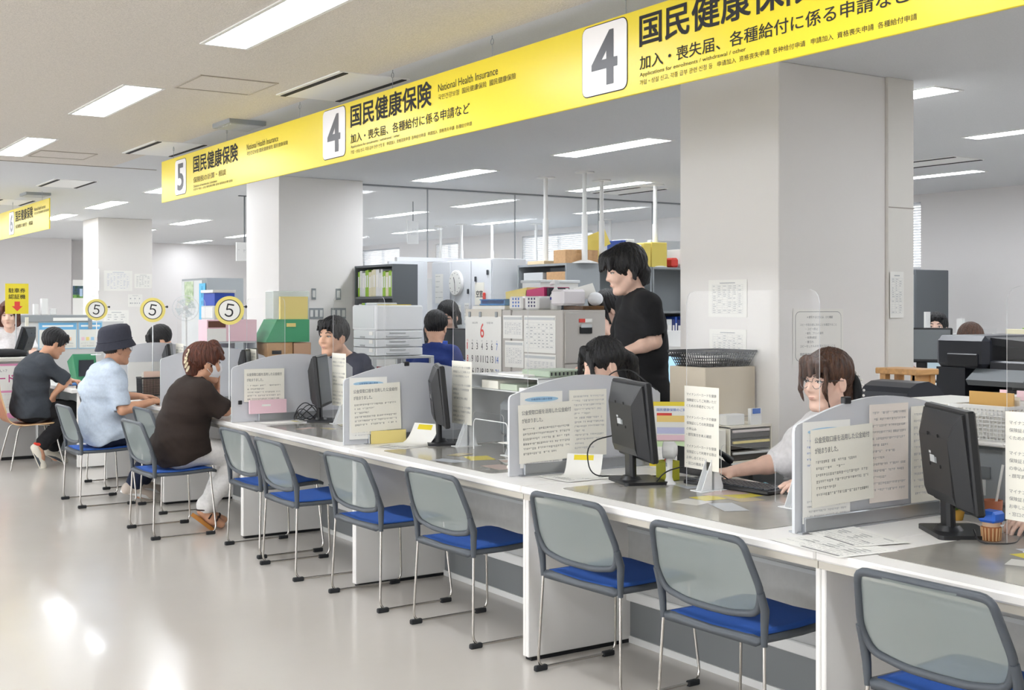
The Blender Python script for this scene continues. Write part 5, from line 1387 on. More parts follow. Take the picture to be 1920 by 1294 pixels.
# black mesh letter basket and things around the hat man
def mesh_basket(x0, x1, y0, y1, z0, h, lab, m=M_black, flare=.02, step=.012, cat='basket', name='mesh_basket', parent=None):
    r = thing(name, lab, cat, ((x0+x1)/2, (y0+y1)/2, z0))
    f = MB(); f.box(x0, x1, y0, y1, z0, z0+.004, m)
    t = .0022
    c = [(x0, y0), (x1, y0), (x1, y1), (x0, y1)]; o = [(x0-flare, y0-flare), (x1+flare, y0-flare), (x1+flare, y1+flare), (x0-flare, y1+flare)]
    for i in range(4):
        a, b, a2, b2 = c[i], c[(i+1) % 4], o[i], o[(i+1) % 4]
        L = math.dist(a, b); n = max(2, int(L/step))
        for k in range(n+1):
            u = k/n; f.bar((a[0]+(b[0]-a[0])*u, a[1]+(b[1]-a[1])*u, z0), (a2[0]+(b2[0]-a2[0])*u, a2[1]+(b2[1]-a2[1])*u, z0+h), t*1.6, t*1.6, m)
        n = max(2, int(h/step))
        for k in range(1, n):
            v = k/n; f.bar((a[0]+(a2[0]-a[0])*v, a[1]+(a2[1]-a[1])*v, z0+h*v), (b[0]+(b2[0]-b[0])*v, b[1]+(b2[1]-b[1])*v, z0+h*v), t*1.6, t*1.6, m)
    f.build('mesh_sides', r)
    rim = MB()
    for i in range(4): rim.bar((o[i][0], o[i][1], z0+h), (o[(i+1) % 4][0], o[(i+1) % 4][1], z0+h), .009, .012, m)
    rim.build('rim', r)
    return r
mesh_basket(3.02, 3.30, 10.16, 10.30, CT, .15, 'black mesh letter basket before the hat man', flare=.004)
for k in range(3): MB().box(3.04, 3.27, 10.18+.03*k, 10.184+.03*k, CT+.006, CT+.205-.01*k, (mat('salmon_paper', '#efd0bd', .8), M_paper, M_cream)[k]).build('file_sheet', label=('salmon sheet', 'white sheet', 'cream sheet')[k] + ' standing in the black mesh letter basket', cat='paper')
MB().box(3.0, 3.28, 10.5, 10.506, CT+.02, CT+.27, M_paper).build('notice', label='white notice leaning on the far divider beside the hat man', cat='notice')
MB().box(2.99, 3.20, 9.28, 9.40, CT+.002, CT+.018, M_black, .004).build('calculator', label='black calculator under the fingers of the hat man', cat='calculator')
# small things behind the divider near the woman in brown
r = thing('desk_fan', 'small round white desk fan behind the divider of the woman in brown', 'fan', (2.93, 7.62, CT))
MB().lathe([(.05, 0), (.05, .008), (.014, .016), (.012, .05)], M_offw, (2.93, 7.62, CT)).build('stand', r)
MB().sphere((2.93, 7.62, CT+.105), (.068, .03, .068), M_offw).build('fan_head', r)
MB().box(2.845, 2.87, 7.50, 7.512, CT+.115, CT+.14, M_clip, .003).build('binder_clip', label='black clip on the edge of the divider touching the brown sleeve', cat='clip')
MB().box(3.36, 3.44, 7.56, 7.60, CT, CT+.17, M_dgrey, .004).build('file_stand', label='dark grey file stand seen through the divider by the woman in brown', cat='file stand')
r = thing('letter_tray', 'brown two level letter tray of papers behind the man in navy’s screen'.replace('’s', ''), 'letter tray', (3.52, 6.9, CT))
mm = mat('tray_brown', '#6b5a49', .6)
for z in (0, .075, .15): MB().box(3.42, 3.60, 6.8, 7.05, CT+z, CT+z+.006, mm).build('shelf', r)
for y in (6.8, 7.045): MB().box(3.42, 3.60, y, y+.005, CT, CT+.156, mm).build('side', r)
for k, z in enumerate((.008, .083)): MB().box(3.41, 3.58, 6.82, 7.02, CT+z, CT+z+.03, M_paper).build('paper_stack', label='white paper stack on level %s of the brown letter tray' % ('one', 'two')[k], cat='paper stack')
MB().box(3.58, 3.60, 7.05, 7.25, CT+.15, CT+.33, M_paper).build('notice', label='white card behind the letter tray near the man in navy', cat='notice') if 0 else None
# ---------------------------------------------------------------- grey printer and acrylic shelf before the ponytailed woman
r = thing('desk_printer', 'grey laser printer beside the frosted divider of the ponytailed woman', 'printer', (3.62, 5.28, CT))
PG = mat('printer_grey', '#8d9296', .5); PGd = mat('printer_dark', '#6e7377', .5)
sd = thing('side_desk', 'side desk under the grey laser printer', 'desk', (3.85, 5.2, 0))
MB().box(3.625, 4.1, 5.02, 5.75, CT-.03, CT, M_offw, .004).build('top', sd)
for yy in (5.03, 5.71): MB().box(3.64, 4.08, yy, yy+.03, 0, CT-.03, M_lgrey).build('side_panel', sd)
MB().box(3.50, 3.88, 5.08, 5.46, CT+.06, CT+.255, PG, .03).box(3.495, 3.51, 5.14, 5.42, CT+.07, CT+.20, PGd, .006).build('casing', r)
MB().box(3.52, 3.86, 5.10, 5.44, CT, CT+.062, PGd, .008).build('paper_drawer', r)
MB().box(3.55, 3.83, 5.12, 5.42, CT+.255, CT+.262, PGd).build('output_tray', r)
r = thing('acrylic_shelf', 'clear acrylic shelf full of papers over the grey printer', 'shelf', (3.55, 5.2, CT+.262))
for x0, x1, y0, y1, z0, z1 in ((3.46, 3.86, 5.02, 5.68, 1.02, 1.026), (3.46, 3.86, 5.02, 5.68, 1.095, 1.101), (3.46, 3.86, 5.02, 5.026, CT, 1.10), (3.46, 3.86, 5.674, 5.68, CT, 1.10)): MB().box(x0, x1, y0, y1, z0, z1, M_acre).build('panel', r)
for k in range(3): MB().box(3.48, 3.82, 5.06+.18*k, 5.22+.18*k, 1.027, 1.045+.012*k, (M_paper, mat('sage_paper', '#bcc8b4', .8), M_cream)[k]).build('paper_stack', label=('white', 'sage green', 'cream')[k] + ' paper stack in the acrylic shelf over the grey printer', cat='paper stack')
MB().box(3.48, 3.74, 5.18, 5.42, 1.102, 1.112, M_paper).build('paper_stack', label='white papers on top of the acrylic shelf over the printer', cat='paper stack')
bd = MB().box(3.55, 3.80, 5.05, 5.30, 1.102, 1.135, mat('sage_binder', '#a9b8a4', .6), .004)
for k in range(10): bd.cyl((3.56+.025*k, 5.045, 1.112), (3.56+.025*k, 5.045, 1.128), .004, M_black, seg=8)
bd.build('ring_notebook', label='sage ring notebook with black rings on the acrylic shelf', cat='notebook')
r = thing('paper_tray', 'black paper tray with red and white leaflets beside the grey printer', 'tray', (3.36, 5.0, CT))
mb = MB().box(3.36, 3.49, 4.78, 5.12, CT, CT+.012, M_black, .003)
for a, b, c_, d_ in ((3.36, 3.365, 4.78, 5.12), (3.485, 3.49, 4.78, 5.12), (3.36, 3.49, 4.78, 4.785), (3.36, 3.49, 5.115, 5.12)): mb.box(a, b, c_, d_, CT, CT+.05, M_black)
mb.build('tray', r)
MB().prism([(0,0),(.12,0),(.12,.14),(0,.14)], frame((3.41, 4.98, CT+.055), (0,-1,.05), (.35,0,.9)), .002, mat('red_leaflet', '#d5402c', .5)).build('leaflet', label='orange red leaflet standing in the black paper tray', cat='leaflet')
for k in range(3): MB().prism([(0,0),(.16,0),(.16,.09),(0,.09)], FZ(3.39, 4.82+.08*k, CT+.056+.004*k, .2*k+1.2), .002, (M_paper, M_pink, M_paper)[k]).build('leaflet', label=('white leaflet lowest', 'pink leaflet midway', 'white leaflet topmost')[k] + ' across the black paper tray', cat='leaflet')
r = thing('leaflet_hoop', 'clear acrylic hoop standing in front of the black paper tray', 'stand', (3.3, 5.3, CT))
MB().tube(fillet([(3.33, 5.42, CT), (3.33, 5.42, CT+.16), (3.33, 5.10, CT+.16), (3.33, 5.10, CT)], .03, 5), .003, M_acre, 6).build('hoop', r)
MB().sphere((3.05, 4.65, CT+.012), (.016, .012, .012), M_cream).build('eraser', label='small cream eraser at the counter edge by the divider', cat='eraser')

# ---------------------------------------------------------------- side desk by the thick column: letter drawers, beige box, black tray
sd = thing('side_desk', 'side desk with letter drawers before the thick column', 'desk', (4.05, 4.4, 0))
MB().box(3.63, 4.50, 4.22, 4.555, CT-.03, CT, M_offw, .004).build('top', sd)
for x in (3.65, 4.46): MB().box(x, x+.03, 4.24, 4.54, 0, CT-.03, M_lgrey).build('side_panel', sd)
r = thing('letter_chest', 'small cream chest of three clear letter drawers by the thick column', 'drawer unit', (4.17, 4.40, CT))
cr = mat('cream_plastic', '#e2dccb', .5)
mb = MB().box(4.03, 4.31, 4.26, 4.545, CT+.163, CT+.172, cr).box(4.03, 4.31, 4.26, 4.545, CT, CT+.008, cr).box(4.03, 4.038, 4.26, 4.545, CT, CT+.17, cr).box(4.302, 4.31, 4.26, 4.545, CT, CT+.17, cr).box(4.03, 4.31, 4.535, 4.545, CT, CT+.17, cr); mb.build('body', r)
for k in range(3):
    z = CT+.010+.052*k
    d = MB().box(4.042, 4.298, 4.262, 4.53, z, z+.045, mat('smoky_drawer', '#4b4640', .3), .003).build('drawer', r)
    MB().box(4.05, 4.29, 4.252, 4.262, z+.028, z+.040, (M_offw, M_paley, mat('red_white', '#ded2cf', .5))[k], .002).build('handle', d)
MB().box(4.05, 4.17, 4.30, 4.36, CT+.172, CT+.225, M_offw, .004).build('tissue_box', label='small white perforated box on the letter drawers', cat='box')
MB().box(4.19, 4.26, 4.28, 4.30, CT+.172, CT+.25, M_offw).box(4.20, 4.25, 4.277, 4.28, CT+.225, CT+.25, M_bluep).build('desk_calendar', label='little desk calendar with a blue top on the letter drawers', cat='calendar')
MB().box(3.90, 4.02, 4.27, 4.45, CT, CT+.16, M_cream, .003).build('file_box', label='cream file box beside the letter drawers', cat='file box')
MB().box(4.16, 4.505, 4.57, 4.84, CT, 1.155, mat('beige_board', '#d3c8b5', .8), .003).box(4.16, 4.505, 4.567, 4.5705, .9, .903, M_line).build('storage_box', label='tall beige storage box under the black tray by the thick column', cat='box')
sd2 = thing('side_desk', 'side desk carrying the tall beige storage box', 'desk', (4.3, 4.72, 0))
MB().box(4.10, 4.51, 4.557, 4.88, CT-.03, CT, M_offw, .004).build('top', sd2)
for x in (4.12, 4.46): MB().box(x, x+.03, 4.575, 4.86, 0, CT-.03, M_lgrey).build('side_panel', sd2)
mesh_basket(4.19, 4.475, 4.59, 4.82, 1.157, .075, 'black plastic tray with mesh end on the tall beige box', flare=.03, step=.014, cat='tray', name='black_tray')
for k, (m, t) in enumerate(((M_paper, 'white'), (mat('taupe_paper', '#b3a797', .8), 'taupe'))):
    MB().prism([(0,0),(.24,0),(.24,.2),(0,.2)], FZ(4.20+.02*k, 4.60+.01*k, 1.215+.012*k, .1*k), .004, m).build('folder', label=t+' folder lying in the black tray on the beige box', cat='folder')
# yellow bordered leaflet board and phone
r = thing('guide_board', 'yellow bordered guide booklet standing behind the tall notice and fan', 'booklet', (3.72, 4.33, CT))
F = frame((3.66, 4.40, CT), (.75, -.6, 0), (.12, .15, 1))
mb = MB(); sheet(mb, F, .22, .30, M_yel, .004); mb.quad(F, .022, .215, .01, .28, M_paper)
for z, m, w in ((.235, M_redp, .07), (.205, mat('orange_bar', '#f3d484', .7), .17), (.15, mat('lilac_bar', '#c6c8e6', .7), .17), (.115, M_pink, .17), (.09, mat('mint_bar', '#d1e6b8', .7), .17)): mb.quad(F, .035, .035+w, z, z+(.012 if m is M_redp else .03), m, .0012)
mb.text('国民健康保険のご案内', F, .035, .255, .15, .014, M_bluep, 0, .0014)
greek(mb, F, .035, .08, .16, 3, .02, .006, M_link, 3)
mb.build('cover', r)
r = thing('desk_phone', 'black desk telephone behind the white fan', 'telephone', (3.74, 3.98, CT))
MB().prism([(0,0),(.20,0),(.20,.02),(0,.09)], frame((3.66, 4.06, CT), (1,0,0), (0,0,1)), .17, M_black).build('base', r) if 0 else MB().add([(3.62,4.0,CT),(3.62,4.16,CT),(3.84,4.16,CT),(3.84,4.0,CT),(3.62,4.0,CT+.12),(3.62,4.16,CT+.12),(3.84,4.16,CT+.02),(3.84,4.0,CT+.02)], [(0,1,2,3),(4,7,6,5),(0,4,5,1),(2,6,7,3),(1,5,6,2),(0,3,7,4)], M_black).build('base', r)
MB().tube([(3.64, 4.03, CT+.135), (3.70, 4.03, CT+.12), (3.78, 4.03, CT+.08), (3.82, 4.03, CT+.05)], [.02, .012, .012, .02], M_black, 8).build('handset', r)

# ---------------------------------------------------------------- big white printer on its stand by the switch column
r = thing('office_printer', 'tall white office printer with three paper trays beside the switch column', 'printer', (4.55, 8.72, 1.08))
WP = mat('printer_white', '#eef0f2', .4); WS = mat('printer_side', '#d6dadc', .45)
MB().box(4.34, 4.76, 8.51, 8.93, 1.275, 1.475, WP, .012).box(4.337, 4.36, 8.53, 8.91, 1.29, 1.47, WS, .008).box(4.41, 4.66, 8.53, 8.62, 1.474, 1.480, M_yel).box(4.42, 4.60, 8.65, 8.85, 1.474, 1.495, M_lgrey, .006).build('casing', r)
for k in range(3):
    z = 1.08+.066*k
    d = MB().box(4.345, 4.755, 8.512, 8.92, z, z+.062, WP, .006).box(4.338, 4.36, 8.53, 8.9, z+.002, z+.06, WS).build('paper_tray', r)
    MB().box(4.46, 4.60, 8.506, 8.513, z+.040, z+.052, M_lgrey, .002).box(4.43, 4.63, 8.504, 8.513, z+.016, z+.022, M_lgrey).build('handle', d)
    MB().box(4.335, 4.339, 8.56, 8.62, z+.028, z+.056, M_paper).box(4.335, 4.339, 8.70, 8.78, z+.006, z+.016, M_grey).build('tray_label', d)
r = thing('printer_stand', 'grey shelf stand with red folders under the tall white printer', 'stand', (4.55, 8.72, 0))
for z in (0.25, .72, 1.055): MB().box(4.30, 4.84, 8.48, 8.98, z, z+.02, M_lgrey, .003).build('shelf', r)
for x in (4.30, 4.81):
    for y in (8.48, 8.95): MB().box(x, x+.03, y, y+.03, 0, 1.055, M_lgrey).build('leg', r)
for k in range(4): MB().box(4.36+.1*k, 4.45+.1*k, 8.5, 8.9, .741, .99-.02*k, (mat('crimson_file', '#a82a3c', .6), M_black, M_dgrey, M_beige)[k], .003).build('file', label=('crimson', 'black', 'dark grey', 'beige')[k]+' file box on the stand under the white printer', cat='file box')

# ---------------------------------------------------------------- beige filing cabinets and what stands on them
for i, (y0, y1, lab) in enumerate(((6.66, 7.29, 'beige steel filing cabinet with name slot, nearer the standing man'), (7.30, 7.93, 'beige steel filing cabinet behind the wall calendar with the red 6'))):
    r = thing('filing_cabinet', lab, 'cabinet', (4.98, (y0+y1)/2, 0), group='beige filing cabinets')
    MB().box(4.80, 5.16, y0+.012, y1, .02, 1.44, M_beige, .004).build('body', r)
    for k in range(4):
        z = .03+.35*k
        d = MB().box(4.812, 5.148, y0, y0+.014, z, z+.343, M_beige, .004).build('drawer', r)
        MB().box(4.93, 5.03, y0-.012, y0, z+.20, z+.245, M_blackm, .002).box(4.935, 5.025, y0-.014, y0-.011, z+.24, z+.262, M_lgrey).build('handle', d)
        MB().box(4.925, 4.975, y0-.004, y0, z+.275, z+.30, M_redp).box(4.975, 5.035, y0-.004, y0, z+.275, z+.30, M_paper).build('drawer_label', d)
# calendar (June) clipped on the side
r = thing('wall_calendar', 'large month calendar with a red 6 clipped to the beige cabinet', 'calendar', (4.79, 7.65, 1.0))
F = FX(4.792, 7.92, .80); W = .50
mb = MB(); sheet(mb, F, W, .59, M_paper); mb.build('page', r)
mb = MB(); days = '日月火水木金土'
mb.text('6', F, .215, .434, .050, .105, M_redp, .012); mb.text('2025年', F, .10, .535, .08, .016, M_gink); mb.text('令和7年', F, .30, .535, .09, .016, M_gink)
n = 1
for i in range(7): mb.text(days[i], F, .025+.068*i, .403, .016, .014, M_redp if i == 0 else (M_bluep if i == 6 else M_gink))
for row in range(4):
    for i in range(7):
        s_ = str(n); w = .020 if len(s_) == 1 else .040
        mb.text(s_, F, .034+.068*i-w/2, .345-.094*row, w if n != 1 else .010, .050, M_redp if i == 0 else (M_bluep if i == 6 else M_ink), .005); n += 1
        if n > 28: break
mb.build('numerals', r)
hd = MB().prism([(0,0),(W,0),(W,.055),(0,.055)], FX(4.794, 7.92, 1.39), .002, mat('header_beige', '#d8d2c6', .7)); hd.build('header_strip', r)
for k in (.05, .2, .42): MB().box(4.785, 4.794, 7.92-k-.03, 7.92-k, 1.385, 1.425, M_grey, .003).build('clip', r)
def clipped(y, z, w, h, lab, seed, x=4.795):
    F = FX(x, y, z); mb = MB(); sheet(mb, F, w, h, M_paper)
    table_grid(mb, F, .02, .03, w-.04, h-.08, 7, 8, M_link, .0008, seed); mb.prism([(.01, h-.03), (w-.01, h-.03), (w-.01, h-.012), (.01, h-.012)], F @ Matrix.Translation((0,0,.004)), .004, M_lgrey)
    mb.build('clipped_chart', label=lab, cat='chart', group='charts clipped on the beige cabinet')
clipped(7.40, 1.235, .25, .165, 'small clipped chart nearest the red 6 calendar, upper row', 21)
clipped(7.135, 1.145, .38, .255, 'wide clipped chart beside the small one on the beige cabinet', 22, 4.798)
clipped(7.38, 1.03, .24, .19, 'small clipped chart hanging below the other small one', 23, 4.797)
clipped(7.13, 1.0, .38, .135, 'wide low clipped chart below the wide one on the beige cabinet', 24, 4.797)
# on top (z 1.44)
TZ = 1.44
r = thing('file_organiser', 'pink and cream file organiser slanting on the beige cabinet', 'organiser', (4.98, 7.2, TZ))
for k, (m, t) in enumerate(((M_paley, 'cream'), (mat('magenta_file', '#c83a74', .5), 'pink'))):
    a = 7.52-.24*k
    MB().add([(4.90, a, TZ), (4.90, a-.25, TZ), (5.12, a-.25, TZ), (5.12, a, TZ), (4.90, a-.02+.03*(k == 0), TZ+.13+.01*k), (4.90, a-.27+.03*(k == 1), TZ+.16), (5.12, a-.27+.03*(k == 1), TZ+.16), (5.12, a-.02, TZ+.13+.01*k)],
             [(0,3,2,1),(4,5,6,7),(0,1,5,4),(1,2,6,5),(2,3,7,6),(3,0,4,7)], m).build('compartment', r)
MB().box(4.92, 5.10, 7.01, 7.03, TZ, TZ+.155, M_char).build('end_plate', r)
r = thing('blue_tray', 'translucent blue tray on papers at the cabinet end', 'tray', (4.95, 7.62, TZ+.03))
mbt = clear('blue_acrylic', '#5d9fe0', .25, .2); MB().box(4.84, 5.12, 7.46, 7.80, TZ+.03, TZ+.045, mbt, .004).box(4.84, 5.12, 7.46, 7.80, TZ+.07, TZ+.078, mbt, .004).build('levels', r)
for y in (7.47, 7.79): MB().box(4.85, 5.11, y-.006, y+.006, TZ+.03, TZ+.078, mbt).build('post', r)
MB().box(4.83, 5.12, 7.44, 7.88, TZ, TZ+.028, M_paper, .003).box(4.86, 5.1, 7.5, 7.84, TZ+.0281, TZ+.0295, M_yel).build('paper_stack', label='stack of white papers under the blue tray on the cabinet', cat='paper stack')
MB().box(5.13, 5.155, 7.55, 7.68, TZ, TZ+.15, mat('sky_binder', '#8fbfe0', .5), .003).build('binder', label='pale blue binder standing behind the blue tray', cat='binder')
for y, lab in ((7.28, 'white basket of blue cubes nearer the blue tray'), (7.08, 'white basket with dark square holes on the cabinet')):
    r = thing('plastic_basket', lab, 'basket', (4.88, y, TZ), group='white baskets on the beige cabinet')
    MB().box(4.82, 4.95, y-.085, y+.085, TZ, TZ+.095, M_offw, .012).build('body', r)
    h = MB()
    for a in range(3):
        for b in range(3): h.box(4.818, 4.8205, y-.05+.035*a, y-.035+.035*a, TZ+.02+.025*b, TZ+.034+.025*b, M_bluep if y > 7.2 else mat('deep_purple', '#4a4368', .6))
    h.build('holes', r)
r = thing('pump_bottle', 'white pump dispenser with a blue band on the beige cabinet', 'bottle', (4.96, 6.98, TZ))
MB().lathe([(.036, 0), (.04, .01), (.04, .10), (.018, .13), (.014, .15)], M_offw, (4.96, 6.98, TZ)).build('bottle', r)
MB().lathe([(.0405, .07), (.0405, .088)], mat('band_blue', '#3a3fa8', .5), (4.96, 6.98, TZ)).build('band', r)
MB().cyl((4.96, 6.98, TZ+.15), (4.96, 6.98, TZ+.19), .012, M_offw).tube([(4.96, 6.96, TZ+.19), (4.96, 7.0, TZ+.195), (4.96, 7.045, TZ+.18)], [.02, .018, .009], M_offw, 8).build('pump', r)
for k in range(2): MB().lathe([(.02, 0), (.022, .05), (.022, .10), (.01, .12), (.011, .14), (.011, .15)], M_offw, (5.0+.03*k, 6.90-.03*k, TZ)).build('small_bottle', label='small white bottle with dark cap, %s the pump dispenser' % ('next to', 'second from')[k], cat='bottle')
MB().box(4.85, 5.05, 6.745, 6.89, TZ+.03, TZ+.14, clear('milky_plastic', '#f4eff2', .12, .3), .015).build('tissue_container', label='milky white plastic container on the cabinet by the pump', cat='container')
MB().box(4.82, 5.10, 6.74, 7.03, TZ, TZ+.028, mat('dark_wood_tray', '#5a3a17', .3, noise=.3, nscale=20), .004).build('wooden_tray', label='dark brown lacquered tray at the corner of the beige cabinet', cat='tray') if 0 else MB().box(4.96, 5.15, 6.67, 6.89, TZ, TZ+.028, mat('dark_wood_tray', '#5a3a17', .3, noise=.3, nscale=20), .004).build('wooden_tray', label='dark brown lacquered tray at the corner of the beige cabinet', cat='tray')
b = MB(); rr = random.Random(3)
b.sphere((5.11, 6.72, TZ+.075), (.055, .05, .047), mat('white_bag', '#e9eaec', .5, bump=.8, bscale=18), 18, 12).build('plastic_bag', label='crumpled white plastic bag on the dark tray at the cabinet corner', cat='bag')
MB().prism([(0,0),(.14,0),(.14,.10),(0,.10)], frame((5.02, 6.80, TZ+.06), (.8,-.4,.25), (.2,.3,.9)), .003, M_paper).build('paper', label='white sheet leaning behind the crumpled bag on the cabinet', cat='paper')
r = thing('file_case', 'white lidded file case standing behind the beige cabinet', 'file case', (5.42, 7.75, 1.36))
MB().box(5.30, 5.66, 7.66, 7.91, 1.36, 1.66, M_offw, .005).build('case', r); MB().box(5.29, 5.67, 7.65, 7.92, 1.645, 1.668, M_lgrey, .004).build('lid', r)
MB().box(5.25, 5.9, 7.62, 8.1, 0, 1.36, M_lgrey, .004).box(5.26, 5.89, 7.616, 7.621, .05, .65, M_beige).box(5.26, 5.89, 7.616, 7.621, .7, 1.3, M_beige).build('steel_cabinet', label='light grey steel cabinet under the white file case', cat='cabinet')
MB().sphere((4.80-.05, 7.25, 1.075), (.03, .05, .03), mat('orange_cloth', '#e2a66a', .8)).build('plush_toy', label='small orange soft toy on the shelf below the charts', cat='toy') if 0 else None

# ---------------------------------------------------------------- white lockers with clock and papers; room door beside
LK = mat('locker_white', '#dfe2e6', .45)
for i, (y0, y1, lab) in enumerate(((9.93, 10.30, 'white steel locker with a hanging key card, nearest the tall shelf unit'), (10.31, 10.69, 'white steel locker carrying the round wall clock'), (10.70, 11.08, 'white steel locker with faint papers beside the partition'))):
    r = thing('locker', lab, 'locker', (6.5, (y0+y1)/2, 0), group='white steel lockers')
    MB().box(6.31, 6.70, y0, y1, .02, 1.93, LK, .004).build('body', r)
    d = MB().box(6.295, 6.31, y0+.004, y1-.004, .04, 1.92, LK, .004).build('door', r)
    MB().box(6.285, 6.296, y1-.05, y1-.035, 1.0, 1.14, M_grey, .002).build('handle', d)
r = thing('wall_clock', 'round white clock hanging on the white locker', 'clock', (6.28, 10.58, 1.56))
ck = MB(); ck.M = frame((6.29, 10.56, 1.70), (0,-1,0), (0,0,1))
ck.lathe([(.13, 0), (.13, .018), (.118, .024)], M_offw, seg=32); ck.build('case', r)
ck = MB(); ck.M = frame((6.2645, 10.56, 1.70), (0,-1,0), (0,0,1))
ck.lathe([(.116, -.001), (.116, .0)], M_paper, seg=32)
for k in range(12): a = 2*PI*k/12; ck.box(.098*math.cos(a)-.005, .098*math.cos(a)+.005, .098*math.sin(a)-.005, .098*math.sin(a)+.005, 0, .001, M_gink)
ck.bar((0,0,.002), (-.02,.06,.002), .008, .001, M_ink).bar((0,0,.003), (.01,-.085,.003), .006, .001, M_ink); ck.build('dial', r)
def lockpaper(y, z, w, h, lab, m=M_paper, txt=None, rows=5, tm=M_ink):
    F = FX(6.292, y, z); mb = MB(); sheet(mb, F, w, h, m)
    if txt: mb.text(txt, F, w*.15, h*.35, w*.7, h*.3, tm, .02)
    else: greek(mb, F, .01, h-.02, w-.02, rows, (h-.03)/rows, .008, M_gink, int(y*100))
    mb.build('posted_sheet', label=lab, cat='notice', group='papers on the white lockers')
lockpaper(10.60, 1.22, .11, .26, 'narrow lined paper below the clock on the white locker')
lockpaper(10.42, 1.30, .09, .20, 'small paper hanging right of the clock on the locker'.replace(' right of', ' beside'))
lockpaper(11.0, 1.50, .16, .3, 'upper faint diagram paper on the locker by the partition')
lockpaper(11.0, 1.18, .22, .26, 'lower faint diagram paper on the locker by the partition')
lockpaper(10.22, 1.48, .17, .22, 'cream card reading vacant room on the nearest white locker', M_cream, '空室')
MB().box(6.27, 6.292, 10.02, 10.045, 1.40, 1.60, M_redp, .004).build('red_tag', label='long red tag hanging beside the cream card on the locker', cat='tag')
MB().box(6.27, 6.292, 10.02, 10.26, 1.28, 1.33, mat('mint_holder', '#a9d5c0', .6), .004).build('card_holder', label='mint green holder under the cream card on the locker', cat='holder')
for y, z, lab in ((10.2, 1.74, 'small dark magnet hook above the cream card'), (9.98, 1.80, 'small black magnet near the top edge of the locker'), (10.34, 1.62, 'small black magnet beside the clock on the locker')): MB().box(6.28, 6.292, y-.015, y+.015, z-.03, z+.02, M_char, .004).build('magnet', label=lab, cat='magnet')
MB().box(5.80, 6.25, 11.09, 11.13, 0, 1.93, LK, .003).build('door_1', kind='structure')
MB().box(5.83, 5.87, 11.06, 11.09, .95, 1.1, M_grey, .003).build('trim_2', kind='structure')

# dark shelf unit of binders by the switch column, tall units by the standing man
def shelf_unit(name, lab, face, x0, x1, y0, y1, h, zs, m=M_dgrey, back=True):
    """face: 'x' open towards -x, 'y' open towards -y"""
    r = thing(name, lab, 'shelf unit', ((x0+x1)/2, (y0+y1)/2, 0)); t = .02
    if face == 'x':
        for y in (y0, y1-t): MB().box(x0, x1, y, y+t, 0, h, m).build('side_panel', r)
        MB().box(x1-.01, x1, y0+t, y1-t, 0, h, m).build('back_panel', r)
        for z in zs: MB().box(x0+.005, x1-.01, y0+t, y1-t, z, z+t, m).build('shelf', r)
    else:
        for x in (x0, x1-t): MB().box(x, x+t, y0, y1, 0, h, m).build('side_panel', r)
        MB().box(x0+t, x1-t, y1-.01, y1, 0, h, m).build('back_panel', r)
        for z in zs: MB().box(x0+t, x1-t, y0+.005, y1-.01, z, z+t, m).build('shelf', r)
    return r
def binders(face, a0, a1, base, z, hgt, depth, seed, where, pal=None, group=None):
    rr = random.Random(seed); a = a0; n = 0
    while a < a1-.03:
        w = rr.choice((.03, .04, .05, .06, .07)); w = min(w, a1-a)
        m = rr.choice(pal or BINDERS); h = hgt*rr.uniform(.86, 1)
        mb = MB()
        if face == 'x': mb.box(base, base+depth, a, a+w-.002, z, z+h, m, .003).box(base-.001, base, a+w*.2, a+w*.8, z+h*.35, z+h*.8, M_paper)
        else: mb.box(a, a+w-.002, base, base+depth, z, z+h, m, .003).box(a+w*.2, a+w*.8, base-.001, base, z+h*.35, z+h*.8, M_paper)
        c = m.name.replace('binder_', '').replace('_', ' ')
        o_ = ('first', 'second', 'third', 'fourth', 'fifth', 'sixth', 'seventh', 'eighth', 'ninth', 'tenth', 'eleventh', 'twelfth', 'thirteenth', 'fourteenth', 'fifteenth', 'sixteenth', 'seventeenth', 'eighteenth', 'nineteenth', 'twentieth')
        mb.build('binder', label='%s binder, %s from the %s end on %s' % (c, o_[n] if n < 20 else 'number %d' % (n+1), 'camera' if face == 'x' else 'locker', where), cat='binder', group=group or 'binders on ' + where)
        a += w; n += 1
shelf_unit('binder_shelf', 'dark grey open shelf of binders beside the switch column', 'x', 5.30, 5.56, 10.05, 10.85, 1.86, (.05, .45, .82, 1.20, 1.54, 1.84))
binders('x', 10.08, 10.82, 5.32, 1.561, .26, .2, 1, 'the top shelf of the dark unit', [BINDERS[0], BINDERS[4], BINDERS[5], BINDERS[2]])
binders('x', 10.08, 10.82, 5.32, 1.221, .28, .2, 2, 'the middle shelf of the dark unit', [BINDERS[1], BINDERS[2], BINDERS[3], BINDERS[0]])
r = thing('certificate_frame', 'gold and black framed picture leaning behind the white printer', 'picture', (5.02, 9.75, 1.2))
F = FX(5.2, 9.98, 1.2); MB().prism([(0,0),(.36,0),(.36,.27),(0,.27)], F, .02, M_black).build('frame', r); MB().prism([(.04,.03),(.33,.03),(.33,.23),(.04,.23)], F @ Matrix.Translation((0,0,.002)), .002, mat('gold_print', '#c9ad6a', .5, noise=.2, nscale=20)).build('picture', r)
MB().box(5.05, 5.28, 9.5, 10.0, 0, 1.2, M_lgrey, .004).box(5.046, 5.052, 9.52, 9.98, .6, 1.15, M_offw).build('low_cabinet', label='light grey low cabinet under the gold framed picture', cat='cabinet')
shelf_unit('steel_shelf', 'grey steel shelf unit with half open front beside the white lockers', 'x', 6.50, 6.88, 8.98, 9.78, 1.86, (.05, .45, .85, 1.25, 1.62, 1.84), M_grey)
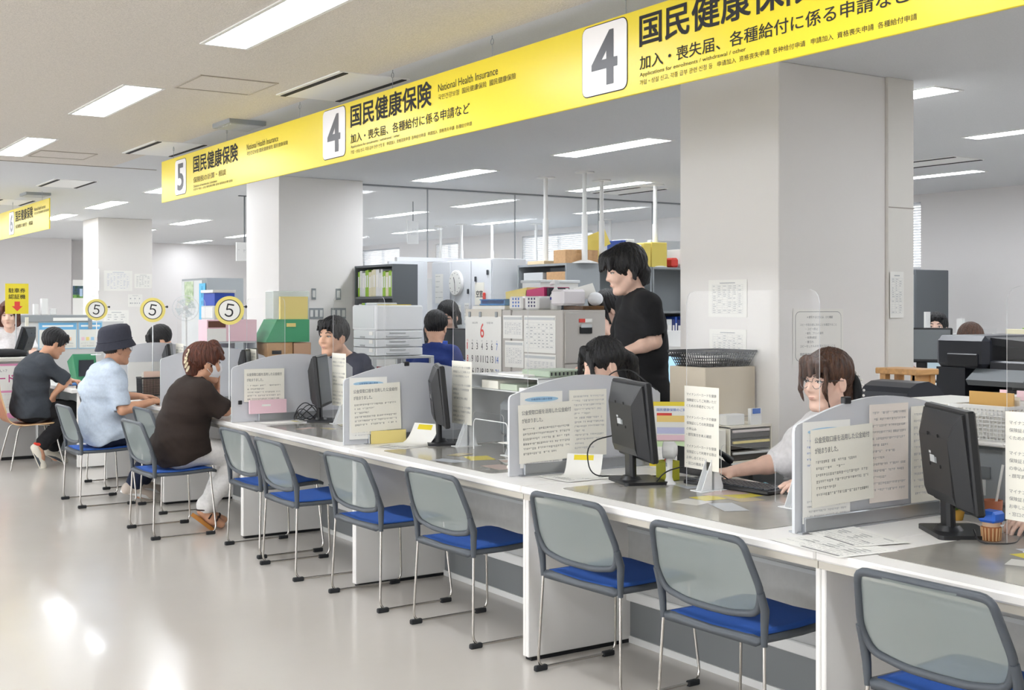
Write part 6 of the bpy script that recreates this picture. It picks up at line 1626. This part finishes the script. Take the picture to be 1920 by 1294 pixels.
for k, (z, m) in enumerate(((1.645, M_brown), (1.645, M_lgrey), (1.27, M_lgrey), (1.27, M_offw))):
    MB().box(6.53, 6.84, 9.02+.38*(k % 2), 9.34+.38*(k % 2), z, z+.14+.04*(k > 1), m, .004).build('archive_box', label=('brown paper bundle on the upper shelf of the steel unit', 'grey flat case on the upper shelf of the steel unit', 'grey case on the second shelf of the steel unit', 'off white case on the second shelf of the steel unit')[k], cat='box')
shelf_unit('steel_shelf', 'grey steel shelf unit of binders behind the standing man', 'y', 6.95, 7.85, 9.40, 9.78, 1.86, (.05, .40, .70, 1.02, 1.40, 1.84), M_grey)
shelf_unit('steel_shelf', 'grey steel shelf unit beside the thick column', 'y', 7.86, 8.70, 9.40, 9.78, 1.86, (.05, .40, .70, 1.02, 1.40, 1.84), M_grey)
binders('y', 6.98, 7.83, 9.43, 1.042, .32, .28, 3, 'the middle shelf behind the standing man', [BINDERS[0], BINDERS[6], BINDERS[0], BINDERS[7]])
binders('y', 7.89, 8.68, 9.43, 1.042, .33, .28, 4, 'the middle shelf beside the thick column', [BINDERS[6], BINDERS[0], BINDERS[1]])
binders('y', 6.98, 8.68, 9.43, .722, .26, .28, 5, 'the lower shelf behind the standing man', [BINDERS[6], BINDERS[6], BINDERS[7], BINDERS[0]])
binders('y', 7.89, 8.68, 9.43, .422, .26, .28, 6, 'the lowest visible shelf by the column')
MB().box(7.2, 7.8, 9.44, 9.74, 1.421, 1.45, mat('teal_folder', '#3f9c8c', .6)).build('folder', label='teal folder lying flat on the shelf behind the standing man', cat='folder')
MB().box(7.0, 7.5, 9.44, 9.74, 1.4505 if 0 else 1.46, 1.50, M_char).build('folder', label='dark folder lying on the upper shelf behind the standing man', cat='folder')
r = None
# things on top of the units
UZ = 1.861
def carton(x0, x1, y0, y1, z0, h, lab, flap=True):
    r = thing('cardboard_box', lab, 'box', ((x0+x1)/2, (y0+y1)/2, z0))
    MB().box(x0, x1, y0, y1, z0, z0+h, M_brown, .003).build('body', r)
    MB().box((x0+x1)/2-.02, (x0+x1)/2+.02, y0-.001, y1+.001, z0+h-.03, z0+h+.001, mat('parcel_tape', '#b98f5f', .4)).build('tape', r)
    return r
carton(6.54, 6.84, 9.05, 9.24, UZ, .125, 'brown cardboard box beside the white tension pole')
r = carton(6.60, 6.86, 8.985, 9.03, UZ, .10, 'flat brown carton low on the steel unit') if 0 else carton(6.98, 7.22, 9.45, 9.74, UZ, .15, 'open brown cardboard box with arrow marks over the standing man')
q = MB()
for k in range(3): q.prism([(-.012,0),(.012,0),(0,.02)], FY(7.05+.03*k, 9.446, UZ+.03), .0005, M_ink)
q.build('arrow_marks', r)
MB().box(6.56, 6.80, 9.42, 9.70, UZ, UZ+.035, mat('tan_pad', '#dcc9a6', .8), .004).build('paper_pad', label='flat tan pad on top of the steel unit by the lockers', cat='paper pad')
for k, (x, a, lab) in enumerate(((7.22, .35, 'yellow card flap standing up from the open box'), (7.34, -.2, 'second yellow card leaning behind the flap'))):
    MB().prism([(0,0),(.30,0),(.30,.16),(0,.16)], frame((x-.05, 9.55+.04*k, UZ+.02+.10*(k == 0)), (math.cos(a), 0, math.sin(a)), (-math.sin(a), .2, math.cos(a))), .006, mat('yellow_card', '#e9d36c', .7)).build('yellow_folder', label=lab, cat='folder')
for k, (x, w, h, m, lab) in enumerate(((7.52, .05, .26, BINDERS[1], 'blue file standing on the shelf top behind the standing man'), (7.58, .10, .27, M_paper, 'white magazine file on the shelf top behind the standing man'), (7.70, .07, .22, M_paper, 'short white file on the shelf top behind the standing man'),
        (7.80, .09, .24, MATS['yellow_card'], 'narrow yellow box file on the shelf top'), (7.90, .20, .25, MATS['yellow_card'], 'wide yellow box file on the shelf top beside the column'), (8.30, .10, .19, M_offw, 'white canister with a violet print on the shelf top'))):
    mb = MB().box(x, x+w, 9.46, 9.70, UZ, UZ+h, m, .005)
    if k == 5: mb.box(x+.03, x+.06, 9.458, 9.461, UZ+.03, UZ+.09, mat('violet_print', '#6d5aa8', .6))
    mb.build('box_file', label=lab, cat='box file')
MB().box(8.18, 8.27, 9.47, 9.60, UZ, UZ+.10, M_redp, .02).build('red_pouch', label='small red pouch beside the white canister on the shelf top', cat='pouch')
MB().box(8.1, 8.5, 9.72, 9.775, UZ, UZ+.29, M_lgrey, .004).build('grey_case', label='flat grey case standing behind the yellow box files', cat='case')
# tension poles
for (x, y, z0, lab) in ((6.69, 9.58, UZ, 'white tension pole on the steel unit by the lockers'), (6.72, 9.0, UZ, 'white tension pole beside the brown cardboard box'), (7.30, 9.5, UZ, 'white tension pole behind the open brown box'), (8.02, 9.55, UZ, 'white tension pole near the thick column'),
        (9.39, 15.63, 1.9, 'white tension pole beyond the glass by the bright blind'), (9.36, 16.2, 1.9, 'second white tension pole beyond the glass'), (9.77, 15.38, 1.9, 'third white tension pole beyond the glass'), (10.3, 15.0, 1.9, 'fourth white tension pole beyond the glass'), (10.6, 13.6, 1.9, 'fifth white tension pole beyond the glass')):
    r = thing('tension_pole', lab, 'pole', (x, y, z0), group='white ceiling tension poles')
    MB().cyl((x, y, z0+.02), (x, y, 2.3), .028, M_offw).cyl((x, y, 2.3), (x, y, 2.69), .02, M_offw).build('pole', r)
    MB().lathe([(.12, 0), (.12, .008), (.04, .03)], M_offw, (x, y, z0)).build('base_plate', r)
    MB().cyl((x, y, 2.688), (x, y, 2.70), .09, M_offw).build('ceiling_plate', r)
MB().box(9.2, 10.75, 13.4, 16.4, 0, 1.9, M_lgrey, .005).build('tall_cabinet', label='tall pale cabinet row beyond the glass under the tension poles', cat='cabinet')
r = thing('ceiling_sign', 'white office sign hanging from a rod beyond the glass', 'sign', (6.93, 12.64, 2.2))
MB().cyl((6.93, 12.64, 2.47), (6.93, 12.64, 2.70), .006, M_dgrey).build('rod', r)
mb = MB().box(6.85, 7.0, 12.63, 12.645, 2.2, 2.47, M_offw, .003); greek(mb, FY(6.87, 12.629, 2.2), 0, .18, .1, 2, .05, .02, M_link, 4); mb.build('board', r)
r = thing('ceiling_sign', 'white office sign hanging beside the switch column, half hidden', 'sign', (5.0, 13.0, 1.97))
MB().cyl((5.0, 13.0, 2.18), (5.0, 13.0, 2.70), .008, M_dgrey).box(4.93, 5.07, 12.99, 13.01, 2.69, 2.70, M_dgrey).build('rod', r)
mb = MB().box(4.90, 5.10, 12.992, 13.008, 1.97, 2.18, M_offw, .003); greek(mb, FY(4.92, 12.991, 1.97), 0, .13, .12, 1, .05, .03, M_link, 4); mb.build('board', r)
# desks of the middle office with monitors
for (x0, x1, y0, y1, lab) in ((5.25, 5.60, 9.05, 9.75, 'office desk before the woman in the grey cardigan'), (7.4, 9.6, 6.2, 6.8, 'office desk between the two far clerks'), (5.25, 5.62, 6.9, 7.45, 'office desk behind the beige cabinets') , (3.56, 4.1, 12.5, 13.0, 'office desk behind the hat man')):
    r = thing('office_desk', lab, 'desk', ((x0+x1)/2, (y0+y1)/2, 0))
    MB().box(x0, x1, y0, y1, .69, .72, M_offw, .004).build('top', r)
    for x in (x0+.02, x1-.05): MB().box(x, x+.03, y0+.03, y1-.03, 0, .69, M_lgrey).build('side_panel', r)
monitor(5.38, 9.42, -.42, 'black monitor seen edge on beside the blue polo shirt', w=.46, lift=.28, h=.36, group='black monitors in the office', z=.72)
monitor(5.62, 9.58, 2.9+.4, 'wide black monitor back before the grey cardigan', w=.5, lift=.23, h=.32, group='black monitors in the office', z=.72)
MB().box(5.27, 5.33, 9.1, 9.3, .72, 1.17, mat('royal_blue', '#3d63c9', .6), .004).build('file_box', label='royal blue file box beside the black monitors', cat='file box')
binders('y', 5.4, 5.62, 9.08, .72, .30, .15, 8, 'the desk before the grey cardigan')
# lit screen, phone and stand by the thick column
r = monitor(5.0, 6.0, PI+.9, 'lit blue screen beside the back of the standing man', w=.46, lift=.12, h=.32, scr=M_screen, group='lit screens', z=.72)
r = thing('office_desk', 'office desk of the lit blue screen behind the standing man', 'desk', (5.2, 5.9, 0)); MB().box(4.85, 5.9, 5.55, 6.4, .69, .72, M_offw, .004).build('top', r)
for y in (5.57, 6.35): MB().box(4.87, 5.88, y, y+.03, 0, .69, M_lgrey).build('side_panel', r)
r = thing('white_telephone', 'white desk telephone on a raised arm beside the thick column', 'telephone', (5.45, 6.25, .72))
MB().add([(5.30,6.0,1.08),(5.30,6.25,1.08),(5.55,6.25,1.02),(5.55,6.0,1.02),(5.30,6.0,1.20),(5.30,6.25,1.20),(5.55,6.25,1.05),(5.55,6.0,1.05)], [(0,3,2,1),(4,5,6,7),(0,1,5,4),(2,3,7,6),(1,2,6,5),(0,4,7,3)], M_offw).build('base', r)
MB().tube([(5.32, 5.98, 1.23), (5.40, 5.98, 1.20), (5.50, 5.98, 1.12), (5.55, 5.98, 1.09)], [.025, .016, .016, .025], M_offw, 8).build('handset', r)
MB().bar((5.42, 6.12, .72), (5.42, 6.12, 1.05), .04, .04, M_lgrey).build('arm', r)
MB().box(5.3, 5.7, 6.26, 6.34, .72, 1.30, M_offw, .004).build('file_rack', label='off white rack of papers behind the white telephone', cat='rack')
# ---------------------------------------------------------------- office side beyond the thick column
r = thing('copier', 'large black office copier beyond the thick column', 'copier', (6.2, 3.93, 0))
CB = mat('copier_black', '#2a2d35', .35); CB2 = mat('copier_dark', '#1c1e24', .4)
MB().box(5.89, 6.5, 3.35, 4.51, .04, .96, CB, .01).build('body', r)
MB().box(5.87, 6.5, 4.32, 4.51, .96, 1.12, CB).box(6.3, 6.5, 3.35, 4.32, .96, 1.12, CB2).box(5.92, 6.3, 3.4, 4.32, .96, .975, M_char).box(5.89, 6.5, 3.35, 3.42, .96, 1.12, CB).build('output_bay', r)
MB().box(5.85, 6.46, 4.17, 4.51, 1.115, 1.30, CB, .03).box(5.87, 6.5, 3.35, 4.17, 1.10, 1.165, CB, .01).build('document_feeder', r)
MB().add([(5.90,3.5,1.20),(5.90,4.18,1.25),(6.4,4.18,1.25),(6.4,3.5,1.20),(5.90,3.5,1.235),(5.90,4.18,1.29),(6.4,4.18,1.29),(6.4,3.5,1.235)], [(0,1,2,3),(4,7,6,5),(0,4,5,1),(1,5,6,2),(2,6,7,3),(3,7,4,0)], CB2).box(5.95, 6.3, 3.8, 3.84, 1.16, 1.215, CB2).build('feeder_tray', r)
MB().box(5.838, 5.852, 4.22, 4.42, 1.13, 1.20, CB2, .006).build('grip_recess', r)
MB().add([(5.78,3.9,1.06),(5.87,3.9,1.12),(5.87,4.25,1.12),(5.78,4.25,1.06),(5.80,3.9,1.03),(5.87,3.9,1.04),(5.87,4.25,1.04),(5.80,4.25,1.03)], [(0,1,2,3),(4,7,6,5),(0,3,7,4),(0,4,5,1),(3,2,6,7)], M_dgrey).build('control_panel', r)
for k in range(3): MB().box(5.882, 5.891, 3.40, 4.46, .08+.29*k, .35+.29*k, CB2, .003).build('paper_drawer', r)
r = thing('wooden_stand', 'light wooden stand beside the side strip of the thick column', 'table', (5.09, 4.07, 0))
MB().box(4.98, 5.15, 3.94, 4.20, 1.12, 1.15, M_wood, .004).build('top', r)
for x in (5.0, 5.11):
    for y in (3.96, 4.15): MB().box(x, x+.035, y, y+.035, 0, 1.12, M_wood).build('leg', r)
MB().box(5.0, 5.14, 3.97, 3.985, 1.06, 1.12, M_wood).build('apron', r)
r = thing('fax_machine', 'black curved fax machine behind the hair scrunchie of the woman in glasses', 'fax machine', (4.74, 3.83, .95))
prof = [(0,0),(.26,0),(.26,.10),(.22,.135),(.15,.16),(.07,.155),(.02,.135),(0,.11)]
MB().prism(prof, FY(4.61, 3.97, .95), -.27, CB).build('housing', r)
MB().box(4.64, 4.84, 3.692, 3.70, .97, 1.03, CB2, .002).build('front_panel', r)
MB().box(4.58, 4.90, 3.67, 3.99, 0, .95, M_lgrey, .005).box(4.575, 4.581, 3.69, 3.97, .05, .9, M_offw).build('fax_cabinet', label='light grey cabinet under the black fax machine', cat='cabinet')
sd = thing('side_desk', 'side desk under the dark grey printer by the nearest monitor', 'desk', (3.9, 2.8, 0))
MB().box(3.625, 4.22, 2.545, 3.06, CT-.03, CT, M_offw, .004).build('top', sd)
for y in (2.56, 3.02): MB().box(3.65, 4.2, y, y+.025, 0, CT-.03, M_lgrey).build('side_panel', sd)
r = thing('desk_printer', 'dark grey printer under the white mesh basket behind the nearest monitor', 'printer', (3.95, 2.8, CT))
MB().box(3.73, 4.17, 2.58, 3.02, CT+.05, .975, PG, .015).box(3.724, 3.735, 2.64, 2.97, .86, .90, PGd).box(3.726, 3.735, 2.66, 2.80, .80, .855, M_lgrey).build('casing', r)
MB().box(3.735, 4.165, 2.585, 3.015, CT, CT+.052, PGd, .008).build('paper_drawer', r)
MB().box(3.70, 4.18, 2.57, 3.03, .975, .99, M_white, .004).build('lid', r)
mesh_basket(3.75, 3.92, 2.60, 2.80, .991, .115, 'white mesh basket of papers on the dark grey printer', M_offw, .012, .014)
for k, (m, t) in enumerate(((M_paper, 'white pages'), (mat('ochre_card', '#c99f5a', .7), 'ochre card'), (mat('dotted_card', '#e9e2d6', .7), 'pale card'))):
    MB().box(3.78+.035*k, 3.785+.035*k, 2.61, 2.79, .996, (1.11, 1.155, 1.14)[k], m).build('card', label=t + ' standing in the white mesh basket', cat='card')
for k in range(5):
    MB().box(3.80+.06*(k == 4), 4.15+.09*(k == 4), 2.83, 3.02+.17*(k == 4), .991+.022*k, 1.011+.022*k, (M_paper, M_dgrey, M_paper, M_lgrey, M_paper)[k], .003).build('flat_file', label=('lowest white', 'dark grey', 'middle white', 'light grey', 'topmost white')[k] + ' flat file in the pile on the dark grey printer', cat='file')
r = thing('tab_file', 'white file with pink index tabs behind the mesh basket', 'file', (4.05, 2.66, .99))
MB().box(3.97, 4.12, 2.58, 2.80, .991, 1.13, M_paper, .003).build('file_body', r)
for k in range(3): MB().box(3.965, 3.968, 2.60+.07*k, 2.63+.07*k, 1.12, 1.155, M_pink).build('index_tab', r)
# far right of the office
r = monitor(7.33, 5.76, PI+.6, 'grey lit monitor with yellow tape just past the thick column', w=.42, h=.25, lift=.14, z=.92, group='far monitors', scr=M_screeng)
r['group'] = 'lit screens'
MB().box(6.15, 6.95, 5.46, 6.0, 0, .92, M_lgrey, .005).build('steel_cabinet', label='light grey cabinet carrying the monitor past the thick column', cat='cabinet') if 0 else MB().box(6.9, 7.65, 5.55, 5.98, 0, .92, M_lgrey, .005).build('steel_cabinet', label='light grey cabinet carrying the monitor past the thick column', cat='cabinet')
r = thing('document_stand', 'white document stand before the clerk with a dark fringe', 'stand', (8.85, 6.82, .72))
MB().box(8.55, 9.10, 6.72, 6.76, 1.20, 1.235, M_offw, .003).box(8.62, 8.68, 6.73, 6.75, 1.26, 1.42, M_offw).box(9.07, 9.10, 6.70, 6.76, .72, 1.36, M_offw).box(8.55, 8.58, 6.72, 6.76, .72, 1.22, M_offw).build('frame', r)
MB().box(8.58, 9.07, 6.735, 6.74, .74, 1.22, mat('pale_blue_sheet', '#cfe2ea', .7)).build('sheet', r)
MB().box(9.15, 9.55, 6.70, 6.72, .72, 1.27, M_glass).build('desk_screen', label='clear desk screen beside the white document stand', cat='screen')
MB().box(9.92, 10.42, 7.86, 8.30, 0, 1.83, M_dgrey, .005).box(9.915, 9.925, 7.88, 8.28, .05, 1.78, M_grey).build('tall_cabinet', label='dark grey tall cabinet below the blind past the thick column', cat='cabinet')
MB().box(8.55, 9.75, 5.80, 6.12, 0, 1.12, M_lgrey, .004).box(8.56, 9.74, 5.795, 5.802, .06, 1.06, M_offw).build('low_cabinet', label='low cabinet carrying a row of coloured binders past the copier', cat='cabinet')
binders('y', 8.78, 9.6, 5.84, 1.121, .17, .24, 12, 'the low cabinet past the copier', BINDERS)
for k in range(4): MB().prism([(0,0),(.3,0),(.3,.22),(0,.22)], FZ(8.56+.01*k, 5.84, 1.122+.012*k, .05*k), .008, M_paper).build('paper', label=('lowest', 'second', 'third', 'topmost')[k]+' white sheet of the heap beside the coloured binders', cat='paper') if 0 else None
MB().add([(8.56,5.84,1.121),(8.76,5.84,1.121),(8.76,6.08,1.121),(8.56,6.08,1.121),(8.58,5.86,1.24),(8.70,5.86,1.19),(8.70,6.06,1.19),(8.58,6.06,1.25)], [(0,3,2,1),(4,5,6,7),(0,1,5,4),(1,2,6,5),(2,3,7,6),(3,0,4,7)], M_paper).build('paper_heap', label='slanting heap of white papers beside the coloured binders', cat='paper stack')

# ---------------------------------------------------------------- left end: second counter, high counter, partition
r = thing('service_desk', 'white desk where the man in charcoal leans', 'desk', (3.1, 12.1, 0))
MB().box(2.74, 3.55, 11.36, 13.0, CT-.035, CT, M_white, .006).build('worktop', r)
MB().box(2.80, 3.53, 11.38, 11.41, .015, CT-.035, M_white, .003).build('side_panel', r)
MB().box(2.80, 3.53, 12.95, 12.98, .015, CT-.035, M_white, .003).build('side_panel', r)
MB().box(3.0, 3.03, 11.41, 12.95, .02, CT-.035, M_grey).build('modesty_panel', r)
MB().box(2.86, 3.10, 11.9, 12.25, CT, CT+.012, mat('blue_folder', '#3d78c2', .5), .003).build('folder', label='blue folder on the desk before the man in charcoal', cat='folder')
MB().box(2.84, 3.1, 11.50, 11.76, CT, CT+.008, M_paper).build('paper_stack', label='white papers on the desk corner by the man in charcoal', cat='paper stack')
MB().box(2.80, 3.3, 11.385, 11.44, CT, CT+.03, M_black, .004).build('tray', label='low black tray along the desk end beside the blue shirt', cat='tray')
MB().add([(3.05,12.4,CT),(3.25,12.4,CT),(3.25,12.6,CT),(3.05,12.6,CT),(3.0,12.38,CT+.28),(3.22,12.38,CT+.28),(3.22,12.6,CT+.2),(3.0,12.6,CT+.2)], [(0,3,2,1),(4,5,6,7),(0,1,5,4),(1,2,6,5),(2,3,7,6),(3,0,4,7)], M_green).box(3.06, 3.2, 12.37, 12.39, CT+.06, CT+.22, M_char).build('file_holder', label='green file holder with a dark pocket behind the hat man', cat='holder')
r = thing('umbrella', 'folded umbrella with a yellow strap beside the green file holder', 'umbrella', (3.36, 12.3, CT))
MB().cyl((3.30, 12.28, CT+.005), (3.42, 12.34, CT+.34), .018, mat('amber_cloth', '#e0b24a', .7), .03).build('canopy', r); MB().tube(fillet([(3.42, 12.34, CT+.34), (3.435, 12.345, CT+.40), (3.47, 12.36, CT+.40), (3.47, 12.36, CT+.36)], .02, 4), .008, M_black, 8).build('handle', r)
r = thing('high_counter', 'high grey counter with a pink poster at the hall’s far end'.replace('’s', ''), 'counter', (1.9, 12.7, 0))
MB().box(1.0, 2.70, 12.36, 12.95, .94, .98, mat('counter_cream', '#dcd8d0', .4), .006).build('top', r)
MB().box(1.05, 2.66, 12.40, 12.9, .03, .94, mat('counter_grey', '#b4b3b1', .5), .003).box(1.06, 2.65, 12.41, 12.89, 0, .03, M_blackm).build('body', r)
F = FY(2.02, 12.396, .40); mb = MB(); sheet(mb, F, .48, .52, mat('poster_pink', '#e79ac0', .6)); mb.quad(F, .02, .46, .05, .50, M_paper); mb.quad(F, .02, .46, .245, .265, MATS['poster_pink'], .001)
mb.text('申請しない？', F, .12, .44, .26, .03, M_gink); mb.text('カード', F, .22, .345, .22, .07, mat('poster_magenta', '#c2337f', .6), .03); greek(mb, F, .06, .23, .36, 7, .024, .009, mat('pink_ink', '#d592b4', .7), 4)
mb.build('poster', label='pink and white card poster on the high counter front', cat='poster')
MB().sphere((2.42, 12.55, .985+.03), (.20, .10, .045), M_blackm, 18, 10).build('bag', label='flat black bag lying on the high counter', cat='bag')
r = thing('yellow_sign', 'yellow sign with a red arrow for the parking ticket machine', 'sign', (2.5, 12.7, .98))
F = FY(2.43, 12.64, 1.395); mb = MB(); mb.prism([(0,0),(.215,0),(.215,.295),(0,.295)], F, .006, mat('sign_lemon', '#ecd93a', .6))
mb.text('駐車券', F, .03, .205, .155, .045, M_ink, .015); mb.text('認証機', F, .03, .145, .155, .045, M_ink, .015)
mb.prism([(.085,.12),(.085,.075),(.06,.075),(.11,.025),(.16,.075),(.135,.075),(.135,.12)], F @ Matrix.Translation((0,0,.001)), .0006, M_redp); mb.build('board', r)
MB().cyl((2.53, 12.65, .98), (2.53, 12.65, 1.40), .006, M_lgrey).cyl((2.53, 12.65, .98), (2.53, 12.65, .99), .05, M_lgrey).build('post', r)
monitor(2.60, 12.75, 2.6, 'grey monitor leaning on the high counter below the yellow sign', w=.34, h=.26, lift=.04, z=.98, tilt=.3, group='far monitors', back=False)
MB().box(2.66, 2.69, 12.85, 12.87, .98, 1.36, M_cream).build('notice', label='salmon and cream card standing under the yellow sign', cat='notice')
r = thing('partition_screen', 'grey edged partition with two blue headed posters behind the man in charcoal', 'partition', (3.35, 14.0, 0))
MB().box(2.84, 3.95, 14.0, 14.04, .02, 1.30, mat('partition_fabric', '#c9c9c7', .8)).build('panel', r)
MB().box(2.84, 3.60, 13.98, 14.06, 1.30, 1.375, M_grey, .004).box(3.56, 3.6, 13.98, 14.06, 1.22, 1.30, M_grey).build('rail', r)
for x0, x1, z0, z1, lab in ((3.03, 3.44, 1.0, 1.305, 'wide blue headed poster on the partition over the man in charcoal'), (3.455, 3.715, 1.0, 1.305, 'narrow blue headed poster on the partition beside the hat man')):
    F = FY(x0, 13.996, z0); w = x1-x0; h = z1-z0; mb = MB(); sheet(mb, F, w, h, mat('poster_frame_blue', '#9fc6dc', .6)); mb.quad(F, .01, w-.01, .01, h-.01, mat('poster_cream', '#e6e6de', .7)); mb.quad(F, .01, w-.01, h*.70, h-.015, mat('poster_sky', '#6fb0da', .6), .001)
    mb.quad(F, w*.1, w*.9, h*.80, h*.86, M_paper, .0014)
    for k in range(4): mb.quad(F, w*(.12+.2*k), w*(.25+.2*k), h*.30, h*.42, (M_pink, M_paley, M_pblue, mat('peach', '#eec3a0', .7))[k], .0014)
    greek(mb, F, w*.1, h*.22, w*.8, 2, .03, .012, M_link, 5); mb.build('poster', label=lab, cat='poster')
MB().box(3.18, 3.55, 13.97, 13.978, 1.31, 1.345, M_paper).build('strip_notice', label='white strip notice on the grey partition rail', cat='notice')
for k, (x, w, h) in enumerate(((2.98, .05, .12), (3.06, .07, .18), (3.16, .06, .07))): MB().box(x, x+w, 13.98, 14.05, 1.376, 1.376+h, M_offw, .006).build('dispenser', label=('small white box on the partition rail, first from the yellow sign', 'tallest small white box on the partition rail', 'lowest small white box on the partition rail')[k], cat='box')
# tall grey cabinet with the blue banner, and the fan
r = thing('tall_cabinet', 'tall grey cabinet with a blue vertical banner beyond the counter', 'cabinet', (5.5, 15.3, 0))
MB().box(5.20, 5.68, 14.8, 15.75, .02, 1.826, M_grey, .005).build('body', r); MB().box(5.19, 5.20, 14.95, 15.73, .05, 1.80, M_lgrey, .003).build('door', r)
F = FX(5.187, 15.04, .62); mb = MB(); sheet(mb, F, .23, 1.14, mat('banner_sky', '#5fb6e0', .6))
for k in range(12): mb.text('高額療養費限度額認定証'[k % 11], F, .08, 1.05-.09*k, .06, .055, mat('banner_ink', '#2b6fa8', .6))
mb.build('banner', r)
mb = MB().prism([(0,0),(.34,0),(.34,.32),(0,.32)], FX(5.186, 15.6, 1.47), .002, mat('green_foliage_print', '#8fa67d', .7, nscale=14, col2='#c9d3bb')); mb.build('poster', label='green foliage poster on the tall grey cabinet', cat='poster')
r = thing('standing_fan', 'pale standing fan before the tall grey cabinet', 'fan', (4.32, 12.95, 0))
MB().lathe([(.16, 0), (.16, .02), (.03, .04), (.016, .08), (.014, 1.40)], M_offw, (4.32, 12.95, 0)).build('stand', r)
F = frame((4.30, 12.90, 1.45), (.95, -.3, 0), (0, 0, 1))
g = MB()
for R in (.135, .10, .065): g.tube([tuple(F @ V((R*math.cos(a), R*math.sin(a), .02))) for a in [2*PI*k/30 for k in range(30)]], .003, M_lgrey, 6, closed=True)
for k in range(18): a = 2*PI*k/18; g.bar(tuple(F @ V((0,0,.03))), tuple(F @ V((.135*math.cos(a), .135*math.sin(a), .015))), .002, .002, M_lgrey)
g.build('cage', r)
b = MB()
for k in range(4):
    a = 2*PI*k/4; b.add([tuple(F @ V(p)) for p in ((0,0,.0), (.11*math.cos(a), .11*math.sin(a), -.012), (.11*math.cos(a+.9), .11*math.sin(a+.9), .012))], [(0,1,2)], clear('fan_blade', '#cfd8dc', .4, .3))
b.cyl(tuple(F @ V((0,0,-.08))), tuple(F @ V((0,0,.02))), .03, M_offw); b.build('blades', r)
# shelf of boxes by the switch column
r = thing('low_cabinet', 'light grey low cabinet under the cardboard and green boxes', 'cabinet', (3.98, 9.6, 0))
MB().box(3.74, 4.22, 9.25, 9.95, .02, 1.0, M_lgrey, .004).build('body', r); MB().box(3.73, 3.742, 9.27, 9.93, .06, .95, M_offw, .003).build('door', r)
MB().box(3.76, 3.98, 9.28, 9.6, 1.0, 1.175, M_brown, .004).box(3.80, 3.88, 9.277, 9.281, 1.08, 1.11, M_blackm).build('cardboard_box', label='cardboard box with a black slot under the green folder', cat='box')
MB().box(3.99, 4.14, 9.28, 9.6, 1.0, 1.17, mat('salmon_box', '#dcb394', .8), .004).build('cardboard_box', label='salmon cardboard box beside the slotted one', cat='box')
MB().add([(3.74,9.27,1.177),(4.12,9.27,1.177),(4.12,9.55,1.177),(3.74,9.55,1.177),(3.84,9.27,1.36),(4.12,9.27,1.36),(4.12,9.55,1.36),(3.84,9.55,1.36)], [(0,3,2,1),(4,5,6,7),(0,1,5,4),(1,2,6,5),(2,3,7,6),(3,0,4,7)], M_green).box(3.92, 4.0, 9.266, 9.27, 1.30, 1.33, M_paley).build('green_box', label='green slanted file box on the cardboard boxes by the column', cat='box')
MB().box(3.88, 4.12, 9.30, 9.33, 1.361, 1.545, M_paley).build('yellow_file', label='pale yellow file standing on the green file box', cat='file')
MB().box(3.84, 4.16, 9.36, 9.52, 1.361, 1.59, clear('case_clear', '#dfe9e4', .5, .3), .005).build('clear_case', label='clear case behind the pale yellow file', cat='case')
r = thing('desk_rack', 'grey desk rack of blue files under the pink box', 'rack', (3.48, 9.42, CT))
for z in (CT, 1.0, 1.175): MB().box(3.28, 3.68, 9.30, 9.56, z, z+.012, M_lgrey).build('shelf', r)
for x in (3.28, 3.668): MB().box(x, x+.012, 9.30, 9.56, CT, 1.18, M_lgrey).build('side', r)
for k in range(6): MB().box(3.30+.06*k, 3.35+.06*k, 9.32, 9.54, 1.013, 1.13-.01*(k % 3), (BINDERS[1], BINDERS[3], BINDERS[6])[k % 3], .003).build('binder', label=('deep blue', 'pale blue', 'navy')[k % 3]+' binder in the desk rack under the pink box', cat='binder', group='binders in the desk rack')
r = thing('pink_box', 'pale pink box with a brown label strip below the largest number disc', 'box', (3.47, 9.38, 1.188))
MB().box(3.27, 3.68, 9.30, 9.5, 1.188, 1.36, M_pink, .003).build('box', r)
MB().box(3.28, 3.42, 9.296, 9.30, 1.30, 1.35, mat('brown_label', '#6b4638', .6)).box(3.27, 3.425, 9.297, 9.30, 1.19, 1.29, M_paper).build('label', r)
r = thing('paper_chest', 'grey stacked paper drawers topped by a blue box, behind the number disc', 'drawer unit', (3.6, 9.75, CT))
MB().box(3.44, 3.62, 9.62, 9.92, CT, 1.47, M_lgrey, .004).build('body', r)
for k in range(7): MB().box(3.434, 3.442, 9.635, 9.905, CT+.02+.105*k, CT+.11+.105*k, M_offw, .002).build('drawer', r)
MB().box(3.45, 3.62, 9.63, 9.9, 1.471, 1.575, mat('cobalt_box', '#2f4fb0', .5), .003).build('blue_box', label='cobalt blue box on the stacked paper drawers', cat='box')
MB().box(3.43, 3.63, 9.62, 9.91, 1.576, 1.60, M_offw, .003).build('tray', label='white tray on top of the cobalt blue box', cat='tray')
